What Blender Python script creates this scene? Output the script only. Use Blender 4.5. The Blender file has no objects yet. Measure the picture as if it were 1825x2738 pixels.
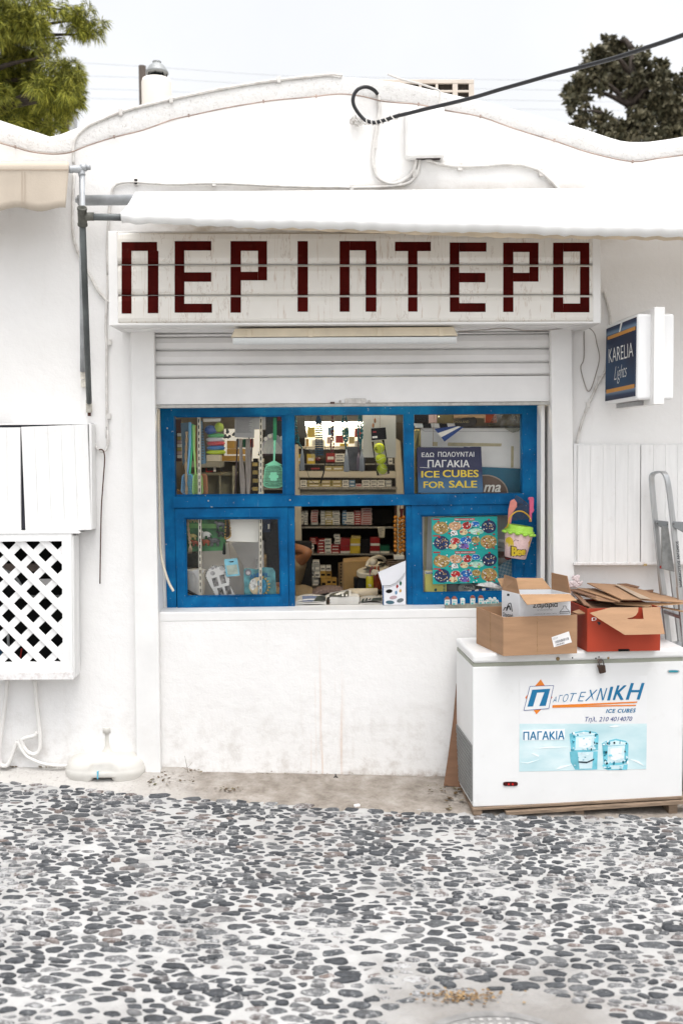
import bpy, bmesh, math, random
import numpy as np
from mathutils import Vector as V, Matrix, noise as mnoise

random.seed(7)
S = bpy.context.scene
COL = S.collection
R_ = math.radians

# ------------------------------------------------------------------ camera
cam_d = bpy.data.cameras.new("camera")
cam = bpy.data.objects.new("camera", cam_d)
COL.objects.link(cam)
CAMP = V((0.0, -5.95, 1.97))
PITCH, YAW, ROLL = math.atan(164 / 2662), math.atan(27.5 / 2662), -0.011
CR = Matrix.Rotation(-YAW, 3, 'Z') @ Matrix.Rotation(math.pi / 2 - PITCH, 3, 'X') @ Matrix.Rotation(ROLL, 3, 'Z')
cam.matrix_world = Matrix.Translation(CAMP) @ CR.to_4x4()
cam_d.sensor_fit = 'HORIZONTAL'
cam_d.sensor_width = 24.0
cam_d.lens = 35.0
cam_d.clip_start = 0.05
cam_d.clip_end = 400.0
cam_d.dof.use_dof = True
cam_d.dof.focus_distance = 5.85
cam_d.dof.aperture_fstop = 1.8
S.camera = cam

# ------------------------------------------------------------------ light
SKY_LOW, SKY_HIGH = 0.74, 1.6
SUN_EL, SUN_AZ = R_(72), R_(160)          # azimuth clockwise from +Y (behind the camera, a little to the right)
w = bpy.data.worlds.new("World")
S.world = w
w.use_nodes = True
nt = w.node_tree
nt.nodes.clear()
sky = nt.nodes.new("ShaderNodeTexSky")
sky.sky_type = 'NISHITA'
sky.sun_disc = False
sky.sun_elevation = SUN_EL
sky.sun_rotation = SUN_AZ
sky.air_density, sky.dust_density, sky.ozone_density = 1.0, 3.0, 1.0
hs = nt.nodes.new("ShaderNodeHueSaturation")
hs.inputs["Saturation"].default_value = 0.10
hs.inputs["Value"].default_value = 1.35
bg = nt.nodes.new("ShaderNodeBackground")
bg.inputs["Strength"].default_value = 0.15
wo = nt.nodes.new("ShaderNodeOutputWorld")
nt.links.new(sky.outputs[0], hs.inputs["Color"])
sep = nt.nodes.new("ShaderNodeSeparateXYZ")
rmp = nt.nodes.new("ShaderNodeMapRange")                 # overcast: the zenith is brighter than the horizon
rmp.inputs[1].default_value, rmp.inputs[2].default_value = 0.0, 1.0
rmp.inputs[3].default_value, rmp.inputs[4].default_value = SKY_LOW, SKY_HIGH
mul = nt.nodes.new("ShaderNodeVectorMath")
mul.operation = 'SCALE'
tcw = nt.nodes.new("ShaderNodeTexCoord")
nt.links.new(tcw.outputs["Generated"], sep.inputs[0])
nt.links.new(sep.outputs[2], rmp.inputs[0])
cl_n = nt.nodes.new("ShaderNodeTexNoise")                  # faint unevenness of the cloud cover
cl_n.inputs["Scale"].default_value, cl_n.inputs["Detail"].default_value = 2.6, 5
nt.links.new(tcw.outputs["Generated"], cl_n.inputs["Vector"])
cl_r = nt.nodes.new("ShaderNodeMapRange")
cl_r.inputs[1].default_value, cl_r.inputs[2].default_value, cl_r.inputs[3].default_value, cl_r.inputs[4].default_value = .3, .7, .94, 1.06
nt.links.new(cl_n.outputs["Fac"], cl_r.inputs[0])
cl_m = nt.nodes.new("ShaderNodeMath")
cl_m.operation = 'MULTIPLY'
nt.links.new(rmp.outputs[0], cl_m.inputs[0])
nt.links.new(cl_r.outputs[0], cl_m.inputs[1])
nt.links.new(hs.outputs[0], mul.inputs[0])
nt.links.new(cl_m.outputs[0], mul.inputs["Scale"])
nt.links.new(mul.outputs[0], bg.inputs["Color"])
nt.links.new(bg.outputs[0], wo.inputs["Surface"])
sun_d = bpy.data.lights.new("sun", 'SUN')
sun_d.energy = 0.8
sun_d.angle = R_(35)
sun_d.color = (1.0, 0.955, 0.90)
sun = bpy.data.objects.new("sun", sun_d)
COL.objects.link(sun)
sdir = V((math.sin(SUN_AZ) * math.cos(SUN_EL), math.cos(SUN_AZ) * math.cos(SUN_EL), math.sin(SUN_EL)))
sun.rotation_euler = sdir.to_track_quat('Z', 'Y').to_euler()
S.view_settings.view_transform = 'Standard'
S.view_settings.look = 'None'
S.view_settings.gamma = 1.0
S.view_settings.exposure = 0.46
S.cycles.use_denoising = True
S.cycles.max_bounces = 8
S.cycles.transparent_max_bounces = 16
S.cycles.sample_clamp_indirect = 6.0

# ------------------------------------------------------------------ photo measures -> places in the world
FR = {'A': (0, 0, .58673), 'B': (900, 0, .58992), 'C': (0, 400, .31888), 'D': (0, 1100, .31888), 'E': (0, 1650, .44643),
      'F': (280, 560, .45918), 'G': (960, 560, .47194), 'H': (400, 1070, .2551), 'I': (760, 1070, .24658),
      'J': (1070, 1070, .26148), 'K': (1480, 780, .34848), 'L': (1180, 1480, .41135), 'M': (1180, 1700, .41135),
      'N': (400, 1950, .57398), 'O': (0, 2200, .57398), 'Q': (900, 2200, .58992), 'R': (760, 1350, .22321),
      'S': (1650, 1230, .22523), 'T': (1150, 1370, .12755), 'U': (860, 200, .28061), 'P': (0, 0, 1)}
FPX = 35 / 24 * 1825

def px(f, x, y):
    o = FR[f]
    return o[0] + x * o[2], o[1] + y * o[2]

def ray(f, x, y):
    x, y = px(f, x, y)
    return CR @ V((x - 912.5, 1369 - y, -FPX))

def at(f, x, y, Y):
    d = ray(f, x, y)
    return CAMP + d * ((Y - CAMP.y) / d.y)

def hit(f, x, y, o, n):
    d = ray(f, x, y)
    return CAMP + d * ((o - CAMP).dot(n) / d.dot(n))

def atz(f, x, y, z):
    return hit(f, x, y, V((0, 0, z)), V((0, 0, 1)))

SLOPE, GC = -0.034, -0.040
GN = V((-SLOPE, 0, 1)).normalized()
def ground_z(x):
    return GC + SLOPE * x

def atg(f, x, y):
    return hit(f, x, y, V((0, 0, GC)), GN)

def mpp(Y):                                # metres per photo pixel at a depth
    return (Y - CAMP.y) / FPX

# ------------------------------------------------------------------ mesh builder
class MB:
    def __init__(s):
        s.v, s.f, s.m, s.mi = [], [], [], 0

    def add(s, vs, fs):
        b = len(s.v)
        s.v += [tuple(p) for p in vs]
        for f in fs:
            s.f.append([b + i for i in f])
            s.m.append(s.mi)
        return s

    def quad(s, a, b, c, d):
        return s.add([a, b, c, d], [(0, 1, 2, 3)])

    def prism(s, pts, vec):
        n = len(pts)
        vec = V(vec)
        vs = [V(p) for p in pts] + [V(p) + vec for p in pts]
        fs = [tuple(range(n)), tuple(range(2 * n - 1, n - 1, -1))]
        fs += [(i, (i + 1) % n, n + (i + 1) % n, n + i) for i in range(n)]
        return s.add(vs, fs)

    def pp(s, f, pts, Y, th):              # a flat shape facing the street: photo outline at depth Y, th thick
        return s.prism([at(f, x, y, Y) for x, y in pts], (0, th, 0))

    def rect(s, f, x0, y0, x1, y1, Y, th):
        return s.pp(f, [(x0, y0), (x1, y0), (x1, y1), (x0, y1)], Y, th)

    def ring(s, f, o, i, Y, th):
        n = len(o)
        for k in range(n):
            j = (k + 1) % n
            s.pp(f, [o[k], o[j], i[j], i[k]], Y, th)
        return s

    def obox(s, o, a, b, c):
        o, a, b, c = V(o), V(a), V(b), V(c)
        vs = [o, o + a, o + a + b, o + b, o + c, o + a + c, o + a + b + c, o + b + c]
        return s.add(vs, [(0, 3, 2, 1), (4, 5, 6, 7), (0, 1, 5, 4), (1, 2, 6, 5), (2, 3, 7, 6), (3, 0, 4, 7)])

    def box(s, c, sx, sy, sz, rz=0):
        m = Matrix.Rotation(rz, 3, 'Z')
        a, b, e = m @ V((sx, 0, 0)), m @ V((0, sy, 0)), V((0, 0, sz))
        return s.obox(V(c) - a / 2 - b / 2 - e / 2, a, b, e)

    def tube(s, path, r, n=8, closed=False):
        path = [V(p) for p in path]
        k = len(path)
        rs = r if isinstance(r, (list, tuple)) else [r] * k
        b0 = len(s.v)
        t0 = (path[1] - path[0]).normalized()
        u = t0.orthogonal().normalized()
        vs, fs = [], []
        for i, p in enumerate(path):
            if closed:
                t = (path[(i + 1) % k] - path[i - 1]).normalized()
            else:
                t = (path[min(i + 1, k - 1)] - path[max(i - 1, 0)])
                t = t.normalized() if t.length > 1e-9 else t0
            u = (u - t * u.dot(t))
            u = u.normalized() if u.length > 1e-6 else t.orthogonal().normalized()
            q = t.cross(u)
            for j in range(n):
                a = 2 * math.pi * j / n
                vs.append(p + (u * math.cos(a) + q * math.sin(a)) * rs[i])
        for i in range(k if closed else k - 1):
            for j in range(n):
                a, b = i * n + j, i * n + (j + 1) % n
                c, d = ((i + 1) % k) * n + (j + 1) % n, ((i + 1) % k) * n + j
                fs.append((a, b, c, d))
        if not closed:
            fs += [tuple(range(n - 1, -1, -1)), tuple(range((k - 1) * n, k * n))]
        return s.add(vs, fs)

    def lathe(s, prof, c, n=20, axis=(0, 0, 1), caps=True):
        c, ax = V(c), V(axis).normalized()
        u = ax.orthogonal().normalized()
        q = ax.cross(u)
        vs, fs = [], []
        for r, h in prof:
            for j in range(n):
                a = 2 * math.pi * j / n
                vs.append(c + ax * h + (u * math.cos(a) + q * math.sin(a)) * r)
        for i in range(len(prof) - 1):
            for j in range(n):
                fs.append((i * n + j, i * n + (j + 1) % n, (i + 1) * n + (j + 1) % n, (i + 1) * n + j))
        if caps:
            fs += [tuple(range(n - 1, -1, -1)), tuple(range((len(prof) - 1) * n, len(prof) * n))]
        return s.add(vs, fs)

    def ball(s, c, r, n=12, m=8, rot=None):
        c = V(c)
        r = V(r) if isinstance(r, (tuple, list, V)) else V((r, r, r))
        vs, fs = [], []
        for i in range(m + 1):
            th = math.pi * i / m
            for j in range(n):
                a = 2 * math.pi * j / n
                p = V((math.sin(th) * math.cos(a) * r.x, math.sin(th) * math.sin(a) * r.y, math.cos(th) * r.z))
                vs.append(c + (rot @ p if rot else p))
        for i in range(m):
            for j in range(n):
                fs.append((i * n + j, i * n + (j + 1) % n, (i + 1) * n + (j + 1) % n, (i + 1) * n + j))
        return s.add(vs, fs)

    def build(s, name, mats, parent=None, smooth=False, bev=0.0, fix=True, label=None, cat=None, group=None, kind=None, seg=2):
        vs = s.v
        off = V((0, 0, 0))
        if parent is None and vs:
            a = np.array(vs)
            lo, hi = a.min(0), a.max(0)
            off = V(((lo[0] + hi[0]) / 2, (lo[1] + hi[1]) / 2, lo[2]))
            vs = (a - np.array(off)).tolist()
        me = bpy.data.meshes.new(name)
        me.from_pydata(vs, [], s.f)
        mats = mats if isinstance(mats, (list, tuple)) else [mats]
        for m in mats:
            me.materials.append(m)
        if len(mats) > 1:
            me.polygons.foreach_set("material_index", s.m)
        if fix:
            bm = bmesh.new()
            bm.from_mesh(me)
            bmesh.ops.remove_doubles(bm, verts=bm.verts, dist=1e-6)
            bmesh.ops.recalc_face_normals(bm, faces=bm.faces)
            bm.to_mesh(me)
            bm.free()
        if smooth:
            me.polygons.foreach_set("use_smooth", [True] * len(me.polygons))
        me.update()
        o = bpy.data.objects.new(name, me)
        COL.objects.link(o)
        if parent is None:
            o.location = off
        else:
            o.parent = parent
            if parent.parent is None:
                o.location = -parent.location
        if bev:
            b = o.modifiers.new("bevel", 'BEVEL')
            b.width, b.segments, b.limit_method, b.angle_limit = bev, seg, 'ANGLE', R_(40)
        if label or kind:
            tag(o, label, cat, group, kind)
        return o

def tag(o, label=None, cat=None, group=None, kind=None):
    if label: o["label"] = label
    if cat: o["category"] = cat
    if group: o["group"] = group
    if kind: o["kind"] = kind
    return o

def thing(name, loc, label, cat, group=None):
    o = bpy.data.objects.new(name, None)
    o.empty_display_size = 0.1
    COL.objects.link(o)
    o.location = loc
    return tag(o, label, cat, group)

def spline(pts, per=6):                    # Catmull-Rom through points
    p = [V(a) for a in pts]
    p = [p[0] * 2 - p[1]] + p + [p[-1] * 2 - p[-2]]
    out = []
    for i in range(1, len(p) - 2):
        for k in range(per):
            t = k / per
            a, b, c, d = p[i - 1], p[i], p[i + 1], p[i + 2]
            out.append(0.5 * ((2 * b) + (c - a) * t + (2 * a - 5 * b + 4 * c - d) * t * t + (3 * b - a - 3 * c + d) * t ** 3))
    return out + [p[-2]]

def curve_px(f, pts, Y, per=6):
    return spline([at(f, x, y, Y) for x, y in pts], per)

def ell(cx, cy, rx, ry, n=20, a=0, jag=0):
    out = []
    for k in range(n):
        t = 2 * math.pi * k / n
        j = 1 + jag * random.uniform(-1, 1)
        x, y = rx * math.cos(t) * j, ry * math.sin(t) * j
        out.append((cx + x * math.cos(a) - y * math.sin(a), cy + x * math.sin(a) + y * math.cos(a)))
    return out

_dg = None
def text_mb(mb, s, tl, tr, br, bl, bold=0.0, shear=0.0, space=1.0, res=3):
    """lettering stretched over the four corners of its outline; heavy strokes are made of close copies"""
    extra, bold = max(0, bold), min(bold, 0)
    cu = bpy.data.curves.new("lettering", 'FONT')
    s = s.replace('Κ', 'K')               # the Greek capital has the Latin shape
    cu.body, cu.size, cu.offset, cu.shear, cu.space_character = s, 1.0, bold, shear, space
    cu.resolution_u = res
    ob = bpy.data.objects.new("lettering", cu)
    COL.objects.link(ob)
    dg = bpy.context.evaluated_depsgraph_get()
    me = ob.evaluated_get(dg).to_mesh()
    n = len(me.vertices)
    if n:
        a = np.empty(n * 3)
        me.vertices.foreach_get("co", a)
        a = a.reshape(-1, 3)
        lo, hi = a.min(0), a.max(0)
        d = np.maximum(hi - lo, 1e-6)
        fs = [tuple(p.vertices) for p in me.polygons]
        vs = []
        for q in a:
            u, t = (q[0] - lo[0]) / d[0], (q[1] - lo[1]) / d[1]
            vs.append((V(bl) * (1 - u) + V(br) * u) * (1 - t) + (V(tl) * (1 - u) + V(tr) * u) * t)
        mb.add(vs, fs)
        if extra:
            ex, ey = (V(tr) - V(tl)) / d[0] * extra, (V(tl) - V(bl)) / d[1] * extra
            nn = ex.cross(ey).normalized() * .00012
            for i, (a_, b_) in enumerate(((1, .5), (-1, -.5), (1, -.6), (-1, .6))):
                mb.add([q + ex * a_ + ey * b_ - nn * (i + 1) for q in vs], fs)
    ob.evaluated_get(dg).to_mesh_clear()
    bpy.data.objects.remove(ob)
    bpy.data.curves.remove(cu)
    return mb

def text_px(mb, s, f, x0, y0, x1, y1, Y, **k):
    return text_mb(mb, s, at(f, x0, y0, Y), at(f, x1, y0, Y), at(f, x1, y1, Y), at(f, x0, y1, Y), **k)

# ------------------------------------------------------------------ materials
def _n(nt, t, **k):
    n = nt.nodes.new(t)
    for a, b in k.items():
        setattr(n, a, b)
    return n

def newmat(name):
    m = bpy.data.materials.new(name)
    m.use_nodes = True
    return m, m.node_tree, m.node_tree.nodes["Principled BSDF"]

def noise(nt, scale, detail=4, rough=.55, sc=(1, 1, 1), co="Object"):
    tc = _n(nt, "ShaderNodeTexCoord")
    mp = _n(nt, "ShaderNodeMapping")
    mp.inputs["Scale"].default_value = sc
    no = _n(nt, "ShaderNodeTexNoise")
    no.inputs["Scale"].default_value = scale
    no.inputs["Detail"].default_value = detail
    no.inputs["Roughness"].default_value = rough
    if co == "World":
        g = _n(nt, "ShaderNodeNewGeometry")
        nt.links.new(g.outputs["Position"], mp.inputs["Vector"])
    else:
        nt.links.new(tc.outputs[co], mp.inputs["Vector"])
    nt.links.new(mp.outputs[0], no.inputs["Vector"])
    return no.outputs["Fac"]

def ramp(nt, fac, stops):
    r = _n(nt, "ShaderNodeValToRGB")
    e = r.color_ramp.elements
    while len(e) < len(stops):
        e.new(0.5)
    for i, (p, c) in enumerate(stops):
        e[i].position = p
        c = (c, c, c) if isinstance(c, (int, float)) else c
        e[i].color = (*c, 1)
    nt.links.new(fac, r.inputs["Fac"])
    return r.outputs["Color"]

def mix(nt, fac, a, b, mode='MIX'):
    m = _n(nt, "ShaderNodeMix", data_type='RGBA', blend_type=mode)
    for sock, v in ((0, fac), (6, a), (7, b)):
        if isinstance(v, bpy.types.NodeSocket):
            nt.links.new(v, m.inputs[sock])
        elif sock == 0:
            m.inputs[0].default_value = v
        else:
            m.inputs[sock].default_value = (*v, 1)
    return m.outputs[2]

def math_(nt, op, a, b=0.0, clamp=False):
    m = _n(nt, "ShaderNodeMath", operation=op, use_clamp=clamp)
    for i, v in enumerate((a, b)):
        if isinstance(v, bpy.types.NodeSocket):
            nt.links.new(v, m.inputs[i])
        else:
            m.inputs[i].default_value = v
    return m.outputs[0]

def bump(nt, b, fac, strength, dist=.01, prev=None):
    n = _n(nt, "ShaderNodeBump")
    n.inputs["Strength"].default_value = strength
    n.inputs["Distance"].default_value = dist
    nt.links.new(fac, n.inputs["Height"])
    if prev is not None:
        nt.links.new(prev, n.inputs["Normal"])
    nt.links.new(n.outputs[0], b.inputs["Normal"])
    return n.outputs[0]

_cache = {}
def M(name, col, rough=.55, var=.12, scale=9, metal=0, bmp=0.0, bscale=60, sc=(1, 1, 1), dirt=0.0, dcol=(.20, .16, .12), dscale=5, spec=.4, co="Object", trans=0.0):
    """a painted, printed or plain surface: base colour with uneven tone, worn dirt and a little relief"""
    if name in _cache:
        return _cache[name]
    m, nt, b = newmat(name)
    lo = tuple(c * (1 - var) for c in col)
    hi = tuple(min(.95, c * (1 + var)) for c in col)
    c = ramp(nt, noise(nt, scale, sc=sc, co=co), [(.3, lo), (.7, hi)])
    if dirt:
        d = ramp(nt, noise(nt, dscale, 8, .7, co=co), [(.62 - dirt * .3, 0.0), (.80, 1.0)])
        k = _n(nt, "ShaderNodeRGBToBW")
        nt.links.new(d, k.inputs[0])
        c = mix(nt, math_(nt, 'MULTIPLY', k.outputs[0], min(1, dirt * 1.2)), c, dcol)
    nt.links.new(c, b.inputs["Base Color"])
    b.inputs["Roughness"].default_value = rough
    b.inputs["Metallic"].default_value = metal
    b.inputs["Specular IOR Level"].default_value = spec
    if trans:
        b.inputs["Transmission Weight"].default_value = trans
    if bmp:
        bump(nt, b, noise(nt, bscale, 6, .6, sc=sc, co=co), bmp)
    _cache[name] = m
    return m

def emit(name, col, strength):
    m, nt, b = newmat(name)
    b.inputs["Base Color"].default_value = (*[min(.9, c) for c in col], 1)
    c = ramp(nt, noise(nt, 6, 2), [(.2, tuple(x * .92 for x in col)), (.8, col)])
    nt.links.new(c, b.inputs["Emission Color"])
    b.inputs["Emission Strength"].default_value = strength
    return m

def glassy(name, tint=(1, 1, 1), rough=.02, film=.005):
    m = bpy.data.materials.new(name)
    m.use_nodes = True
    nt = m.node_tree
    nt.nodes.clear()
    o = _n(nt, "ShaderNodeOutputMaterial")
    t = _n(nt, "ShaderNodeBsdfTransparent")
    t.inputs[0].default_value = (*tint, 1)
    g = _n(nt, "ShaderNodeBsdfGlossy")
    g.inputs["Roughness"].default_value = rough
    d = _n(nt, "ShaderNodeBsdfDiffuse")
    d.inputs[0].default_value = (.75, .75, .72, 1)
    fr = _n(nt, "ShaderNodeFresnel")
    fr.inputs["IOR"].default_value = 1.2
    m1 = _n(nt, "ShaderNodeMixShader")
    m2 = _n(nt, "ShaderNodeMixShader")
    dirt = ramp(nt, noise(nt, 7, 6, .65), [(.45, 0.0), (.85, film * 2)])
    nt.links.new(fr.outputs[0], m1.inputs[0])
    nt.links.new(t.outputs[0], m1.inputs[1])
    nt.links.new(g.outputs[0], m1.inputs[2])
    nt.links.new(dirt, m2.inputs[0])
    nt.links.new(m1.outputs[0], m2.inputs[1])
    nt.links.new(d.outputs[0], m2.inputs[2])
    nt.links.new(m2.outputs[0], o.inputs[0])
    return m

GLASS = glassy("window_glass")
BAG = glassy("clear_plastic", (.97, .97, .95), .12, .06)

def plaster_mat():
    m, nt, b = newmat("whitewashed_plaster")
    c = ramp(nt, noise(nt, 1.3, 8, .6, co="World"), [(.3, (.79, .775, .755)), (.7, (.86, .85, .84))])
    g = _n(nt, "ShaderNodeNewGeometry")
    sp = _n(nt, "ShaderNodeSeparateXYZ")
    nt.links.new(g.outputs["Position"], sp.inputs[0])
    X, Z = sp.outputs[0], sp.outputs[2]
    def mask(v, lo, hi):                    # 1 at lo, 0 at hi
        r = _n(nt, "ShaderNodeMapRange", clamp=True)
        nt.links.new(v, r.inputs[0])
        r.inputs[1].default_value, r.inputs[2].default_value = lo, hi
        r.inputs[3].default_value, r.inputs[4].default_value = 1, 0
        return r.outputs[0]
    def mul(*a):
        o = a[0]
        for x in a[1:]:
            o = math_(nt, 'MULTIPLY', o, x)
        return o
    def thr(f, lo, hi):
        r = ramp(nt, f, [(lo, 0.0), (hi, 1.0)])
        return r
    # splash dirt at the foot of the wall
    low = mul(mask(Z, -.05, .55), thr(noise(nt, 9, 8, .7, co="World"), .48, .72), .55)
    c = mix(nt, low, c, (.34, .28, .22))
    foot = mul(mask(Z, -.02, .035), thr(noise(nt, 16, 6, .7, co="World"), .40, .62), .75)
    c = mix(nt, foot, c, (.24, .15, .09))
    # rust runs under the window
    rx = mul(mask(X, .04, .08), math_(nt, 'SUBTRACT', 1.0, mask(X, -.18, -.13)), mask(Z, .1, 1.0))
    rust = mul(rx, thr(noise(nt, 34, 3, .5, (1, 1, .035), "World"), .55, .70), .38)
    c = mix(nt, rust, c, (.55, .27, .10))
    # mildew on the band under the awning, with the awning's shade painted in
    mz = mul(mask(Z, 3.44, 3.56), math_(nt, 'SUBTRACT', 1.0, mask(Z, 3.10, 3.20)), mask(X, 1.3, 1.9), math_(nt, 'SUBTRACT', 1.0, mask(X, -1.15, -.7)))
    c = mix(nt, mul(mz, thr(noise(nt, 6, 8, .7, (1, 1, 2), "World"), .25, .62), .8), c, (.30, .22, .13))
    # specks and fine stains
    c = mix(nt, mul(thr(noise(nt, 55, 3, .6, co="World"), .74, .80), .55), c, (.30, .24, .20))
    c = mix(nt, mul(thr(noise(nt, 14, 5, .7, (1, 1, .12), "World"), .60, .82), .20), c, (.45, .37, .30))
    nt.links.new(c, b.inputs["Base Color"])
    b.inputs["Roughness"].default_value = .85
    b.inputs["Specular IOR Level"].default_value = .2
    p = bump(nt, b, noise(nt, 95, 4, .65, co="World"), .22, .006)
    p = bump(nt, b, noise(nt, 22, 5, .6, co="World"), .28, .012, p)
    bump(nt, b, noise(nt, 2.2, 3, .5, co="World"), .25, .06, p)
    return m
PLASTER = plaster_mat()

WHITE_PAINT = M("white_gloss_paint", (.80, .79, .775), .45, .05, 4, dirt=.10, dcol=(.42, .34, .27), bmp=.06, bscale=30, co="World")
WHITE_WOOD = M("white_painted_wood", (.80, .795, .785), .55, .05, 6, dirt=.16, dcol=(.36, .27, .22), dscale=14, bmp=.15, bscale=25, sc=(6, 6, .6), co="World")
WHITE_METAL = M("white_shutter_metal", (.74, .73, .72), .42, .05, 5, dirt=.10, dcol=(.40, .34, .28), bmp=.05, bscale=40, co="World")
CABLE_WHITE = M("whitewashed_cable", (.66, .64, .61), .6, .12, 20, dirt=.45, dcol=(.20, .14, .11), dscale=14, bmp=.2, bscale=60, co="World")
GALV = M("galvanised_steel", (.40, .415, .43), .5, .30, 7, metal=.30, dirt=.25, dcol=(.10, .10, .10), dscale=16, bmp=.12, bscale=50, co="World")
GALV_DARK = M("weathered_pipe", (.105, .115, .115), .5, .35, 8, metal=.4, dirt=.2, dcol=(.06, .06, .06), dscale=18, bmp=.12, bscale=50, co="World")
STEEL = M("brushed_aluminium", (.50, .51, .52), .36, .14, 10, metal=.85, bmp=.1, bscale=60, sc=(8, 8, .5), dirt=.15, dcol=(.25, .25, .25), co="World")
RUST = M("rusted_iron", (.075, .030, .020), .8, .4, 30, bmp=.4, bscale=90, co="World")
BLACK = M("black_plastic", (.009, .009, .010), .5, .3, 20, spec=.2)
DARK = M("dark_recess", (.012, .012, .012), .95, .4, 5, spec=.05)
CARD = M("brown_cardboard", (.35, .205, .115), .8, .10, 5, bmp=.12, bscale=40, sc=(1, 1, 7), dirt=.10, dcol=(.27, .16, .09), co="World")
CARD_IN = M("cardboard_inside", (.40, .24, .13), .8, .12, 7, bmp=.15, bscale=40, sc=(1, 1, 7), co="World")
CARD_EDGE = M("cardboard_cut_edge", (.30, .18, .09), .9, .3, 60, co="World")
PAPER = M("white_paper", (.80, .78, .77), .7, .05, 10)
CREAM = M("cream_plastic", (.60, .53, .40), .5, .10, 6, dirt=.15, dcol=(.35, .27, .17), co="World")
WOODRAW = M("bare_pallet_wood", (.23, .165, .115), .8, .3, 8, sc=(1, 8, 8), bmp=.4, bscale=30, dirt=.3, dcol=(.14, .10, .07), co="World")

def blue_mat():
    m, nt, b = newmat("blue_window_paint")
    c = ramp(nt, noise(nt, 7, 6, .6, co="World"), [(.25, (.001, .058, .165)), (.52, (.001, .104, .27)), (.80, (.006, .18, .39))])
    worn = ramp(nt, noise(nt, 30, 6, .7, (3, 3, .5), "World"), [(.60, 0.0), (.74, 1.0)])
    c = mix(nt, math_(nt, 'MULTIPLY', worn, .22), c, (.22, .38, .55))
    chip = ramp(nt, noise(nt, 48, 3, .6, co="World"), [(.70, 0.0), (.72, 1.0)])
    c = mix(nt, math_(nt, 'MULTIPLY', chip, .7), c, (.45, .45, .42))
    nt.links.new(c, b.inputs["Base Color"])
    b.inputs["Roughness"].default_value = .55
    b.inputs["Specular IOR Level"].default_value = .12
    bump(nt, b, noise(nt, 18, 5, .6, (4, 4, .4), "World"), .25, .006)
    return m
BLUE = blue_mat()

# ================================================================== THE SETTING
road_edge = [at('P', *q, 0) for q in ()]
edge_px = [(-700, 2030), (-300, 2065), (0, 2092), (90, 2098), (170, 2105), (250, 2114), (366, 2125), (491, 2137), (618, 2142), (773, 2154), (859, 2163),
           (980, 2170), (1089, 2175), (1221, 2179), (1400, 2183), (1600, 2186), (1825, 2190), (2200, 2200), (2600, 2210)]
EDGE = [atg('P', x, y) for x, y in edge_px]
EDGE = [V((-9, -.05, ground_z(-9)))] + [p for p in EDGE if p.x > -8.5] + [V((9, EDGE[-1].y, ground_z(9)))]
def edge_y(x):
    for a, b in zip(EDGE, EDGE[1:]):
        if a.x <= x <= b.x:
            t = (x - a.x) / (b.x - a.x)
            return a.y + (b.y - a.y) * t
    return EDGE[-1].y

def mortar_mat():
    m, nt, b = newmat("whitewashed_mortar")
    a = noise(nt, 2.2, 8, .65, co="World")
    c = ramp(nt, a, [(.28, (.27, .262, .252)), (.48, (.40, .395, .387)), (.70, (.48, .476, .47))])
    f = ramp(nt, noise(nt, 38, 6, .7, co="World"), [(.50, 0.0), (.78, 1.0)])
    c = mix(nt, math_(nt, 'MULTIPLY', f, .30), c, (.24, .235, .23))
    # trodden, unpainted patch round the drain cover
    g = _n(nt, "ShaderNodeNewGeometry")
    d = _n(nt, "ShaderNodeVectorMath", operation='DISTANCE')
    nt.links.new(g.outputs["Position"], d.inputs[0])
    cc = atg('P', 1370, 2790)
    d.inputs[1].default_value = cc
    q = math_(nt, 'ADD', d.outputs["Value"], math_(nt, 'MULTIPLY', noise(nt, 4, 4, .6, co="World"), .55))
    r = _n(nt, "ShaderNodeMapRange", clamp=True)
    nt.links.new(q, r.inputs[0])
    r.inputs[1].default_value, r.inputs[2].default_value, r.inputs[3].default_value, r.inputs[4].default_value = .50, .95, .85, 0
    c = mix(nt, r.outputs[0], c, (.21, .195, .18))
    nt.links.new(c, b.inputs["Base Color"])
    b.inputs["Roughness"].default_value = .85
    b.inputs["Specular IOR Level"].default_value = .25
    p = bump(nt, b, noise(nt, 60, 6, .65, co="World"), .5, .008)
    bump(nt, b, noise(nt, 12, 4, .6, co="World"), .5, .02, p)
    return m

def stone_mat():
    m, nt, b = newmat("grey_cobble_stone")
    g = _n(nt, "ShaderNodeNewGeometry")
    rnd = g.outputs["Random Per Island"]
    c = ramp(nt, rnd, [(0, (.038, .041, .046)), (.35, (.060, .064, .070)), (.6, (.095, .098, .102)), (.80, (.14, .14, .142)), (.9, (.14, .108, .096)), (1, (.07, .071, .075))])
    v = ramp(nt, noise(nt, 45, 6, .65, co="World"), [(.3, .55), (.75, 1.5)])
    c = mix(nt, 1.0, c, v, 'MULTIPLY')
    # worn whitewash left on the stones
    k = math_(nt, 'ADD', noise(nt, 40, 8, .75, co="World"), math_(nt, 'MULTIPLY', math_(nt, 'SUBTRACT', noise(nt, 1.7, 3, .5, co="World"), .5), .55))
    k = math_(nt, 'ADD', k, math_(nt, 'MULTIPLY', math_(nt, 'SUBTRACT', rnd, .5), .12))
    wsh = ramp(nt, k, [(.53, 0.0), (.68, .88)])
    c = mix(nt, wsh, c, (.42, .418, .415))
    nt.links.new(c, b.inputs["Base Color"])
    b.inputs["Roughness"].default_value = .62
    b.inputs["Specular IOR Level"].default_value = .35
    bump(nt, b, noise(nt, 70, 6, .6, co="World"), .5, .006)
    return m

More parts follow.
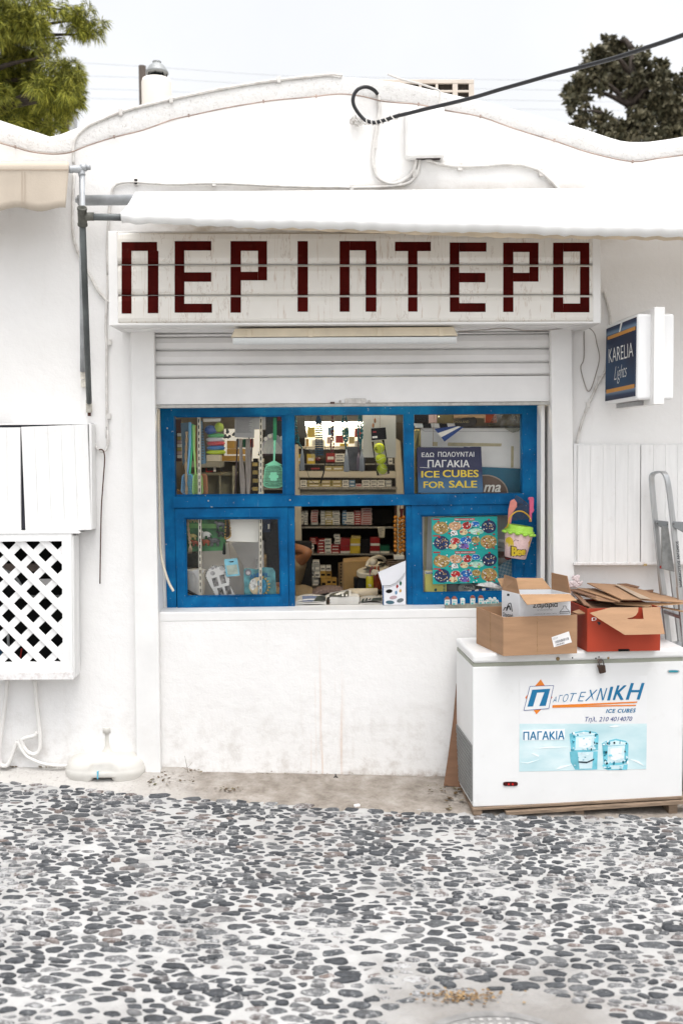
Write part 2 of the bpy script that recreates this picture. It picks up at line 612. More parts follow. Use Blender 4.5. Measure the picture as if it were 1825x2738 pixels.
def build_road():
    rng = random.Random(11)
    mb = MB()
    Yb = -40
    for i in range(36):                                     # mortar bed, in strips so that it follows the slope and the kerb line
        x0, x1 = -9 + i * .5, -9 + (i + 1) * .5
        a, b = V((x0, edge_y(x0) + .05, ground_z(x0))), V((x1, edge_y(x1) + .05, ground_z(x1)))
        mb.quad(V((x0, Yb, ground_z(x0))), V((x1, Yb, ground_z(x1))), V((x1, -4.6, ground_z(x1))), V((x0, -4.6, ground_z(x0))))
        if x1 < -4.49 or x0 > 4.49:
            mb.quad(V((x0, -4.6, ground_z(x0))), V((x1, -4.6, ground_z(x1))), b, a)
    nxx, nyy = 420, 190                                      # hand-laid mortar: uneven, lapping over the stones here and there
    vs, fs = [], []
    for i in range(nxx + 1):
        x = -4.5 + 9 * i / nxx
        ey = edge_y(x) + .05
        for j in range(nyy + 1):
            y = -4.6 + (ey + 4.6) * j / nyy
            p = V((x * 1.0, y * 1.5, 0))
            h = .0085 * mnoise.noise(p * 16) + .005 * mnoise.noise(p * 41 + V((3, 1, 7))) + .006 * mnoise.noise(p * 2.6 + V((9, 2, 4)))
            vs.append((x, y, ground_z(x) + h))
    for i in range(nxx):
        for j in range(nyy):
            q = i * (nyy + 1) + j
            fs.append((q, q + nyy + 1, q + nyy + 2, q + 1))
    mb.add(vs, fs)
    # cobbles: a loose packing of rounded cells with mortar between them
    x0, x1, y0 = -4.3, 4.3, -4.4
    cc = atg('P', 1370, 2800)
    ax = 2.0
    pts, grid, gs = [], {}, .06
    def near(x, y, k=2):
        gx, gy = int(x / gs), int(y / gs)
        for i in range(gx - k, gx + k + 1):
            for j in range(gy - k, gy + k + 1):
                for q in grid.get((i, j), ()):
                    yield q
    for _ in range(210000):
        x, y = rng.uniform(x0 / ax, x1 / ax), rng.uniform(y0, .1)
        X = x * ax
        if y > edge_y(X) - .012:
            continue
        r = rng.choice((.012, .0145, .017, .0195, .022, .026, .032)) * rng.uniform(.92, 1.08)
        if y < -1.6:
            r *= 1.08
        if all((x - q[0]) ** 2 + (y - q[1]) ** 2 > ((r + q[2]) * .93) ** 2 for q in near(x, y)):
            q = (x, y, r)
            pts.append(q)
            grid.setdefault((int(x / gs), int(y / gs)), []).append(q)
    vs, fs = [], []
    for q in pts:
        x, y, r = q
        if ((x * ax - cc.x) / 1.25) ** 2 + ((y - cc.y) / 1.0) ** 2 < .36 ** 2 or rng.random() < .03:
            continue
        n = 14
        poly = [(x + 2.1 * r * math.cos(2 * math.pi * k / n), y + 2.1 * r * math.sin(2 * math.pi * k / n)) for k in range(n)]
        for p in near(x, y, 3):
            if p is q:
                continue
            dx, dy = p[0] - x, p[1] - y
            d = math.hypot(dx, dy)
            if d > 4.4 * r + .06 or d < 1e-6:
                continue
            t = (d * d + r * r - p[2] * p[2]) / (2 * d)      # weighted bisector
            ux, uy = dx / d, dy / d
            out = []
            for k in range(len(poly)):
                a, b = poly[k], poly[(k + 1) % len(poly)]
                da = (a[0] - x) * ux + (a[1] - y) * uy - t
                db = (b[0] - x) * ux + (b[1] - y) * uy - t
                if da <= 0:
                    out.append(a)
                if da * db < 0:
                    s = da / (da - db)
                    out.append((a[0] + (b[0] - a[0]) * s, a[1] + (b[1] - a[1]) * s))
            poly = out
            if len(poly) < 3:
                break
        if len(poly) < 3:
            continue
        gap = rng.uniform(.66, .92)
        cx = sum(p[0] for p in poly) / len(poly)
        cy = sum(p[1] for p in poly) / len(poly)
        sk = rng.uniform(-.25, .25)
        P2 = []
        for p in poly:
            j = gap * rng.uniform(.86, 1.05)
            P2.append((cx + (p[0] - cx) * j + (p[1] - cy) * sk * .5, cy + (p[1] - cy) * j * rng.uniform(.82, .95)))
        for _ in range(2):                                    # round the corners
            P3 = []
            for k in range(len(P2)):
                a, b = P2[k], P2[(k + 1) % len(P2)]
                P3 += [(a[0] * .75 + b[0] * .25, a[1] * .75 + b[1] * .25), (a[0] * .25 + b[0] * .75, a[1] * .25 + b[1] * .75)]
            P2 = P3 if len(P3) < 26 else P2
        P2 = [(cx + (p[0] - cx) * q, cy + (p[1] - cy) * q) for p in P2 for q in (1 + .16 * mnoise.noise(V((p[0] * 38, p[1] * 60, 1.7))),)]
        h = rng.uniform(.003, .012)
        tx, ty = rng.uniform(-.10, .10), rng.uniform(-.10, .10)
        n = len(P2)
        b0 = len(vs)
        for sc, hh in ((1.0, -.004), (.93, .55), (.80, .88), (.45, 1.0)):
            for p in P2:
                px_, py_ = (cx + (p[0] - cx) * sc) * ax, cy + (p[1] - cy) * sc
                zz = ground_z(px_) + (-.004 if hh < 0 else h * hh + tx * (px_ - cx * ax) * (hh > .8) + ty * (py_ - cy) * (hh > .8))
                vs.append((px_, py_, zz))
        vs.append((cx * ax, cy, ground_z(cx * ax) + h * 1.03))
        for k in range(n):
            k2 = (k + 1) % n
            for L in range(3):
                fs.append((b0 + L * n + k, b0 + L * n + k2, b0 + (L + 1) * n + k2, b0 + (L + 1) * n + k))
            fs.append((b0 + 3 * n + k, b0 + 3 * n + k2, b0 + 4 * n))
    mb.mi = 1
    mb.add(vs, fs)
    o = mb.build("road", [mortar_mat(), stone_mat()], smooth=True, fix=False, kind="structure")
    o["label"] = "cobbled street of grey stones set in whitewashed mortar"
    return o
build_road()

# far ground beyond and below everything, to the horizon
MB().add([(-180, -180, -.32), (180, -180, -.32), (180, 180, -.32), (-180, 180, -.32)], [(0, 1, 2, 3)]).build(
    "ground", M("dry_earth", (.22, .19, .15), .9, .25, .6, bmp=.4, bscale=8), kind="structure")

def pavement():
    m, nt, b = newmat("rough_concrete_strip")
    g = _n(nt, "ShaderNodeNewGeometry")
    sp = _n(nt, "ShaderNodeSeparateXYZ")
    nt.links.new(g.outputs["Position"], sp.inputs[0])
    nz = noise(nt, 7, 8, .7, co="World")
    base = ramp(nt, nz, [(.30, (.17, .145, .12)), (.52, (.30, .265, .23)), (.72, (.42, .385, .35))])
    t = math_(nt, 'ADD', sp.outputs[0], math_(nt, 'MULTIPLY', noise(nt, 3, 5, .6, co="World"), 1.1))
    r = _n(nt, "ShaderNodeMapRange", clamp=True)
    nt.links.new(t, r.inputs[0])
    r.inputs[1].default_value, r.inputs[2].default_value, r.inputs[3].default_value, r.inputs[4].default_value = -.75, -.05, 1, 0
    c = mix(nt, r.outputs[0], base, (.50, .48, .455))
    sp2 = ramp(nt, noise(nt, 40, 5, .7, co="World"), [(.55, 0.0), (.72, 1.0)])
    c = mix(nt, math_(nt, 'MULTIPLY', sp2, .45), c, (.14, .11, .09))
    nt.links.new(c, b.inputs["Base Color"])
    b.inputs["Roughness"].default_value = .9
    b.inputs["Specular IOR Level"].default_value = .2
    p = bump(nt, b, noise(nt, 40, 8, .7, co="World"), .7, .012)
    bump(nt, b, noise(nt, 6, 5, .6, co="World"), .6, .04, p)
    rng = random.Random(3)
    nx, ny = 170, 9
    vs, fs = [], []
    for i in range(nx + 1):
        x = -8.5 + 17 * i / nx
        ey = edge_y(x) - .03
        hw = .040 + (.03 if x < -.9 else 0)
        for j in range(ny + 1):
            s = j / ny
            y = .02 + (ey - .02) * s
            z = ground_z(x) + hw * (1 - s) ** 1.3 * min(1, abs(ey) * 3 + .25) + .005 + (rng.uniform(-.006, .006) if 0 < j < ny else 0) - (.012 if j == ny else 0)
            vs.append((x, y, z))
    for i in range(nx):
        for j in range(ny):
            a = i * (ny + 1) + j
            fs.append((a, a + 1, a + ny + 2, a + ny + 1))
    MB().add(vs, fs).build("pavement", m, smooth=True, fix=False, kind="structure")
pavement()

# ================================================================== THE KIOSK BUILDING
roof_px = [(-1500, 330), (-1250, 360), (-1050, 300), (-700, 205), (-420, 200), (-200, 250)] + \
          [px('A', *q) for q in [(0, 550), (120, 590), (200, 615), (236, 628), (244, 628), (275, 613), (340, 590), (420, 553), (500, 525), (640, 485), (800, 445), (1000, 405), (1200, 372), (1400, 350), (1500, 344)]] + \
          [px('B', *q) for q in [(20, 350), (120, 357), (300, 378), (500, 425), (700, 470), (900, 525), (1100, 580), (1250, 630), (1305, 645), (1400, 646), (1480, 636), (1568, 622)]] + \
          [(1960, 330), (2200, 250), (2500, 205), (2800, 230), (3150, 330), (3400, 380)]
ROOF = [at('P', x, y, 0) for x, y in roof_px]
def roof_z(x):
    for a, b in zip(ROOF, ROOF[1:]):
        if a.x <= x <= b.x:
            return a.z + (b.z - a.z) * (x - a.x) / (b.x - a.x)
    return ROOF[0].z if x < ROOF[0].x else ROOF[-1].z
XL, XR = at('P', 414, 1260, 0).x, at('P', 1471, 1260, 0).x
ZB, ZT = at('P', 940, 1634, 0).z, at('P', 940, 876, 0).z
X0, X1 = -7.0, 7.0
kiosk = thing("kiosk_building", V((0, 0, 0)), "long whitewashed kiosk building with wavy parapet and blue framed window", "building")

def top_line(a, b):
    xs = sorted([a, b] + [p.x for p in ROOF if a < p.x < b])
    return [V((x, 0, roof_z(x))) for x in xs]
mb = MB()
mb.prism([V((X0, 0, -.3)), V((XL, 0, -.3))] + top_line(X0, XL)[::-1], (0, .28, 0))
mb.prism([V((XR, 0, -.3)), V((X1, 0, -.3))] + top_line(XR, X1)[::-1], (0, .28, 0))
mb.prism([V((XL, 0, ZT)), V((XR, 0, ZT))] + top_line(XL, XR)[::-1], (0, .28, 0))
mb.prism([V((XL, 0, -.3)), V((XR, 0, -.3)), V((XR, 0, ZB)), V((XL, 0, ZB))], (0, .28, 0))
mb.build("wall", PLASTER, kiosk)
# raised coping band that follows the parapet
low_px = [(-1500, 400), (-1250, 430), (-1050, 370), (-700, 275), (-420, 270), (-200, 315)] + \
         [px('A', *q) for q in [(0, 648), (70, 668), (140, 688), (240, 699), (320, 691), (400, 660), (520, 622), (650, 590), (860, 525), (1150, 470), (1400, 440), (1540, 425)]] + \
         [px('B', *q) for q in [(100, 432), (200, 452), (370, 470), (500, 500), (650, 525), (800, 580), (1000, 640), (1150, 690), (1335, 729), (1450, 715), (1568, 700)]] + \
         [(1960, 400), (2200, 320), (2500, 275), (2800, 300), (3150, 400), (3400, 450)]
LOWL = [at('P', x, y, 0) for x, y in low_px]
def low_z(x):
    for a, b in zip(LOWL, LOWL[1:]):
        if a.x <= x <= b.x:
            return a.z + (b.z - a.z) * (x - a.x) / (b.x - a.x)
    return LOWL[-1].z
vs, fs = [], []
xs = [X0 + (X1 - X0) * i / 260 for i in range(261)]
for i, x in enumerate(xs):
    t, l = roof_z(x) + .006, low_z(x)
    h = t - l
    prof = [(.30, t - .01), (.05, t + .004), (.002, t - .002), (-.004, t - .008), (-.006, t - h * .35), (-.006, l + .006), (-.004, l + .001), (.001, l)]
    vs += [(x, y, z) for y, z in prof]
k = 8
for i in range(260):
    for j in range(k - 1):
        fs.append((i * k + j, i * k + j + 1, (i + 1) * k + j + 1, (i + 1) * k + j))
def coping_mat():
    m, nt, b = newmat("grimy_coping_plaster")
    c = ramp(nt, noise(nt, 5, 8, .7, co="World"), [(.26, (.66, .645, .62)), (.48, (.77, .76, .745)), (.75, (.82, .815, .805))])
    c = mix(nt, ramp(nt, noise(nt, 60, 5, .7, co="World"), [(.55, 0.0), (.72, .55)]), c, (.36, .32, .29))
    nt.links.new(c, b.inputs["Base Color"])
    b.inputs["Roughness"].default_value = .9
    b.inputs["Specular IOR Level"].default_value = .15
    p = bump(nt, b, noise(nt, 80, 5, .7, co="World"), .7, .008)
    bump(nt, b, noise(nt, 9, 4, .6, co="World"), .4, .02, p)
    return m
MB().add(vs, fs).build("coping", coping_mat(), kiosk, smooth=True)
mb = MB()
mb.obox((X0, .281, 3.40), (X1 - X0, 0, 0), (0, 5.5, 0), (0, 0, .15))
mb.build("roof", M("roof_screed", (.5, .48, .45), .9, .2, 3, bmp=.3), kiosk)
mb = MB()
mb.obox((X0, 5.5, -.3), (X1 - X0, 0, 0), (0, .28, 0), (0, 0, 3.69))
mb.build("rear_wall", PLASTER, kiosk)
# guide posts of the roller shutter
mb = MB()
mb.pp('P', [(349, 872), (411, 872), (430, 2110), (366, 2110)], -.055, .053)
mb.build("guide_post", WHITE_PAINT, kiosk, bev=.004)
mb = MB()
mb.pp('P', [(1472, 872), (1528, 872), (1535, 1560), (1542, 2110), (1484, 2110)], -.055, .053)
mb.build("guide_post", WHITE_PAINT, kiosk, bev=.004)
# inner reveal strips beside the window
mb = MB()
mb.pp('P', [(1446, 1082), (1456, 1082), (1456, 1632), (1444, 1632)], .06, .2)
mb.build("reveal_strip", WHITE_PAINT, kiosk, bev=.002)
mb = MB()
mb.pp('P', [(411, 1082), (428, 1082), (447, 1634), (424, 1634)], .20, .08)
mb.build("reveal_strip", WHITE_PAINT, kiosk, bev=.002)
# white sill
mb = MB()
mb.obox((XL + .003, -.003, ZB - .05), (XR - XL - .006, 0, 0), (0, .22, 0), (0, 0, .056))
mb.build("window_sill", WHITE_PAINT, kiosk, bev=.006)
# counter shelf behind the sill
mb = MB()
mb.obox((XL + .01, .22, ZB - .03), (XR - XL - .02, 0, 0), (0, .42, 0), (0, 0, .034))
mb.build("counter", M("worn_counter", (.35, .31, .26), .5, .2, 5), kiosk, bev=.004)
# lining of the room
LX0, LX1, LY, LZ = XL - .12, XR + .12, 2.9, 2.75
mb = MB()
mb.obox((LX0 - .05, .281, -.02), (.05, 0, 0), (0, LY, 0), (0, 0, LZ))
mb.obox((LX1, .281, -.02), (.05, 0, 0), (0, LY, 0), (0, 0, LZ))
mb.obox((LX0, .281 + LY, -.02), (LX1 - LX0, 0, 0), (0, .05, 0), (0, 0, LZ))
mb.obox((LX0 - .05, .281, LZ - .02), (LX1 - LX0 + .1, 0, 0), (0, LY + .05, 0), (0, 0, .05))
mb.obox((LX0 - .05, .281, -.08), (LX1 - LX0 + .1, 0, 0), (0, LY + .05, 0), (0, 0, .05))
mb.build("room_lining", M("dim_interior_paint", (.30, .26, .20), .8, .2, 3), kiosk)

# ---- window
WD = .12                                   # how far the frame sits back in its opening
win = MB()
win.pp('P', [(428, 1082), (464, 1082), (472, 1632), (447, 1634)], WD + .06, .07)
win.pp('P', [(464, 1082), (1395, 1082), (1395, 1106), (464, 1112)], WD + .06, .07)
win.pp('P', [(1395, 1082), (1446, 1082), (1444, 1628), (1397, 1628)], WD + .06, .07)
win.pp('P', [(464, 1110), (761, 1110), (763, 1330), (470, 1330), (470, 1322), (755, 1320), (753, 1114), (472, 1116)], WD + .075, .012)
win.pp('P', [(761, 1108), (787, 1108), (788, 1327), (763, 1328)], WD + .062, .06)
win.pp('P', [(1078, 1104), (1106, 1104), (1107, 1324), (1081, 1326)], WD + .062, .06)
win.pp('P', [(769, 1357), (787, 1356), (788, 1627), (773, 1629)], WD + .058, .06)
win.pp('P', [(1085, 1353), (1101, 1352), (1103, 1619), (1087, 1622)], WD + .058, .06)
win.pp('P', [(462, 1328), (900, 1324), (1399, 1319), (1399, 1347), (900, 1353), (462, 1358)], WD + .042, .09)
wf = win.build("window_frame", BLUE, kiosk, bev=.004)
def pane(pts, Y, par, name="window_pane"):
    return MB().pp('P', pts, Y, .004).build(name, GLASS, par)
pane([(464, 1110), (762, 1108), (764, 1330), (470, 1330)], WD + .088, wf)
pane([(787, 1107), (1079, 1106), (1082, 1326), (788, 1328)], WD + .088, wf)
pane([(1106, 1105), (1396, 1104), (1397, 1322), (1107, 1325)], WD + .088, wf)
def sash(o, i):
    mb = MB().ring('P', o, i, WD + .052, .045)
    g = [(i[0][0] - 3, i[0][1] - 3), (i[1][0] + 3, i[1][1] - 3), (i[2][0] + 3, i[2][1] + 3), (i[3][0] - 3, i[3][1] + 3)]
    j = [(i[0][0] + 4, i[0][1] + 4), (i[1][0] - 4, i[1][1] + 4), (i[2][0] - 4, i[2][1] - 4), (i[3][0] + 4, i[3][1] - 4)]
    mb.ring('P', g, j, WD + .066, .02)
    s = mb.build("sliding_sash", BLUE, kiosk, bev=.003)
    pane(g, WD + .082, s)
sash([(467, 1359), (769, 1356), (772, 1628), (474, 1632)], [(493, 1385), (748, 1383), (752, 1594), (497, 1597)])
sash([(1101, 1352), (1398, 1347), (1398, 1618), (1103, 1620)], [(1124, 1377), (1370, 1373), (1374, 1584), (1126, 1588)])
mb = MB()
for x, y in ((557, 1339), (775, 1337), (447, 1145)):
    mb.ball(at('P', x, y, WD + .040), .006, 8, 6)
mb.build("screw_head", STEEL, wf, smooth=True)

# ---- roller shutter
mb = MB()
lt = [889, 902, 937, 975, 1012, 1080]
rt = [885, 891, 932, 968, 1003, 1072]
for a, b, c, d in zip(lt, lt[1:-1], rt, rt[1:-1]):
    pr = [(0, .030), (.10, .012), (.45, .002), (.8, .006), (.93, .018), (1.0, .034)]
    vs = []
    for t, Y in pr:
        vs += [at('P', 409, a + (b - a) * t, Y), at('P', 1474, c + (d - c) * t, Y)]
    mb.add(vs, [(2 * i, 2 * i + 1, 2 * i + 3, 2 * i + 2) for i in range(len(pr) - 1)])
mb.pp('P', [(409, 880), (1474, 880), (1474, 1006), (409, 1016)], .045, .01)
shutter = mb.build("roller_shutter", WHITE_METAL, kiosk)
mb = MB().pp('P', [(411, 1013), (1472, 1004), (1472, 1073), (411, 1082)], .006, .02)
mb.build("bottom_slat", WHITE_METAL, shutter, bev=.003)
mb = MB().pp('P', [(411, 1083), (1472, 1074), (1472, 1082), (411, 1091)], -.004, .04)
mb.build("bottom_rail", M("grimy_rail", (.45, .44, .41), .6, .15, 10, dirt=.5, dcol=(.08, .07, .06), dscale=26, co="World"), shutter, bev=.003)
mb = MB()
mb.rect('F', 1398, 1100, 1520, 1130, -.006, .012)
for x in (1370, 1538):
    mb.ball(at('F', x, 1117, .003), .008, 10, 6)
mb.build("lock_plate", M("pitted_steel", (.55, .53, .5), .5, .3, 30, metal=.4, dirt=.5, dcol=(.12, .06, .03), dscale=40), shutter, bev=.003)
MB().rect('F', 1312, 1120, 1338, 1132, -.004, .012).build("lock_tongue", RUST, shutter, bev=.002)

# ================================================================== SHOP SIGN
SIGN_W = None
def sign_mat():
    m, nt, b = newmat("streaked_sign_enamel")
    c = ramp(nt, noise(nt, 3, 6, .6, co="World"), [(.3, (.70, .67, .615)), (.7, (.77, .745, .70))])
    a = ramp(nt, noise(nt, 30, 3, .5, (1, 1, .06), "World"), [(.575, 0.0), (.59, .9), (.605, 0.0)])
    c = mix(nt, math_(nt, 'MULTIPLY', a, .55), c, (.42, .28, .18))
    a = ramp(nt, noise(nt, 17, 5, .6, (1, 1, .16), "World"), [(.585, 0.0), (.597, .95), (.61, 0.0)])
    c = mix(nt, math_(nt, 'MULTIPLY', a, .5), c, (.33, .24, .18))
    nt.links.new(c, b.inputs["Base Color"])
    b.inputs["Roughness"].default_value = .4
    bump(nt, b, noise(nt, 12, 4, .5, co="World"), .05)
    return m
SIGN_M = sign_mat()
SY = -.37
sgn = thing("shop_sign", at('P', 948, 868, SY) + V((0, .18, 0)), "long white box sign with dark red capital letters above the shutter", "sign")
mb = MB()
mb.pp('P', [(291, 618), (1604, 618), (1604, 864), (291, 869)], SY + .030, .32)
mb.build("sign_box", M("sign_box_white", (.70, .69, .67), .5, .05, 5, dirt=.12, co="World"), sgn, bev=.004)
mb = MB()
mb.pp('P', [(289, 617), (313, 617), (316, 869), (291, 870)], SY, .05)
mb.pp('P', [(1583, 617), (1604, 617), (1606, 863), (1585, 864)], SY, .05)
mb.pp('P', [(313, 864), (1585, 859), (1585, 864), (315, 869)], SY - .003, .06)
mb.build("end_trim", WHITE_PAINT, sgn, bev=.003)
bands = [(622, 706.5), (709, 788.5), (790.5, 865)]
for a, b in bands:
    mb = MB()
    pr = [(0, .022), (.05, .008), (.2, .003), (.80, .002), (.90, .007), (.97, .016), (1.0, .024)]
    vs = []
    for t, Y in pr:
        y = a + (b - a) * t
        vs += [at('P', 313, y, SY + Y), at('P', 1585, y - 2, SY + Y)]
    mb.add(vs, [(2 * i, 2 * i + 1, 2 * i + 3, 2 * i + 2) for i in range(len(pr) - 1)])
    mb.build("sign_slat", SIGN_M, sgn, smooth=False)
RED = M("dark_red_sign_paint", (.055, .0035, .0025), .6, .30, 14, sc=(1, 1, .3), bmp=.1, dirt=.10, dcol=(.30, .16, .12), dscale=16, co="World", spec=.04)
FX = lambda x: px('F', x, 0)[0]
FYy = lambda y: px('F', 0, y)[1]
GX = lambda x: px('G', x, 0)[0]
GYy = lambda y: px('G', 0, y)[1]
def Lf(*rs): return [(FX(a), FYy(b), FX(c), FYy(d)) for a, b, c, d in rs]
def Lg(*rs): return [(GX(a), GYy(b), GX(c), GYy(d)) for a, b, c, d in rs]
letters = [
    Lf((98, 240, 155, 605), (98, 188, 305, 240), (250, 240, 312, 603)),
    Lf((407, 183, 463, 600), (463, 183, 620, 238), (463, 365, 620, 420), (463, 548, 624, 600)),
    Lf((732, 183, 792, 600), (792, 183, 944, 240), (892, 240, 944, 412), (792, 362, 892, 412)),
    Lf((1122, 183, 1182, 595)),
    [(907.7, 644, 934.3, 833), (934.3, 644, 1005, 669), (977, 669, 1005.8, 833)],
    Lg((202, 182, 405, 235), (276, 235, 330, 578)),
    Lg((512, 186, 566, 580), (566, 186, 720, 238), (566, 358, 713, 412), (566, 530, 715, 580)),
    Lg((815, 187, 872, 580), (872, 187, 1015, 240), (963, 240, 1015, 408), (872, 358, 963, 408)),
    Lg((1097, 187, 1155, 582), (1155, 187, 1250, 238), (1250, 187, 1303, 582), (1155, 532, 1250, 582))]
rl = random.Random(5)
for rects in letters:
    mb = MB()
    for (xa, ya, xb, yb) in rects:
        j = [rl.uniform(-.2, .2) for _ in range(4)]
        for a, b in bands:
            pr = [(0, .022), (.05, .008), (.2, .003), (.80, .002), (.90, .007), (.97, .016), (1.0, .024)]
            ys = sorted({max(ya, a), min(yb, b)} | {a + (b - a) * t for t, _ in pr if ya < a + (b - a) * t < yb})
            if max(ya, a) >= min(yb, b):
                continue
            vs = []
            for y in ys:
                t = (y - a) / (b - a)
                Y = pr[-1][1]
                for (t0, q0), (t1, q1) in zip(pr, pr[1:]):
                    if t0 <= t <= t1:
                        Y = q0 + (q1 - q0) * (t - t0) / (t1 - t0)
                        break
                u = (y - ya) / max(1, yb - ya)
                vs += [at('P', xa + j[0] + (j[1] - j[0]) * u, y, SY + Y - .0015), at('P', xb + j[2] + (j[3] - j[2]) * u, y, SY + Y - .0015)]
            mb.add(vs, [(2 * i, 2 * i + 1, 2 * i + 3, 2 * i + 2) for i in range(len(ys) - 1)])
    mb.build("letter", RED, sgn)
# thin lips of dirty sealant under the box
mb = MB().pp('P', [(330, 876), (1560, 870), (1560, 874), (330, 880)], -.20, .19)
mb.build("soffit_rail", WHITE_METAL, sgn)

# ================================================================== FLUORESCENT FIXTURE
fl = thing("strip_light", at('P', 920, 926, -.22), "long strip light with yellowed housing and clear cover fixed under the shop sign", "lamp")
YELLOW = M("yellowed_plastic", (.72, .63, .48), .5, .10, 7, dirt=.15, dcol=(.75, .7, .6), co="World")
mb = MB()
mb.pp('P', [(628, 878), (1212, 873), (1224, 897), (617, 901)], -.27, .10)
mb.build("housing", YELLOW, fl, bev=.004)
mb = MB()
a, b = at('P', 624, 912, -.22), at('P', 1218, 909, -.22)
d = (b - a).normalized()
pr = []
for k in range(11):
    t = math.pi * k / 10
    pr.append((math.cos(t) * .045, -math.sin(t) * .034 + .014))
vs = []
for q in (a, b):
    vs += [q + V((0, -c, s)) for c, s in pr]
mb.add(vs, [(i, i + 1, 12 + i, 11 + i) for i in range(10)] + [tuple(range(10, -1, -1)), tuple(range(11, 22))])
mb.build("diffuser", M("clear_diffuser", (.74, .76, .76), .25, .05, 20, sc=(30, 1, 1), bmp=.2), fl, smooth=False)
mb = MB().tube([a + d * .03 + V((0, 0, -.004)), b - d * .03 + V((0, 0, -.004))], .013, 10)
mb.build("fluorescent_tube", M("unlit_tube", (.85, .85, .83), .3, .03), fl, smooth=True)
for f, x in (('F', 840), ('F', 1198), ('G', 115), ('G', 465)):
    y = 718 if f == 'F' else 692
    MB().rect(f, x - 14, y - 24, x + 14, y + 24, -.278, .012).build("clip", YELLOW, fl, bev=.002)

# thin cable stapled under the sign, looping down the wall
mb = MB()
pts = [at('G', 560, 690, -.24), at('G', 700, 682, -.2), at('G', 820, 672, -.19), at('G', 920, 684, -.18), at('G', 1060, 684, -.15), at('G', 1200, 666, -.12), at('G', 1290, 668, -.10),
       at('G', 1330, 700, -.04), at('G', 1345, 760, -.02), at('G', 1360, 840, -.012), at('G', 1340, 930, -.012), at('G', 1312, 1015, -.012), at('G', 1290, 1024, -.012), at('G', 1265, 950, -.012), at('G', 1254, 890, -.012), at('G', 1272, 840, -.012), at('G', 1272, 690, -.012)]
mb.tube(spline(pts, 5), .0032, 6)
mb.build("loose_cable", M("grey_thin_cable", (.33, .30, .27), .6, .2, 30), smooth=True,
         label="thin grey cable hanging in a loop between the shop sign and the square lightbox", cat="cable")

# ================================================================== AWNINGS
AWN = M("white_awning_cloth", (.76, .76, .75), .75, .04, 3, dirt=.12, dcol=(.50, .46, .40), dscale=4, bmp=.15, bscale=20, co="World")
AWN_IN = M("awning_hem", (.60, .50, .37), .8, .15, 8, dirt=.25, dcol=(.35, .25, .16), co="World")
aw = thing("white_awning", at('P', 1050, 545, -.06), "white rolled out awning with grey steel pipes stretched above the shop sign", "awning")
mb = MB()
r0, r1 = at('C', 655, 423, -.11), at('P', 2500, 520, -.11)
mb.tube([r0, r1], .030, 14)
mb.tube([at('C', 636, 420, -.11), at('C', 662, 421, -.11)], .017, 10)
mb.build("roller_pipe", GALV, aw, smooth=True)
b0, b1 = at('C', 700, 562, -.75), at('P', 2500, 632, -.75)
bx0 = at('C', 1022, 568, -.75)
MB().tube([b0, bx0 + V((.05, 0, 0))], .0175, 12).build("front_bar", GALV_DARK, aw, smooth=True)
# cloth: over the roller and down to the front bar, which it wraps
rng = random.Random(2)
vs, fs = [], []
nx = 120
c0, c1 = at('C', 1140, 384, -.125), at('P', 2500, 505, -.125)
for i in range(nx + 1):
    u = i / nx
    top = c0 + (c1 - c0) * u
    bar = bx0 + (b1 - bx0) * u
    wv = .003 * math.sin(u * 31) + .0035 * math.sin(i * 2.1) + rng.uniform(-.003, .003)
    rr = .030 + .006 * min(1, u * 4)
    row = [top + V((0, .03, .0)), top + V((0, -.01, .018))]
    for k in range(1, 7):
        t = k / 7
        p = (top + V((0, -.02, .02))).lerp(bar + V((0, .0, rr)), t)
        p.z -= .010 * math.sin(math.pi * t)
        row.append(p)
    for k in range(9):
        a = math.pi / 2 + math.pi * 1.25 * k / 8
        row.append(bar + V((0, math.cos(a) * rr, math.sin(a) * rr + wv * (k > 2))))
    vs += row
k = len(row)
for i in range(nx):
    for j in range(k - 1):
        fs.append((i * k + j, i * k + j + 1, (i + 1) * k + j + 1, (i + 1) * k + j))
cl = MB().add(vs, fs).build("cloth", AWN, aw, smooth=True, fix=False)
so = cl.modifiers.new("solid", 'SOLIDIFY'); so.thickness = .0015; cl.data.materials.append(AWN_IN); so.material_offset = 1; so.offset = -1  # underside made beige to bounce warm light onto the wall
# hem hanging just under the bar on the longer end
vs, fs = [], []
n = 90
for i in range(n + 1):
    u = i / n
    p = at('P', 640 + u * 1860, 604 + 27 * u, -.725)
    d = (.006 + .030 * min(1, u * 2.6)) * (1 + .12 * math.sin(i * 2.3))
    vs += [p, p + V((0, .012, -d * .5)), p + V((0, .022 + .004 * math.sin(i * 1.7), -d))]
for i in range(n):
    for j in range(2):
        fs.append((i * 3 + j, i * 3 + j + 1, i * 3 + j + 4, i * 3 + j + 3))
MB().add(vs, fs).build("hem", AWN_IN, aw, smooth=True, fix=False)
# arm of the white awning with its tee joint
mb = MB()
p0, p1 = at('C', 690, 560, -.75), at('C', 747, 2120, -.055)
mb.tube([p0, p1], .0165, 12)
mb.build("arm", GALV_DARK, aw, smooth=True)
mb = MB()
d = (p1 - p0).normalized()
t0 = p0 - d * .05
prof = [(.024, 0), (.026, .004), (.026, .012), (.0235, .014), (.0235, .085), (.026, .088), (.026, .098), (.017, .10)]
mb.lathe(prof, t0, 14, d, caps=False)
mb.lathe([(.020, 0), (.020, .02), (.0, .021)], t0, 14, d, caps=False)
mb.lathe([(.024, 0), (.0235, .001), (.020, 0)], t0, 14, d, caps=False)
mb.tube([p0, p0 + V((.06, 0, 0))], [.021, .021], 12)
mb.build("tee_joint", M("cast_joint", (.11, .11, .095), .6, .4, 20, metal=.3, bmp=.2), aw, smooth=True)
mb = MB()
q = at('C', 745, 2140, -.03)
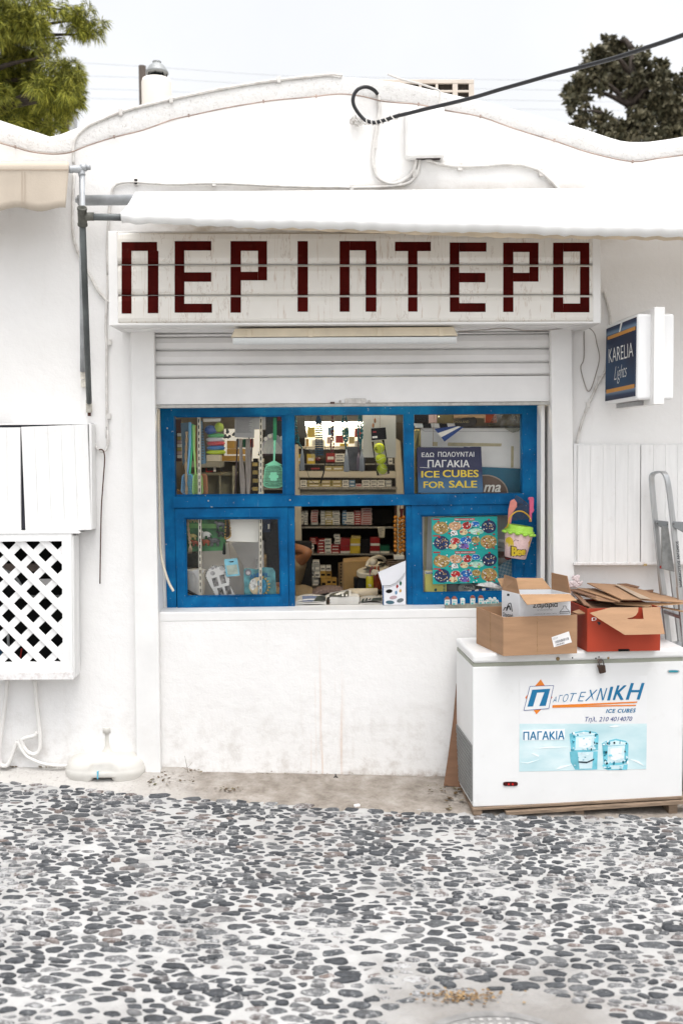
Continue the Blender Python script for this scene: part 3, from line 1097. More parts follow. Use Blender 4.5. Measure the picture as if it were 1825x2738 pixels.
mb.tube([q + V((0, 0, .03)), q + V((0, 0, -.045))], .018, 10)
mb.build("pivot_boss", M("flaking_white_paint", (.65, .62, .55), .7, .15, 20, dirt=.6, dcol=(.10, .05, .03), dscale=25, co="World"), aw, smooth=True)
q = at('C', 748, 2205, -.02)
MB().tube([q + V((0, 0, .03)), q + V((0, 0, -.02))], .010, 8).build("pivot_bolt", RUST, aw, smooth=True)

# second awning, beige, at the edge of the picture
ba = thing("beige_awning", at('C', 200, 160, -.40), "beige cloth awning with a scalloped valance beside the grey pipes", "awning")
BEIGE = M("beige_awning_cloth", (.52, .45, .37), .85, .05, 5, bmp=.12, bscale=90, co="World")
AY = -.33
MB().tube([at('P', -1600, 446, AY), at('C', 580, 165, AY)], .017, 10).build("front_bar", GALV, ba, smooth=True)
vs, fs = [], []
n = 150
for i in range(n + 1):
    u = i / n
    x = -1600 + u * 1784
    sc = 9 * math.sin((x - 100) / 19.5) + 6 * math.sin(x / 39)
    ytop, ybot = 450 + 2 * u, 556 + 5.5 * math.sin(2 * math.pi * (x - 76) / 121) + 3
    wob = .008 * math.sin(x / 37) + .005 * math.sin(x / 13)
    row = [at('P', x - 4, 430, -.02), at('P', x, 434, AY - .012), at('P', x, 444, AY - .022), at('P', x, ytop, AY - .020)]
    for k in range(1, 6):
        t = k / 5
        row.append(at('P', x - 9 * t * (i == n), ytop + (ybot - ytop) * t, AY - .018 + wob * t))
    vs += row
k = len(row)
for i in range(n):
    for j in range(k - 1):
        fs.append((i * k + j, i * k + j + 1, (i + 1) * k + j + 1, (i + 1) * k + j))
cl = MB().add(vs, fs).build("cloth", BEIGE, ba, smooth=True, fix=False)
so = cl.modifiers.new("solid", 'SOLIDIFY'); so.thickness = .002
mb = MB()
for x in (58, 66):
    mb.pp('P', [(x, 458), (x + 1.2, 458), (x + 1.2, 550), (x, 550)], AY - .0245, .001)
mb.pp('P', [(-1600, 455), (182, 452), (182, 454), (-1600, 457)], AY - .024, .001)
mb.build("seam", M("seam_stitching", (.40, .32, .25), .9, .1), ba)
mb = MB()
e0 = at('C', 580, 165, AY)
mb.tube(spline([e0, at('C', 640, 162, AY + .01), at('C', 676, 172, AY + .03), at('C', 688, 215, AY + .03)], 5), .020, 12)
mb.tube([at('C', 725, 148, -.30), at('C', 758, 148, -.30)], .0135, 10)
mb.tube([at('C', 676, 150, -.30), at('C', 726, 150, -.30)], .020, 10)
mb.build("elbow", GALV, ba, smooth=True)
mb = MB()
mb.tube([at('C', 688, 210, AY + .03), at('C', 695, 1860, -.04)], .0165, 12)
mb.build("arm", GALV, ba, smooth=True)
mb = MB()
q = at('C', 697, 1890, -.03)
mb.tube([q + V((0, 0, .025)), q + V((0, 0, -.025))], .015, 10)
mb.box(q + V((0, .012, -.05)), .03, .03, .04)
mb.build("pivot_bracket", M("flaking_white_paint", (.65, .62, .55)), ba, bev=.003)

# ================================================================== CABLES, CONDUITS AND JUNCTION BOX
def conduit(name, path, r, label, clips=(), mat=CABLE_WHITE, cat="conduit", group=None, n=8):
    o = MB().tube(path, r, n).build(name, mat, smooth=True, label=label, cat=cat, group=group)
    for c in clips:
        MB().box(c, r * 2.6, .014, r * 4.2).build("clip", mat, o, bev=.002)
    return o
cab = curve_px('P', [px('A', *q) for q in [(-60, 630), (0, 650), (70, 670), (140, 690), (240, 701), (320, 693), (400, 662), (520, 624), (650, 592), (780, 545), (860, 527), (1030, 490), (1150, 470), (1250, 455), (1400, 442), (1540, 427)]] +
              [px('B', *q) for q in [(110, 434), (200, 456), (290, 465), (370, 472), (500, 500), (650, 527), (800, 580), (1000, 642), (1150, 692), (1335, 731), (1450, 717), (1568, 702), (1700, 690)]], -.026, 3)
conduit("parapet_cable", cab, .0040, "thin whitewashed cable following the lower edge of the wavy parapet coping",
        [at('A', *q, -.022) for q in ((70, 668), (520, 622), (860, 525), (1200, 460), (1440, 437))] + [at('B', *q, -.022) for q in ((370, 471), (650, 526), (985, 634), (1340, 731))], cat="cable", mat=M("grimy_brown_cable", (.36, .28, .24), .7, .4, 9, dirt=.4, dcol=(.12, .08, .06), dscale=10, co="World"))
c2 = curve_px('P', [px('A', *q) for q in [(335, 745), (334, 690), (340, 640), (365, 603), (410, 567), (460, 545), (520, 519), (640, 483), (760, 455), (800, 445), (1000, 404), (1200, 371), (1400, 347), (1500, 338), (1560, 342)]], -.012, 4)
conduit("parapet_conduit", c2, .0085, "white conduit climbing from the grey pipe elbow to the top of the parapet", [at('A', *q, -.018) for q in ((550, 510), (780, 452), (1270, 360))])
c3 = curve_px('P', [px('C', *q) for q in [(905, 1050), (900, 850), (905, 700), (912, 560), (918, 470), (935, 370), (950, 318), (985, 285), (1050, 272), (1140, 270)]] +
              [px('A', *q) for q in [(615, 829), (780, 838), (950, 834), (1100, 838), (1300, 848), (1568, 853)]] + [px('B', *q) for q in [(70, 850), (200, 846), (280, 838), (330, 825), (360, 790), (372, 750), (376, 712)]], -.014, 4)
conduit("long_conduit", c3, .0085, "long white conduit running above the white awning to the junction box", [at('C', 1140, 268, -.014), at('A', 620, 829, -.014), at('A', 975, 834, -.014), at('B', 68, 850, -.014)])
c4 = curve_px('B', [(182, 420), (192, 470), (190, 520), (180, 580), (170, 640), (163, 700), (165, 750), (185, 800), (225, 826), (270, 830), (310, 810), (345, 775), (358, 735), (362, 712)], -.016, 5)
conduit("drop_conduit", c4, .0105, "white conduit curving down from the black cable loop to the junction box", [at('B', 170, 655, -.016), at('B', 282, 825, -.016), at('B', 352, 785, -.016)])
c5 = curve_px('B', [(390, 712), (430, 730), (480, 745), (555, 754), (650, 752), (760, 744), (850, 750), (920, 776), (980, 830), (1015, 870), (1045, 925)], -.014, 5)
conduit("descending_conduit", c5, .0105, "chipped white conduit arching from the junction box down behind the white awning", [at('B', 558, 755, -.014), at('B', 925, 780, -.014)])
c6 = curve_px('C', [(905, 1000), (900, 1200), (893, 1290), (886, 1500), (893, 1640), (893, 1900), (896, 2195), (897, 2280), (896, 2380), (897, 2420)], -.012, 4) + \
     curve_px('D', [(897, 130), (905, 260), (890, 320), (850, 335), (815, 310), (795, 280)], -.02, 4)
conduit("side_conduit", c6, .0080, "white conduit running down beside the shop sign to the white plank cabinet", [at('C', 918, 1615, -.012), at('D', 915, 40, -.012)])
c7 = curve_px('C', [(620, 190), (612, 400), (610, 620), (618, 740), (650, 850), (745, 1040), (820, 1180), (890, 1260), (912, 1275)], -.012, 4)
conduit("diagonal_conduit", c7, .0085, "white conduit slanting behind the grey pipes to the corner of the shop sign")
c8 = curve_px('K', [(380, 0), (405, 80), (425, 160), (432, 260), (415, 420), (395, 600), (350, 680), (290, 810), (235, 940), (195, 1070), (175, 1165)], -.012, 4)
conduit("curved_conduit", c8, .0085, "white conduit descending behind the square lightbox to the white plank doors", [at('K', 262, 868, -.012), at('K', 350, 672, -.012)])

jb = thing("junction_box", at('B', 398, 712, -.06), "square white junction box mounted high on the wall under the black cable", "box")
mb = MB().pp('B', [(310, 490), (488, 482), (490, 708), (312, 712)], -.075, .073)
mb.build("housing", WHITE_PAINT, jb, bev=.012)
MB().pp('B', [(318, 500), (482, 492), (483, 702), (320, 705)], -.082, .008).build("lid", WHITE_PAINT, jb, bev=.004)
MB().pp('B', [(335, 710), (470, 706), (470, 715), (335, 717)], -.05, .04).build("cable_gland", M("rubber_gland", (.05, .04, .04), .8, .3), jb)
# small cable from the parapet down to the box
conduit("bent_conduit", curve_px('B', [(230, 335), (300, 360), (380, 380), (430, 396), (460, 408), (468, 425), (462, 480)], -.03, 4), .006, "thin white conduit bent over the parapet beside the rooftop vent", cat="conduit")

# black supply cable: loop on the wall, then out over the street
bc = thing("black_cable", at('B', 100, 560, -.05), "thick black cable looped at the wall and stretched out over the street", "cable")
cx, cy, rx, ry = 440, 280, 150, 165
loop = [at('U', *q, Y) for q, Y in [((530, 180), -.03), ((500, 145), -.05), ((450, 118), -.07), ((400, 113), -.08), ((345, 135), -.09), ((310, 180), -.09), ((296, 240), -.09), ((310, 300), -.09), ((350, 365), -.09), ((400, 420), -.09),
        ((440, 440), -.10), ((500, 452), -.11), ((560, 440), -.12), ((640, 415), -.13), ((720, 388), -.15), ((800, 370), -.17)]]
out = [at('B', *q, Y) for q, Y in [((400, 493), -.22), ((500, 470), -.3), ((620, 440), -.4), ((740, 404), -.5), ((860, 370), -.6), ((1000, 330), -.7), ((1130, 296), -.82), ((1270, 258), -.95), ((1400, 215), -1.08), ((1568, 157), -1.25), ((1900, 30), -1.6), ((2300, -150), -2.1)]]
MB().tube(spline(loop + out, 6), .0105, 10).build("sheath", M("black_cable_sheath", (.014, .014, .016), .4, .2, 12, bmp=.1), bc, smooth=True)
ctr = spline([at('U', *q, Y) for q, Y in [((330, 462), -.05), ((400, 445), -.08), ((450, 444), -.10), ((510, 452), -.11), ((570, 440), -.12), ((640, 415), -.13), ((755, 380), -.16)]], 14)
hel = []
for i, p in enumerate(ctr):
    t = (ctr[min(i + 1, len(ctr) - 1)] - ctr[max(i - 1, 0)]).normalized()
    u = t.orthogonal().normalized()
    a = i * .62
    hel.append(p + (u * math.cos(a) + t.cross(u) * math.sin(a)) * .0145)
mb = MB().tube(hel, .0036, 6)
for k in range(5):
    q = at('U', 305 + 12 * k, 440 + 16 * math.sin(k * 2.1), -.03)
    mb.tube([q + V((.022 * math.cos(a + k), -.01 * math.sin(3 * a), .022 * math.sin(a))) for a in [i * .7 for i in range(9)]], .004, 6)
mb.build("binding_wire", CABLE_WHITE, bc, smooth=True)
mb = MB()
q = at('U', 300, 455, 0)
mb.tube([q, q + V((0, -.07, .0)), q + V((.01, -.085, .012))], .008, 8)
mb.build("wall_hook", CABLE_WHITE, bc, smooth=True)

# ================================================================== ROOFTOP: CHIMNEY, VENT BOX, POLES, WIRES
ch = thing("chimney", at('A', 715, 500, 2.6), "round white chimney with a grey metal cowl above the parapet", "chimney")
ch.location.z = 3.55
Yc = 2.6
m_ = mpp(Yc)
cb, ct = at('A', 712, 520, Yc), at('A', 712, 362, Yc)
rr = 66 * .58673 * m_
mb = MB().lathe([(rr, 3.55), (rr, ct.z - .03), (rr * .93, ct.z), (rr * .5, ct.z + .004)], (ct.x, Yc, 0), 28)
mb.build("stack", M("chimney_plaster", (.74, .69, .63), .85, .06, 5, bmp=.2, bscale=50, dirt=.1, dcol=(.5, .4, .3)), ch, smooth=True)
q = at('A', 716, 360, Yc)
mb = MB().lathe([(.060, -.02), (.060, .07)], q, 16)
for k in range(8):
    a = k * math.pi / 4
    mb.box(q + V((.080 * math.cos(a), .080 * math.sin(a), .03)), .007, .007, .08, a)
mb.build("cowl_throat", M("sooty_metal", (.012, .014, .014), .8, .4, 12, spec=.05), ch)
z = lambda y: (at('A', 716, y, Yc) - q).z
hw = lambda x: x * .58673 * m_
mb = MB().lathe([(hw(44), z(338)), (hw(51), z(333)), (hw(50), z(326)), (hw(34), z(300)), (hw(20), z(290)), (hw(17), z(284)), (hw(20), z(281)), (hw(17), z(277)), (0.002, z(276))], q, 22)
mb.build("cowl_cap", M("weathered_zinc", (.30, .31, .31), .5, .2, 8, metal=.3), ch, smooth=True)

vb = thing("rooftop_vent", at('B', 400, 440, 1.3), "beige metal vent box with dark openings behind the parapet", "vent")
vb.location.z = 3.55
Yv = 1.3
a, b = at('B', 190, 358, Yv), at('B', 620, 440, Yv)
MB().obox((a.x - .5, Yv + .02, 3.55), (b.x - a.x + .5, 0, 0), (0, .5, 0), (0, 0, a.z - 3.55 - .01)).build("housing", M("vent_beige", (.60, .53, .46), .6, .08, 5, dirt=.2, dcol=(.4, .2, .1)), vb, bev=.005)
fr = MB()
VB = M("vent_frame_beige", (.62, .55, .48), .6, .08, 5, dirt=.2, dcol=(.4, .2, .1), dscale=8)
fr.rect('B', -60, 358, 622, 376, Yv - .01, .03)
for x in (0, 75, 150, 222, 297, 372, 447, 524, 598):
    fr.rect('B', x, 376, x + (24 if x in (598, 524) else 12), 520, Yv - .008, .02)
fr.rect('B', 0, 406, 600, 416, Yv - .006, .02)
fr.build("grille_frame", VB, vb, bev=.003)
MB().rect('B', -60, 376, 610, 520, Yv + .012, .006).build("grille_back", M("vent_dark", (.03, .022, .016), .9, .5, 30, sc=(8, 1, 1)), vb)

pole = MB().tube([at('A', 648, 300, 6.5), V((at('A', 640, 480, 6.5).x, 6.5, -.3))], .045, 12).build("utility_pole", M("tarred_pole", (.07, .055, .045), .9, .3, 6, sc=(4, 4, .5), bmp=.3), smooth=True, label="dark wooden utility pole standing behind the chimney", cat="pole")
pole.data.materials[0].node_tree
MB().tube([at('A', 293, 470, 7.5), V((at('A', 293, 600, 7.5).x, 7.5, -.3))], .055, 10).build("tarred_post", M("tarred_post_paint", (.05, .035, .028), .9, .3, 6), smooth=True, label="dark slim post behind the parapet beside the pine branches", cat="pole")
p = at('A', 300, 486, 8.5); q = at('A', 338, 600, 8.5)
MB().obox((p.x, 8.5, -.3), (q.x - p.x, 0, 0), (0, .2, 0), (0, 0, p.z + .3)).build("concrete_post", M("pale_concrete", (.42, .43, .44), .8, .1, 4), bev=.01, label="pale grey concrete post behind the parapet dip under the pine", cat="post")
WIRE = M("pale_wire", (.40, .42, .44), .6, .1)
wires = [((-200, 255), (640, 300), (1200, 338), (1700, 352), "highest"), ((-200, 330), (640, 352), (1000, 372), (1500, 392), "second highest"), ((-200, 385), (640, 410), (760, 414), (1400, 440), "third highest"), ((-200, 432), (630, 452), (900, 462), (1400, 480), "lowest")]
for a, b, c, d, which in wires:
    MB().tube(spline([at('A', *q, 16) for q in (a, b, c, d)] + [at('A', d[0] + 2600, d[1] + 40, 16)], 6), .004, 5).build("overhead_wire", WIRE, smooth=True,
        label="%s of the thin pale wires crossing the sky behind the chimney" % which, cat="wire", group="overhead wires behind the chimney")

# ================================================================== TREES
def leaf_mat(name, stops, trans=.25):
    m, nt, b = newmat(name)
    g = _n(nt, "ShaderNodeNewGeometry")
    c = ramp(nt, g.outputs["Random Per Island"], stops)
    v = ramp(nt, noise(nt, 1.7, 3, .5, co="World"), [(.3, .65), (.7, 1.35)])
    c = mix(nt, 1.0, c, v, 'MULTIPLY')
    nt.links.new(c, b.inputs["Base Color"])
    b.inputs["Roughness"].default_value = .6
    b.inputs["Specular IOR Level"].default_value = .25
    return m
PINE = leaf_mat("pine_needles", [(0, (.04, .048, .010)), (.35, (.14, .16, .024)), (.7, (.33, .33, .045)), (1, (.48, .45, .08))])
CYP = leaf_mat("dark_cypress_leaves", [(0, (.03, .031, .017)), (.4, (.09, .086, .05)), (.8, (.18, .163, .105)), (1, (.30, .27, .18))])
BARK = M("rough_bark", (.045, .034, .027), .9, .4, 9, sc=(3, 3, .6), bmp=.6, bscale=25, co="World")

def clump(vs, fs, c, r, count, size, rng, droop=.5, blades=5, wid=.10):
    for _ in range(count):
        d = V((rng.gauss(0, 1), rng.gauss(0, 1), rng.gauss(0, 1))).normalized() * (rng.random() ** .45)
        p = c + V((d.x * r.x, d.y * r.y, d.z * r.z))
        o = (d + V((rng.gauss(0, .35), rng.gauss(0, .35), rng.gauss(0, .35) + .1))).normalized()
        for _ in range(blades):
            t = (o + V((rng.gauss(0, .5), rng.gauss(0, .5), rng.gauss(0, .5) - droop * .5))).normalized()
            L = size * rng.uniform(.6, 1.25)
            s = t.cross(V((rng.gauss(0, 1), rng.gauss(0, 1), rng.gauss(0, 1)))).normalized() * L * wid
            e = p + t * L + V((0, 0, -droop * L * .35))
            mid = p + t * L * .5
            b = len(vs)
            vs += [p, mid + s, e, mid - s]
            fs.append((b, b + 1, b + 2, b + 3))

def tree(label, name, base, tops, clumps, Y, mat, size, blades, droop, wid, dens, seed, trunk_r):
    rng = random.Random(seed)
    t = thing(name, base, label, "tree")
    mb = MB()
    trunk = spline([base, base.lerp(tops[-1], .4) + V((.12, 0, 0)), base.lerp(tops[-1], .7) - V((.1, 0, 0)), tops[-1]], 6)
    k = len(trunk)
    mb.tube(trunk, [trunk_r * (1.25 if i == 0 else 1) * (1 - .65 * i / (k - 1)) for i in range(k)], 12)
    vs, fs = [], []
    for (x, y, rx, ry, n) in clumps:
        c = at('P', x, y, Y + rng.uniform(-.4, .5))
        m = mpp(Y)
        r = V((rx * m, max(rx, ry) * m * .8, ry * m))
        for _ in range(max(3, int(rx * ry / 220))):
            cc = c + V((rng.uniform(-.75, .75) * r.x, rng.uniform(-.7, .7) * r.y, rng.uniform(-.75, .75) * r.z))
            clump(vs, fs, cc, r * rng.uniform(.28, .5), int(n * dens), size, rng, droop, blades, wid)
        st = min(trunk, key=lambda q: (q - c).length + abs(q.z - c.z + .4))
        L = spline([st, st.lerp(c, .5) + V((0, rng.uniform(-.1, .1), .12)), c], 5)
        mb.tube(L, [max(.008, .05 * (1 - i / len(L))) for i in range(len(L))], 6)
    mb.build("trunk", BARK, t, smooth=True)
    MB().add(vs, fs).build("crown", mat, t, fix=False)
    return t

Yt = 4.2
tree("bright green pine tree with drooping needle tufts reaching over the parapet dip", "pine_tree", V((at('P', -150, 400, Yt).x, Yt, -.3)),
     [at('P', -120, 150, Yt), at('P', -120, -250, Yt)],
     [(20, 40, 95, 85, 12), (70, 110, 60, 60, 8), (30, 180, 70, 60, 9), (95, 85, 35, 40, 4), (215, 50, 48, 38, 7), (245, 90, 40, 30, 6), (190, 25, 40, 30, 3), (130, 20, 35, 30, 5), (165, 100, 22, 26, 2), (120, 150, 28, 40, 3),
      (60, 260, 80, 60, 12), (150, 225, 70, 55, 12), (190, 215, 38, 45, 9), (110, 285, 75, 50, 12), (50, 320, 70, 35, 10), (125, 330, 40, 28, 8), (165, 265, 45, 45, 9), (215, 235, 22, 32, 5), (10, 250, 60, 90, 9), (-60, 120, 90, 160, 9), (-60, 300, 80, 80, 9), (-160, 60, 120, 160, 8)],
     Yt, PINE, .09, 17, .7, .036, 2.2, 21, .2)
Yt = 9.0
tree("dark olive cypress with sky gaps in its crown behind the parapet", "cypress_tree", V((at('P', 1720, 300, Yt).x, Yt, -.3)),
     [at('P', 1715, 210, Yt), at('P', 1690, 130, Yt)],
     [(1640, 135, 45, 24, 8), (1605, 165, 45, 38, 8), (1680, 160, 50, 40, 9), (1580, 205, 48, 42, 8), (1640, 205, 50, 40, 9), (1710, 205, 50, 45, 9), (1545, 250, 38, 38, 7), (1535, 295, 26, 30, 4), (1560, 320, 40, 32, 5), (1610, 350, 55, 32, 6),
      (1665, 350, 45, 34, 5), (1720, 340, 50, 50, 7), (1760, 250, 50, 55, 9), (1790, 320, 60, 60, 9), (1830, 250, 40, 60, 8), (1800, 370, 70, 30, 8), (1700, 265, 42, 26, 6), (1770, 215, 32, 22, 6), (1900, 330, 80, 90, 8), (1660, 375, 90, 18, 5), (1745, 205, 40, 40, 6)],
     Yt, CYP, .10, 7, .1, .26, 2.2, 22, .11)

# ================================================================== WHITE PLANK CABINET AND LATTICE CABINET
pc = thing("plank_cabinet", at('D', 200, 1010, -.06), "white cabinet with warped plank doors standing ajar above the lattice cabinet", "cabinet")
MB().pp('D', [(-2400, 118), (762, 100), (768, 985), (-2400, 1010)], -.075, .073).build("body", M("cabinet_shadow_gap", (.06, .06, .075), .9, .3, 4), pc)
mb = MB().pp('D', [(742, 98), (768, 104), (775, 990), (765, 994)], -.105, .10)
mb.pp('D', [(-2400, 122), (742, 98), (744, 108), (-2400, 134)], -.095, .09)
mb.build("frame", WHITE_WOOD, pc, bev=.003)
def plank_door(par, f, tl, tr, br, bl, n, Y, th=.02, name="door"):
    mb = MB()
    for k in range(n):
        a, b = k / n, (k + 1) / n
        L = lambda p, q, t: (p[0] + (q[0] - p[0]) * t, p[1] + (q[1] - p[1]) * t)
        e = .003 / n
        mb.pp(f, [L(tl, tr, a + e), L(tl, tr, b - e), L(bl, br, b - e), L(bl, br, a + e)], Y, th)
    mb.pp(f, [tl, tr, br, bl], Y + .006, th - .004)
    return mb.build(name, WHITE_WOOD, par, bev=.0022)
plank_door(pc, 'D', (-500, 140), (168, 134), (174, 1018), (-500, 1020), 6, -.112)
plank_door(pc, 'D', (176, 130), (732, 108), (766, 994), (214, 1014), 5, -.116)
plank_door(pc, 'D', (-1200, 142), (-508, 139), (-508, 1020), (-1200, 1022), 6, -.112)

lc = thing("lattice_cabinet", at('E', 200, 378, -.08), "white wooden cabinet with diagonal lattice front below the plank cabinet", "cabinet")
LYF = -.165
mb = MB()
mb.ring('P', [(-420, 1431), (191, 1425), (194, 1796), (-420, 1804)], [(-420, 1451), (165, 1447), (168, 1771), (-420, 1776)], LYF, .035)
mb.build("front_frame", WHITE_WOOD, lc, bev=.003)
mb = MB()
mb.pp('P', [(-420, 1424), (203, 1420), (210, 1427), (-420, 1432)], LYF - .004, .165)
mb.build("top_board", WHITE_WOOD, lc, bev=.003)
mb = MB()
mb.pp('P', [(-420, 1804), (194, 1796), (196, 1818), (-420, 1822)], LYF - .004, .165)
mb.build("bottom_skirt", M("chipped_white_wood", (.78, .77, .76), .6, .05, 6, dirt=.5, dcol=(.30, .16, .12), dscale=30, sc=(3, 3, .5), co="World"), lc, bev=.003)
for k, (x, Y) in enumerate(((193, LYF + .012), (197, LYF + .045), (201, LYF + .08), (205, LYF + .115))):
    MB().pp('P', [(x - 5, 1432), (x + 3.5, 1432), (x + 6, 1812 - k * 3), (x - 3, 1812 - k * 3)], Y, .026).build("side_slat", WHITE_WOOD, lc, bev=.002)
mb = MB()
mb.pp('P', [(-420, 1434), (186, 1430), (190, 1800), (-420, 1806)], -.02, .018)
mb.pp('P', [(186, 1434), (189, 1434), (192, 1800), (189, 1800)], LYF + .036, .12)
mb.build("shade_lining", DARK, lc)  # dark sheets put in for the shade inside the cabinet
# lattice slats, clipped to the frame opening
def slats(sign, Y):
    mb = MB()
    x0, x1, y0, y1 = px('D', -700, 0)[0], 170, 1446, 1776
    W = 27.5                                   # horizontal width of one slat, photo pixels
    step = 65.3
    c0 = 0
    for k in range(-20, 30):
        # slat edge line x = c + sign*(y - y0)
        c = (px('D', 115, 0)[0] if sign > 0 else px('D', 110, 0)[0] + 12) + k * step
        poly = [(c, y0), (c + W, y0), (c + W + sign * (y1 - y0), y1), (c + sign * (y1 - y0), y1)]
        for (axis, lim, keep) in ((0, x0, 1), (0, x1, -1)):
            out = []
            for i in range(len(poly)):
                a, b = poly[i], poly[(i + 1) % len(poly)]
                da, db = (a[axis] - lim) * keep, (b[axis] - lim) * keep
                if da >= 0: out.append(a)
                if da * db < 0:
                    t = da / (da - db)
                    out.append((a[0] + (b[0] - a[0]) * t, a[1] + (b[1] - a[1]) * t))
            poly = out
            if not poly: break
        if len(poly) >= 3:
            mb.pp('P', poly, Y, .008)
    return mb
slats(1, LYF + .012).build("lattice", WHITE_WOOD, lc, bev=.0012)
slats(-1, LYF + .021).build("lattice", WHITE_WOOD, lc, bev=.0012)
mb = MB()
mb.tube(spline([at('D', -40, 1250, -.05), at('D', 40, 1330, -.05), at('D', 100, 1360, -.05), at('D', 165, 1440, -.05), at('D', 180, 1500, -.05)], 5), .008, 8)
mb.tube([at('E', 45, 60, -.06), at('E', 55, 250, -.06)], .008, 8)
mb.build("inner_hose", M("grey_hose", (.35, .36, .36), .5, .1), lc, smooth=True)
MB().rect('D', 325, 1405, 440, 1470, -.045, .003).build("rating_plate", PAPER, lc)
MB().rect('D', -300, 1280, 330, 1345, -.05, .03).build("inner_tray", M("dull_tray", (.18, .14, .12), .6, .3), lc, bev=.004)
MB().rect('D', 150, 1545, 520, 1575, -.06, .03).build("inner_tray", M("grey_tray", (.16, .16, .15), .5, .3), lc, bev=.004)
MB().pp('E', [(125, 190), (133, 190), (125, 245), (117, 245)], -.06, .008).build("red_strip", M("red_plastic", (.35, .02, .015), .5, .1), lc)
MB().rect('E', -40, 180, 12, 262, -.05, .02).build("blue_panel", M("blue_inner", (.01, .07, .14), .5, .1), lc)

# pipes that hang below the lattice cabinet
PIPE = M("whitewashed_pipe", (.76, .74, .71), .6, .06, 8, dirt=.2, dcol=(.40, .33, .26), dscale=12, bmp=.15, co="World")
g_ = "white pipes below the lattice cabinet"
conduit("drain_pipe", curve_px('E', [(45, 370), (35, 480), (20, 600), (5, 720), (-5, 830), (5, 885), (40, 890), (65, 850), (85, 790), (105, 745)], -.035, 5), .0125, "white pipe dropping straight and hooking round low by the edge of the photo", mat=PIPE, cat="pipe", group=g_, n=10)
conduit("drain_pipe", curve_px('E', [(207, 370), (215, 470), (228, 600), (240, 720), (238, 790), (212, 822), (175, 815), (145, 785), (132, 750), (140, 730), (205, 712), (222, 690)], -.035, 5), .0125, "white pipe bent back up in a tight U below the lattice cabinet", mat=PIPE, cat="pipe", group=g_, n=10)
conduit("drain_pipe", curve_px('E', [(105, 745), (125, 790), (160, 835), (210, 862), (270, 882), (350, 890), (440, 890)], -.045, 5), .0095, "thin white pipe running along the wall foot to the parasol base", mat=PIPE, cat="pipe", group=g_, n=10)

# rusty rod hanging on the wall
MB().tube(curve_px('D', [(830, 322), (848, 318), (866, 330), (876, 370), (876, 430), (868, 540), (858, 680), (850, 800), (846, 950), (842, 1150), (838, 1445)], -.028, 5), .0036, 7).build("hooked_rod", RUST, smooth=True,
    label="thin rusty iron rod with a hooked top hanging on the wall", cat="rod")
# corrugated conduit at the window edge
pts = spline([at('H', *q, Y) for q, Y in [((92, 95), .045), ((92, 400), .045), ((98, 800), .04), ((104, 1200), .035), ((104, 1400), .03), ((112, 1550), .02), ((130, 1680), .01), ((165, 1810), .0), ((205, 1920), -.01), ((250, 2003), -.015)]], 22)
MB().tube(pts, [.0085 if i % 2 else .0068 for i in range(len(pts))], 10).build("corrugated_hose", M("ivory_corrugated", (.66, .60, .49), .5, .08, 12, co="World"), smooth=True,
    label="ivory corrugated hose hanging beside the blue window frame", cat="hose")

# ================================================================== PARASOL BASE
ub_c = atg('E', 610, 1012)
ub_c.y += .18
ub = thing("parasol_base", ub_c, "dirty white plastic parasol base with a hollow post on the ground by the wall", "parasol base")
UBM = M("dirty_white_plastic", (.58, .56, .52), .5, .06, 5, dirt=.22, dcol=(.45, .36, .26), dscale=8, bmp=.08, co="World")
hw_, hd = .242, .19
rings = [(.93, 0), (.975, .02), (1.0, .055), (1.0, .078), (.985, .082), (.975, .095), (.93, .118), (.84, .138), (.66, .152), (.40, .158), (.12, .160)]
n = 72
vs, fs = [], []
for s, h in rings:
    for j in range(n):
        a = 2 * math.pi * j / n
        c, d = math.cos(a), math.sin(a)
        e = 2 / 3.4
        x = math.copysign(abs(c) ** e, c) * hw_ * s
        y = math.copysign(abs(d) ** e, d) * hd * s
        z = h
        if abs(x) < .058 and y < 0 and h < .06:
            z = .042 + h * .25
            if h < .03: y *= .93
        if abs(x) < .075 and y < -.1 and .07 < h < .125:
            y *= .90
        vs.append(ub_c + V((x, y, z)))
for i in range(len(rings) - 1):
    for j in range(n):
        fs.append((i * n + j, i * n + (j + 1) % n, (i + 1) * n + (j + 1) % n, (i + 1) * n + j))
fs.append(tuple(range((len(rings) - 1) * n, len(rings) * n)))
MB().add(vs, fs).build("body", UBM, ub, smooth=True)
mb = MB().lathe([(.040, .158), (.030, .172), (.024, .19), (.0225, .25), (.0225, .268), (.031, .272), (.031, .302), (.028, .305), (.022, .305), (.022, .27)], ub_c, 24, caps=False)
mb.build("post", UBM, ub, smooth=True)
MB().obox(ub_c + V((-.024, -.1945, .045)), (.006, 0, 0), (0, .02, 0), (0, -.0, .045)).build("blue_mark", M("blue_smear", (.12, .45, .62), .6, .2), ub)

# ================================================================== WHITE PLANK DOORS ON THE FAR SIDE
pd = thing("wall_cupboard", at('K', 560, 2095, -.05), "white cupboard with two plank doors fixed to the wall behind the ladder", "cupboard")
MB().pp('K', [(150, 1165), (3600, 1150), (3600, 2075), (152, 2095)], -.05, .048).build("body", WHITE_WOOD, pd, bev=.004)
MB().pp('K', [(152, 2078), (3600, 2058), (3600, 2082), (152, 2100)], -.078, .07).build("bottom_rail", M("chipped_white_wood", (.7, .7, .7)), pd, bev=.003)
plank_door(pd, 'K', (186, 1178), (664, 1174), (660, 2078), (180, 2080), 5, -.075)
plank_door(pd, 'K', (670, 1174), (1500, 1168), (1500, 2070), (668, 2076), 9, -.078)
MB().rect('K', 690, 2088, 715, 2105, -.082, .03).build("latch", M("brass_latch", (.45, .33, .16), .5, .2, metal=.5), pd, bev=.002)

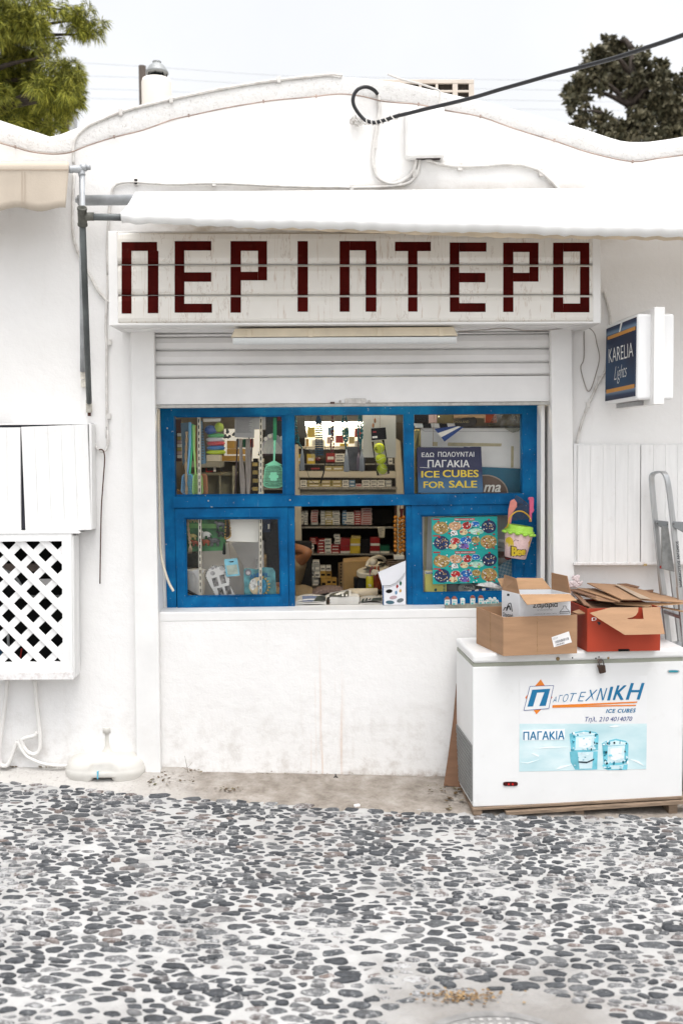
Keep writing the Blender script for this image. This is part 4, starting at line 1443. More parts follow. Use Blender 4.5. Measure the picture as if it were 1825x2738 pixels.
# ================================================================== SQUARE LIGHTBOX
th = R_(3.5)
dx = V((-math.sin(th), math.cos(th), 0))         # along the face, towards the wall
nx_ = V((-math.cos(th), -math.sin(th), 0))       # the lit face looks this way
fr_b = at('K', 632, 805, -.60)                   # front lower corner of the face
lb = thing("lightbox_sign", fr_b + V((.1, .25, -.04)), "white square lightbox with a dark blue cigarette advert projecting from the wall", "sign")
fo = fr_b
def lf(x, y): return hit('K', x, y, fo, nx_)
Hh = .455
q_t, q_b = lf(638, 165), lf(625, 815)
Wd = .50
up = V((0, 0, 1))
zb_, zt_ = lf(630, 828).z, lf(636, 168).z
o = V((fo.x, fo.y, zb_)) - dx * .010
LBW = M("lightbox_plastic", (.80, .80, .80), .35, .03, 4, dirt=.08, dcol=(.4, .37, .33), co="World")
MB().obox(o, dx * Wd, -nx_ * .085, up * (zt_ - zb_)).build("face_half", LBW, lb, bev=.014, seg=3)
MB().obox(o - nx_ * .118, dx * Wd, -nx_ * .085, up * (zt_ - zb_)).build("face_half", LBW, lb, bev=.014, seg=3)
MB().obox(o - nx_ * .074 - dx * .045 - up * .028, dx * (Wd + .09), -nx_ * .058, up * (zt_ - zb_ + .056)).build("frame_band", WHITE_PAINT, lb, bev=.003)
MB().obox(o - nx_ * .05 + dx * .10 - up * .026, dx * .36, -nx_ * .025, up * .024).build("bracket", M("bracket_grey", (.35, .35, .35), .5, .2), lb, bev=.002)
oa = o - nx_ * .09 + dx * (Wd + .044)
MB().obox(oa + up * .1, dx * max(.03, (0 - oa.y) / dx.y), -nx_ * .03, up * .25).build("wall_arm", WHITE_PAINT, lb)
def lq(x, y, e=.002):
    return hit('K', x, y, fo + nx_ * e, nx_)
# printed film: blue with a soft pale band, two orange bars
def film_mat():
    m, nt, b = newmat("blue_printed_film")
    tc = _n(nt, "ShaderNodeTexCoord")
    sp = _n(nt, "ShaderNodeSeparateXYZ")
    nt.links.new(tc.outputs["Generated"], sp.inputs[0])
    edge = ramp(nt, sp.outputs[2], [(0, (.007, .012, .04)), (.06, (.010, .025, .07)), (.11, (.16, .24, .34)), (.135, (.012, .03, .08)), (.87, (.010, .02, .06)), (.90, (.16, .25, .36)), (.95, (.015, .035, .09)), (1, (.007, .012, .04))])
    mid = ramp(nt, noise(nt, 1.6, 2, .4), [(.40, (.007, .007, .028)), (.64, (.008, .05, .12))])
    z = ramp(nt, sp.outputs[2], [(.125, 0.0), (.14, 1.0), (.86, 1.0), (.875, 0.0)])
    c = mix(nt, z, edge, mid)
    nt.links.new(c, b.inputs["Base Color"])
    b.inputs["Roughness"].default_value = .45
    b.inputs["Specular IOR Level"].default_value = .2
    return m
pq = [(402, 285), (632, 192), (622, 800), (392, 840)]
MB().prism([lq(*q, e=.0025) for q in pq], -nx_ * .002).build("advert_film", film_mat(), lb)
OR = M("orange_print", (.52, .22, .02), .4, .1)
for a, b, c, d in (((412, 345), (622, 264), (622, 292), (411, 370)), ((402, 752), (615, 707), (614, 738), (402, 781))):
    MB().prism([lq(*q, e=.0045) for q in (a, b, c, d)], -nx_ * .002).build("orange_bar", OR, lb)
PRINT = M("pale_print", (.74, .74, .72), .5, .05)
mb = MB()
text_mb(mb, "KARELIA", lq(420, 440, .0055), lq(606, 386, .0055), lq(608, 494, .0055), lq(421, 546, .0055), bold=-.008)
text_mb(mb, "Lights", lq(468, 575, .0055), lq(560, 546, .0055), lq(556, 682, .0055), lq(460, 714, .0055), bold=-.015, shear=.25)
mb.build("lettering", PRINT, lb)
mb = MB().prism([lq(*q, e=.0055) for q in ((512, 238), (524, 232), (506, 306), (499, 308))], -nx_ * .002)
mb.build("white_scratch", PRINT, lb)

# ================================================================== CHEST FREEZER ON ITS PALLET
FT = R_(4.0)
fu = V((math.cos(FT), math.sin(FT), 0))
fd = V((-math.sin(FT), math.cos(FT), 0))
FO = at('P', 1264, 2159, -.53)
fn = -fd
FW = 1.20
def ff(f, x, y, e=0.0):
    return hit(f, x, y, FO + fn * e, fn)
ztop = .846
zl = ff('P', 1264, 1774).z
zg = ff('P', 1264, 1781).z
zb0 = FO.z
fz = thing("chest_freezer", FO + fu * FW / 2 + fd * .25, "white chest freezer with an ice cube advert and a locked lid", "freezer")
FZW = M("freezer_white_enamel", (.74, .74, .735), .35, .03, 3, dirt=.16, dcol=(.40, .35, .30), dscale=7, co="World")
DEP = .465
MB().obox(FO, fu * FW, fd * DEP, V((0, 0, zg - .006 - zb0))).build("body", FZW, fz, bev=.006)
MB().obox(FO + V((0, 0, zg - .0055 - zb0)) + fu * .004 + fd * .004, fu * (FW - .008), fd * (DEP - .008), V((0, 0, zl - zg + .006))).build("lid_gasket", M("grey_green_gasket", (.33, .34, .28), .5, .1, 10, dirt=.2), fz)
MB().obox(FO + V((0, 0, zl - zb0 + .001)) - fu * .002 - fd * .012, fu * (FW + .014), fd * (DEP + .02), V((0, 0, ztop - zl - .001))).build("lid", FZW, fz, bev=.017, seg=4)
# side vent
mb = MB()
so_ = FO - fu * .002
def fs_(f, x, y, e=.002):
    return hit(f, x, y, FO - fu * e, -fu)
vt0, vb0 = ff('M', 200, 800).z, ff('M', 200, 1085).z
MB().obox(FO + V((0, 0, vb0 - zb0)) - fu * .003 + fd * .02, fd * (DEP - .04), fu * .004, V((0, 0, vt0 - vb0 + .07))).build("vent_panel", M("vent_panel_dark", (.03, .03, .03), .6, .3, 30), fz)
g = MB()
hgt = vt0 - vb0 + .07
for k in range(15):
    z = vb0 - zb0 + hgt * k / 14
    g.obox(FO + V((0, 0, z - .002)) - fu * .007 + fd * .02, fd * (DEP - .04), fu * .004, V((0, 0, .004)))
for k in range(22):
    g.obox(FO + V((0, 0, vb0 - zb0)) - fu * .0065 + fd * (.02 + (DEP - .044) * k / 21), fd * .004, fu * .003, V((0, 0, hgt)))
g.build("vent_grille", M("grille_grey", (.30, .30, .29), .5, .1), fz)
# advert on the front
def fq(x, y, e=.002): return ff('M', x, y, e)
def fpoly(mb, pts, e=.002, th=.0012):
    return mb.prism([fq(*p, e=e) for p in pts], -fn * th)
TEAL = M("advert_teal", (.006, .155, .32), .4, .05)
ORG = M("advert_orange", (.70, .20, .02), .4, .05)
INK = M("advert_navy", (.02, .05, .22), .4, .05)
fpoly(MB(), [(507, 270), (1333, 262), (1333, 572), (507, 573)], .0012, .001).build("advert_sheet", M("advert_white", (.745, .745, .745), .4, .02), fz)
def ice_mat():
    m, nt, b = newmat("printed_water_photo")
    c = ramp(nt, noise(nt, 3.0, 5, .55, (1, 1, 2.4)), [(.30, (.42, .62, .66)), (.5, (.54, .70, .73)), (.68, (.70, .80, .81)), (.78, (.50, .68, .72))])
    nt.links.new(c, b.inputs["Base Color"])
    b.inputs["Roughness"].default_value = .35
    return m
fpoly(MB(), [(506, 573), (1333, 572), (1329, 868), (504, 884)], .0012, .001).build("advert_photo", ice_mat(), fz)
def lines(mb, pts, wd, e):
    for a, b in zip(pts, pts[1:]):
        a, b = V((*a, 0)), V((*b, 0))
        t = (b - a).normalized()
        n = V((-t.y, t.x, 0)) * wd / 2
        fpoly(mb, [(a + n)[:2], (b + n)[:2], (b - n)[:2], (a - n)[:2]], e)
mb = MB()
fpoly(mb, [(644, 284), (720, 402), (616, 512), (543, 402)], .0022)
mb.build("orange_diamond", ORG, fz)
mb = MB()
fpoly(mb, [(574, 330), (728, 324), (696, 474), (534, 486)], .0030)
mb.build("logo_plate", M("advert_white", (.82, .82, .82)), fz)
mb = MB()
lines(mb, [(574, 330), (728, 324), (696, 474), (534, 486), (574, 330)], 3, .0036)
mb.build("logo_outline", INK, fz)
mb = MB()
fpoly(mb, [(588, 352), (705, 345), (700, 366), (583, 373)], .0038)
fpoly(mb, [(583, 372), (620, 371), (594, 460), (557, 462)], .0038)
fpoly(mb, [(668, 367), (700, 366), (676, 456), (634, 458)], .0038)
mb.build("logo_letter", TEAL, fz)
mb = MB()
word = [("Α", 724, 748, 397, 432), ("Γ", 757, 783, 386, 431), ("Ο", 786, 822, 380, 430), ("Τ", 826, 872, 374, 428), ("Ε", 888, 932, 366, 427), ("Χ", 936, 1004, 352, 424),
        ("Ν", 1008, 1068, 341, 421), ("Ι", 1080, 1108, 334, 420), ("Κ", 1118, 1190, 325, 417), ("Η", 1204, 1306, 310, 415)]
for ch_, x0, x1, y0, y1 in word:
    w_ = (x1 - x0)
    s = min(16, w_ * .25)
    text_mb(mb, ch_, fq(x0 + s, y0, .003), fq(x1 + s * .6, y0 - 1, .003), fq(x1 - s * .6, y1 - 1, .003), fq(x0 - s * .3, y1, .003), bold=-.01 if x0 < 930 else 0 if x0 < 1060 else .02, shear=.12)
mb.build("company_name", TEAL, fz)
mb = MB()
fpoly(mb, [(720, 452), (1272, 428), (1268, 437), (900, 455), (1264, 449), (1262, 457), (719, 469)], .003)
mb.build("orange_stroke", ORG, fz)
mb = MB()
text_mb(mb, "ICE CUBES", fq(1072, 478, .003), fq(1262, 474, .003), fq(1258, 499, .003), fq(1068, 502, .003), bold=.03, shear=.15, space=1.15)
mb.build("small_caption", TEAL, fz)
mb = MB()
text_mb(mb, "Τηλ. 210 4014070", fq(934, 528, .003), fq(1240, 524, .003), fq(1236, 562, .003), fq(930, 568, .003), shear=.2)
mb.build("phone_number", INK, fz)
mb = MB()
fpoly(mb, [(526, 615), (800, 606), (800, 678), (526, 682)], .0022)
mb.build("snow_cap", M("advert_snow", (.80, .83, .84), .4, .05), fz)
mb = MB()
text_mb(mb, "ΠΑΓΑΚΙΑ", fq(532, 626, .0034), fq(798, 618, .0034), fq(797, 674, .0034), fq(531, 678, .0034), bold=.02)
mb.build("ice_lettering", TEAL, fz)
# the two printed ice cubes
CU = [M("cube_pale", (.60, .76, .80), .3, .12, 8), M("cube_mid", (.16, .50, .60), .3, .3, 10), M("cube_teal", (.012, .20, .29), .3, .5, 9), M("cube_white", (.80, .85, .86), .3, .04), M("cube_black", (.01, .03, .04), .3, .3)]
rc = random.Random(9)
def cube_print(x0, x1, yt, ym, yb, dx_):
    mb = MB()
    X = lambda u: x0 + (x1 - x0) * u
    Yy = lambda v: yt + (ym - yt) * v
    def shard(u, v, w_, h_, k, e, n=6):
        mb.mi = k
        a0 = rc.uniform(0, 6)
        fpoly(mb, [(X(u + w_ * math.cos(a0 + i * 6.283 / n) * rc.uniform(.5, 1.1)), Yy(v + h_ * math.sin(a0 + i * 6.283 / n) * rc.uniform(.5, 1.1))) for i in range(n)], e)
    mb.mi = 1; fpoly(mb, [(X(.02), Yy(.14)), (X(.16), Yy(.05)), (X(.55), Yy(-.05)), (X(.90), Yy(.04)), (X(1), Yy(.16)), (X(.98), Yy(.94)), (X(.70), Yy(1)), (X(.08), Yy(1.02))], .0022)
    mb.mi = 0; fpoly(mb, [(X(.10), Yy(.14)), (X(.52), Yy(.02)), (X(.90), Yy(.10)), (X(.84), Yy(.20)), (X(.26), Yy(.24))], .0030)
    mb.mi = 0; fpoly(mb, [(X(.24), Yy(.27)), (X(.86), Yy(.22)), (X(.84), Yy(.90)), (X(.22), Yy(.95))], .0030)
    mb.mi = 3; fpoly(mb, [(X(.33), Yy(.36)), (X(.76), Yy(.31)), (X(.74), Yy(.76)), (X(.52), Yy(.84)), (X(.34), Yy(.78))], .0034)
    for i in range(34):
        t = rc.random()
        side = i % 4
        u, v = ((.08 + rc.uniform(0, .14), .15 + t * .8), (.84 + rc.uniform(0, .13), .12 + t * .8), (.1 + t * .8, .06 + rc.uniform(0, .16)), (.1 + t * .8, .90 + rc.uniform(-.04, .06)))[side]
        shard(u, v, rc.uniform(.02, .055), rc.uniform(.03, .10), rc.choice((2, 2, 1, 4, 3, 0)), .0040 + .00003 * i)
    for i in range(7):
        shard(rc.uniform(.32, .78), rc.uniform(.34, .85), rc.uniform(.03, .09), rc.uniform(.015, .05), rc.choice((0, 1, 3)), .0054 + .00003 * i, 5)
    # its reflection in the water
    mb.mi = 1; fpoly(mb, [(X(.03), ym + 3), (X(.97), ym), (X(.95), yb), (X(.22), yb + 2), (X(.06), ym + (yb - ym) * .6)], .0022)
    mb.mi = 0; fpoly(mb, [(X(.30), ym + 6), (X(.82), ym + 4), (X(.78), yb - 6), (X(.36), yb - 4)], .0030)
    for i in range(9):
        v = rc.uniform(1.04, 1 + (yb - ym) / (ym - yt) * .9)
        shard(rc.choice((.14, .86, .5, .3, .7)) + rc.uniform(-.08, .08), v, rc.uniform(.03, .08), rc.uniform(.012, .035), rc.choice((2, 2, 3, 1)), .0040 + .00003 * i)
    if ym < 800:
        mb.mi = 4; fpoly(mb, [(X(.32), Yy(1.50)), (X(.62), Yy(1.52)), (X(.86), Yy(1.36)), (X(.84), Yy(1.44)), (X(.60), Yy(1.60)), (X(.34), Yy(1.57))], .0046)
    mb.build("printed_ice_cube", CU, fz)
cube_print(826, 1020, 622, 752, 870, 0)
cube_print(1038, 1214, 678, 838, 872, 0)
mb = MB()
for q in (((586, 768), (600, 765), (632, 780), (628, 788)), ((600, 735), (720, 722), (825, 726), (720, 730)), ((742, 872), (770, 850), (850, 838), (780, 862)), ((1086, 592), (1130, 582), (1165, 588), (1120, 597)), ((1215, 800), (1280, 815), (1320, 850), (1270, 825)), ((506, 822), (560, 826), (640, 805), (560, 832))):
    fpoly(mb, q, .0026)
mb.build("water_streak", CU[3], fz)
# small fittings
mb = MB()
for k in range(1):
    pts = [fq(448 + 48 * math.copysign(abs(math.cos(a)) ** .5, math.cos(a)), 965 + 14 * math.copysign(abs(math.sin(a)) ** .5, math.sin(a)), .006) for a in [i * math.pi / 12 for i in range(24)]]
    mb.prism(pts, -fn * .006)
mb.build("indicator_window", M("dark_red_lens", (.05, .004, .004), .2, .3), fz, bev=.0015)
mb = MB()
for x in (436, 462):
    mb.prism([fq(*p, e=.0072) for p in ell(x, 967, 7, 7, 10)], -fn * .001)
mb.build("indicator_lamp", M("red_lamp", (.5, .01, .01), .2, .1), fz)
pts = [fq(1507 + 38 * math.copysign(abs(math.cos(a)) ** .6, math.cos(a)), 232 + 10 * math.copysign(abs(math.sin(a)) ** .6, math.sin(a)), .004) for a in [i * math.pi / 12 for i in range(24)]]
MB().prism(pts, -fn * .004).build("badge", M("badge_rim", (.4, .45, .46), .3, .1, metal=.5), fz)
pts = [fq(1507 + 30 * math.copysign(abs(math.cos(a)) ** .6, math.cos(a)), 232 + 6 * math.copysign(abs(math.sin(a)) ** .6, math.sin(a)), .0055) for a in [i * math.pi / 12 for i in range(24)]]
MB().prism(pts, -fn * .002).build("badge", M("badge_teal", (.02, .25, .33), .3, .1), fz)
# bolts on the lid and hasp
mb = MB()
for x, y, r in ((755, 150, .011), (1083, 145, .007)):
    mb.ball(ff('M', x, y, .014), (r, r * .5, r), 10, 6)
mb.build("brass_bolt", M("dull_brass", (.30, .21, .10), .5, .3, 30, metal=.4), fz, smooth=True)
mb = MB()
for x, y in ((850, 144), (1002, 147), (1022, 138)):
    mb.ball(ff('M', x, y, .0125), (.0045, .002, .0045), 8, 5)
mb.build("screw_hole", DARK, fz, smooth=True)
mb = MB()
mb.prism([ff('M', *p, .016) for p in ((1014, 150), (1040, 150), (1042, 178), (1016, 180))], -fn * .004)
mb.prism([ff('M', *p, .008) for p in ((1012, 190), (1044, 189), (1044, 205), (1012, 206))], -fn * .008)
mb.build("hasp", M("rusty_hasp", (.28, .22, .18), .6, .3, 30, metal=.4), fz, bev=.001)

# padlock
pl = thing("padlock", ff('M', 1046, 250, .03), "small rusty brown padlock hanging on the freezer hasp", "padlock")
MB().prism([ff('M', *p, .034) for p in ((1018, 202), (1064, 192), (1070, 240), (1030, 250))], -fn * .020).build("body", M("brown_padlock", (.055, .030, .020), .45, .4, 30, metal=.3), pl, bev=.004)
MB().tube(spline([ff('M', *p, .024) for p in ((1030, 202), (1022, 175), (1030, 157), (1044, 158), (1052, 176), (1054, 198))], 5), .0035, 8).build("shackle", M("dark_steel", (.10, .09, .085), .4, .3, metal=.6), pl, smooth=True)

# pallet
pal = thing("wooden_pallet", V((FO.x + .6, FO.y + .25, ground_z(FO.x + .6))), "rough wooden pallet with a sagging plank under the chest freezer", "pallet")
gz = ground_z(FO.x) - .004
zz = zb0 - .002
def pboard(a, b, w, t, name="deck_board", drop=(0, 0)):
    o = FO + fu * a[0] + fd * a[1]
    d = fu * (b[0] - a[0]) + fd * (b[1] - a[1]) + V((0, 0, drop[1] - drop[0]))
    s = fd if abs(b[0] - a[0]) > abs(b[1] - a[1]) else fu
    o.z = zz - t + drop[0]
    return MB().obox(o, d, s * w, V((0, 0, t))).build(name, WOODRAW, pal, bev=.002)
pboard((-.005, -.012), (FW, -.012), .09, .014, drop=(0, .020))
pboard((.18, -.03), (FW + .1, -.03), .08, .020, "loose_plank", drop=(-.022, .004))
pboard((0, .22), (FW, .22), .09, .014)
pboard((0, .42), (FW, .42), .08, .014)
for x in (0.0, .58, 1.12):
    o = FO + fu * x - fd * .008
    o.z = ground_z(o.x) + .001
    MB().obox(o, fu * .05, fd * .48, V((0, 0, max(.02, zz - .0145 - o.z)))).build("bearer", WOODRAW, pal, bev=.002)

# cardboard leaning between freezer and wall
def lean(pts):
    return [at('M', x, y, Y) for x, y, Y in pts]
mb = MB().prism(lean([(96, 312, -.03), (112, 318, -.03), (125, 985, -.16), (14, 976, -.16), (42, 790, -.12), (76, 540, -.075)]), (0, .008, 0))
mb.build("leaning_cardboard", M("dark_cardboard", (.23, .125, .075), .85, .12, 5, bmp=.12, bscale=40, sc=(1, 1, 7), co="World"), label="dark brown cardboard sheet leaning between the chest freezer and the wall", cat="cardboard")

# ================================================================== BOXES ON THE FREEZER
ZT_ = ztop + .001
B_fl, B_bl, B_fr = atz('L', 400, 668, ZT_), atz('L', 225, 585, ZT_), atz('L', 880, 650, ZT_)
def crate(fl, fr, bl, h, t, mat_o, mat_i, parent, names=("front_panel", "side_panel", "back_panel", "side_panel")):
    br = fr + bl - fl
    u = V((0, 0, h))
    c = (fl + fr + bl + br) / 4
    P4 = [fl, fr, br, bl]
    for k in range(4):
        a, b = P4[k], P4[(k + 1) % 4]
        nrm = (b - a).cross(V((0, 0, 1))).normalized()
        e = (b - a).normalized() * (t * 1.02 if k % 2 else 0)
        MB().obox(a + e, b - a - 2 * e, -nrm * t, u).build(names[k], mat_o, parent, bev=.0012)
    MB().prism([p + (c - p) * .02 for p in (fl, fr, br, bl)], (0, 0, .004)).build("base_panel", mat_i, parent)
    return P4
h1 = at('L', 405, 415, B_fl.y).z - ZT_
bx = thing("open_cardboard_box", (B_fl + B_fr) / 2, "open brown cardboard box with a barcode sticker holding a white carton on the freezer", "box")
crate(B_fl, B_fr, B_bl, h1, .005, CARD, CARD_IN, bx)
bn = (B_fr - B_fl).cross(V((0, 0, 1))).normalized()
def bq(x, y, e=.001): return hit('L', x, y, B_fl + bn * e, bn)
MB().prism([bq(*p, e=.0016) for p in ((714, 545), (826, 507), (846, 578), (729, 610))], -bn * .001).build("barcode_sticker", PAPER, bx)
mb = MB()
rb = random.Random(4)
def sticker(u, v):
    a, b, c, d = V((714, 545, 0)), V((826, 507, 0)), V((846, 578, 0)), V((729, 610, 0))
    p = a.lerp(b, u).lerp(d.lerp(c, u), v)
    return bq(p.x, p.y, .0026)
u = .12
while u < .88:
    wd = rb.choice((.008, .014, .022))
    mb.quad(sticker(u, .46), sticker(u + wd, .46), sticker(u + wd, .70), sticker(u, .70))
    if u < .62:
        mb.quad(sticker(u, .78), sticker(u + wd, .78), sticker(u + wd, .93), sticker(u, .93))
    u += wd + rb.choice((.012, .02, .03))
mb.build("barcode_print", M("barcode_ink", (.03, .03, .05), .6, .1), bx)
mb = MB()
text_mb(mb, "5534", sticker(.05, .12), sticker(.32, .12), sticker(.32, .30), sticker(.05, .30))
text_mb(mb, "Barcode", sticker(.66, .80), sticker(.92, .80), sticker(.92, .92), sticker(.66, .92)) if False else None
mb.build("sticker_number", M("sticker_grey", (.35, .35, .36), .6, .1), bx)
mb = MB()
mb.prism([bq(*p, e=.0006) for p in ((619, 420), (622, 420), (624, 652), (620, 652))], -bn * .0008)
mb.prism([hit('L', x, y, B_fl + (B_bl - B_fl) * .0, (B_bl - B_fl).cross(V((0, 0, 1))).normalized()) + (B_fl - B_fr).normalized() * .0012 for x, y in ((314, 380), (317, 381), (320, 622), (317, 621))], (B_fl - B_fr).normalized() * -.001)
mb.build("fold_line", CARD_EDGE, bx)
# red strap end peeping out behind it
# white water carton standing in it
WZ = 1.17
w_fl, w_fr, w_bl = atz('L', 506, 265, WZ), atz('L', 838, 262, WZ), atz('L', 391, 236, WZ)
for p in (w_fl, w_fr, w_bl): p.z = ZT_ + .008
wc = thing("white_carton", (w_fl + w_fr) / 2, "white printed carton with open brown flaps standing inside the brown cardboard box", "box")
CARTW = M("white_printed_carton", (.76, .77, .79), .55, .04, 4, co="World")
w_br = w_fr + w_bl - w_fl
P4 = crate(w_fl, w_fr, w_bl, WZ - ZT_ - .008, .004, CARTW, CARD_IN, wc)
wn = (w_fr - w_fl).cross(V((0, 0, 1))).normalized()
wsn = (w_fl - w_bl).cross(V((0, 0, 1))).normalized()
def wq(x, y, e=.001): return hit('L', x, y, w_fl + wn * e, wn)
def wsq(x, y, e=.001): return hit('L', x, y, w_fl + wsn * e, wsn)
INKB = M("printed_black", (.015, .02, .025), .5, .1)
mb = MB()
text_mb(mb, "Σαμαριά", wq(594, 320), wq(754, 312), wq(754, 356), wq(594, 362), bold=.02)
text_mb(mb, "φυσικό μεταλλικό νερό", wq(622, 364), wq(720, 362), wq(720, 370), wq(622, 372))
text_mb(mb, "εμφιαλώνεται από το κτήμα - σαμαριά", wq(602, 392), wq(748, 386), wq(748, 392), wq(602, 398))
text_mb(mb, "Σαμαριά", wsq(399, 382), wsq(462, 392), wsq(462, 424), wsq(399, 412), bold=.02)
mb.build("lettering", INKB, wc)
mb = MB()
def outline(pts, wd, fn_, e=.0012):
    for a, b in zip(pts, pts[1:]):
        a, b = V((*a, 0)), V((*b, 0))
        t = (b - a).normalized(); n = V((-t.y, t.x, 0)) * wd / 2
        mb.quad(*[fn_(q.x, q.y, e) for q in (a + n, b + n, b - n, a - n)])
outline([(768, 390), (768, 378), (790, 355), (790, 342), (808, 341), (808, 354), (830, 374), (831, 388), (768, 390)], 2.5, wq)
outline([(770, 380), (830, 377)], 4, wq)
outline([(400, 372), (412, 350), (422, 356), (436, 325), (448, 322), (454, 350), (458, 378)], 5, wsq)
outline([(420, 372), (432, 345), (440, 340), (446, 368)], 8, wsq)
outline([(425, 268), (440, 270)], 14, wsq)
mb.build("printed_drawing", INKB, wc)
top = V((0, 0, WZ))
T4 = [V((p.x, p.y, WZ)) for p in P4]               # fl fr br bl
def flap(pts, name="flap", mat=CARD_IN, th=.004):
    a, b, c = pts[0], pts[1], pts[2]
    n = (b - a).cross(c - a).normalized() * th
    return MB().prism(pts, n).build(name, mat, wc, bev=.001)
flap([T4[0], T4[1] - (T4[1] - T4[0]) * .02, at('L', 878, 303, -.66), at('L', 555, 331, -.66)], mat=CARD_IN)
flap([T4[0] + V((0, .003, 0)), T4[3] - V((0, .003, 0)), at('L', 405, 137, T4[3].y), at('L', 484, 162, T4[0].y + .02)], mat=CARD)
flap([T4[1] + V((0, .003, 0)), T4[2] - V((0, .003, 0)), at('L', 712, 124, T4[2].y - .01), at('L', 814, 146, T4[1].y + .02)], mat=CARD)
flap([T4[3], T4[2], at('L', 655, 162, T4[2].y + .05), at('L', 490, 160, T4[2].y + .05)], mat=CARD_IN)
mb = MB().prism([at('L', 362, 164, -.18), at('L', 402, 160, -.15), at('L', 400, 228, -.18), at('L', 386, 214, -.20)], (0, .005, 0))
mb.build("cardboard_scrap", CARD_IN, label="small cardboard scrap poking up behind the white carton flap", cat="cardboard")
mb = MB()
for k in range(4):
    mb.prism([at('L', 225 + 6 * k, 208 - 4 * k, -.10), at('L', 300 + 8 * k, 193 - 2 * k, -.12), at('L', 392, 226 - 2 * k, -.16), at('L', 388, 236 - 2 * k, -.14)], (0, .004, .001))
mb.build("newspaper", M("folded_newspaper", (.48, .47, .46), .8, .3, 60), label="crumpled grey newspaper tucked behind the white carton", cat="newspaper")

# red carton
R_fl, R_fr = atz('L', 945, 640, ZT_), atz('L', 1420, 632, ZT_)
ru = (R_fr - R_fl).normalized()
rd = V((-ru.y, ru.x, 0))
R_bl = R_fl + rd * .34 - ru * .03
REDC = M("red_carton", (.38, .040, .013), .6, .08, 5, dirt=.06, dcol=(.25, .03, .01), co="World")
rh = 1.088 - ZT_
rbx = thing("red_carton_box", (R_fl + R_fr) / 2, "red cardboard box with a bent brown flap under a heap of flattened cartons", "box")
crate(R_fl, R_fr, R_bl, rh, .005, REDC, CARD_IN, rbx)
rn = -rd
def rq(x, y, e=.001): return hit('L', x, y, R_fl + rn * e, rn)
mb = MB().prism([rq(*p, e=.002) for p in [(1145, 626), (1152, 622), (1216, 621), (1223, 626), (1221, 636), (1150, 638)]], -rn * .0015)
mb.build("hand_slot", DARK, rbx)
mb = MB()
text_mb(mb, "D", rq(976, 418), rq(1006, 414), rq(1006, 436), rq(976, 438), bold=.02)
mb.build("lettering", PAPER, rbx)
mb = MB().prism([rq(*p, e=.0015) for p in [(1008, 444), (1030, 446), (1034, 456), (1020, 468), (1016, 456)]], -rn * .001)
mb.build("printed_mark", INKB, rbx)
# the folded-out flap with its cut hand hole: two pieces around the hole joined as one outline
fl_pts = [(962, 388), (1100, 352), (1279, 350), (1276, 380), (1262, 402), (1240, 415), (1208, 421), (1208, 427), (1313, 427), (1304, 352), (1416, 348), (1450, 524), (1190, 530)]
def flp(x, y):
    t = (y - 350) / 180
    return at('L', x, y, R_fl.y - .012 - .085 * max(0, t))
MB().prism([flp(*p) for p in fl_pts], (0, .005, 0)).build("flap", CARD, rbx)

# flattened cartons lying on the red box
g_ = "flattened cartons heaped on the red box"
def flat(pts, label, mat=CARD, th=.006):
    q = [at('L', x, y, Y) for x, y, Y in pts]
    n = (q[1] - q[0]).cross(q[2] - q[0]).normalized()
    if n.z > 0: n = -n
    return MB().prism(q, n * th).build("flattened_carton", mat, label=label, cat="cardboard", group=g_)
flat([(945, 190, -.12), (1165, 202, -.06), (1420, 262, -.10), (1569, 300, -.22), (1569, 318, -.36), (1310, 300, -.46), (1172, 298, -.50)], "flattened brown carton lying uppermost on the heap with a strip of pale tape", CARD)
MB_t = None
flat([(880, 226, -.10), (1000, 226, -.10), (1170, 300, -.46), (1150, 312, -.50)], "flattened carton showing its raw edge just under the uppermost one")
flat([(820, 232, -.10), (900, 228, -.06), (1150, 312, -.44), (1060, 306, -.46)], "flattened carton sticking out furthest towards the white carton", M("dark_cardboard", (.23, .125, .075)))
flat([(1090, 312, -.44), (1568, 322, -.36), (1569, 330, -.36), (1330, 346, -.45), (1140, 334, -.47)], "long flattened carton with a torn pale edge above the red box flap", CARD_IN)
flat([(845, 378, -.44), (1050, 318, -.30), (1108, 334, -.36), (960, 386, -.50), (880, 390, -.50)], "flattened carton sloping down between the white carton and the red box", CARD)
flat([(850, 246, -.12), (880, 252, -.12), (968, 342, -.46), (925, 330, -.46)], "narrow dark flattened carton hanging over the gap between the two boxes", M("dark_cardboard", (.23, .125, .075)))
flat([(1140, 196, -.03), (1200, 194, -.03), (1285, 214, -.05), (1270, 222, -.08)], "short folded cardboard strip at the back of the heap", M("dark_cardboard", (.23, .125, .075)), .010)
flat([(1300, 238, -.05), (1376, 234, -.05), (1374, 244, -.12), (1330, 250, -.12)], "small cardboard corner poking out behind the uppermost carton", M("dark_cardboard", (.23, .125, .075)))
flat([(1424, 345, -.30), (1569, 366, -.22), (1569, 378, -.30), (1440, 352, -.36)], "thin bent cardboard strip resting against the ladder step", CARD_IN, .004)
flat([(890, 262, -.12), (1010, 236, -.10), (1180, 318, -.46), (1010, 300, -.48)], "flattened carton with a dark underside in the middle of the heap", CARD)
flat([(850, 300, -.20), (1000, 300, -.14), (1400, 320, -.2), (1400, 350, -.40), (960, 350, -.44)], "lowest flattened carton lying across the open red box", M("dark_cardboard", (.23, .125, .075)))
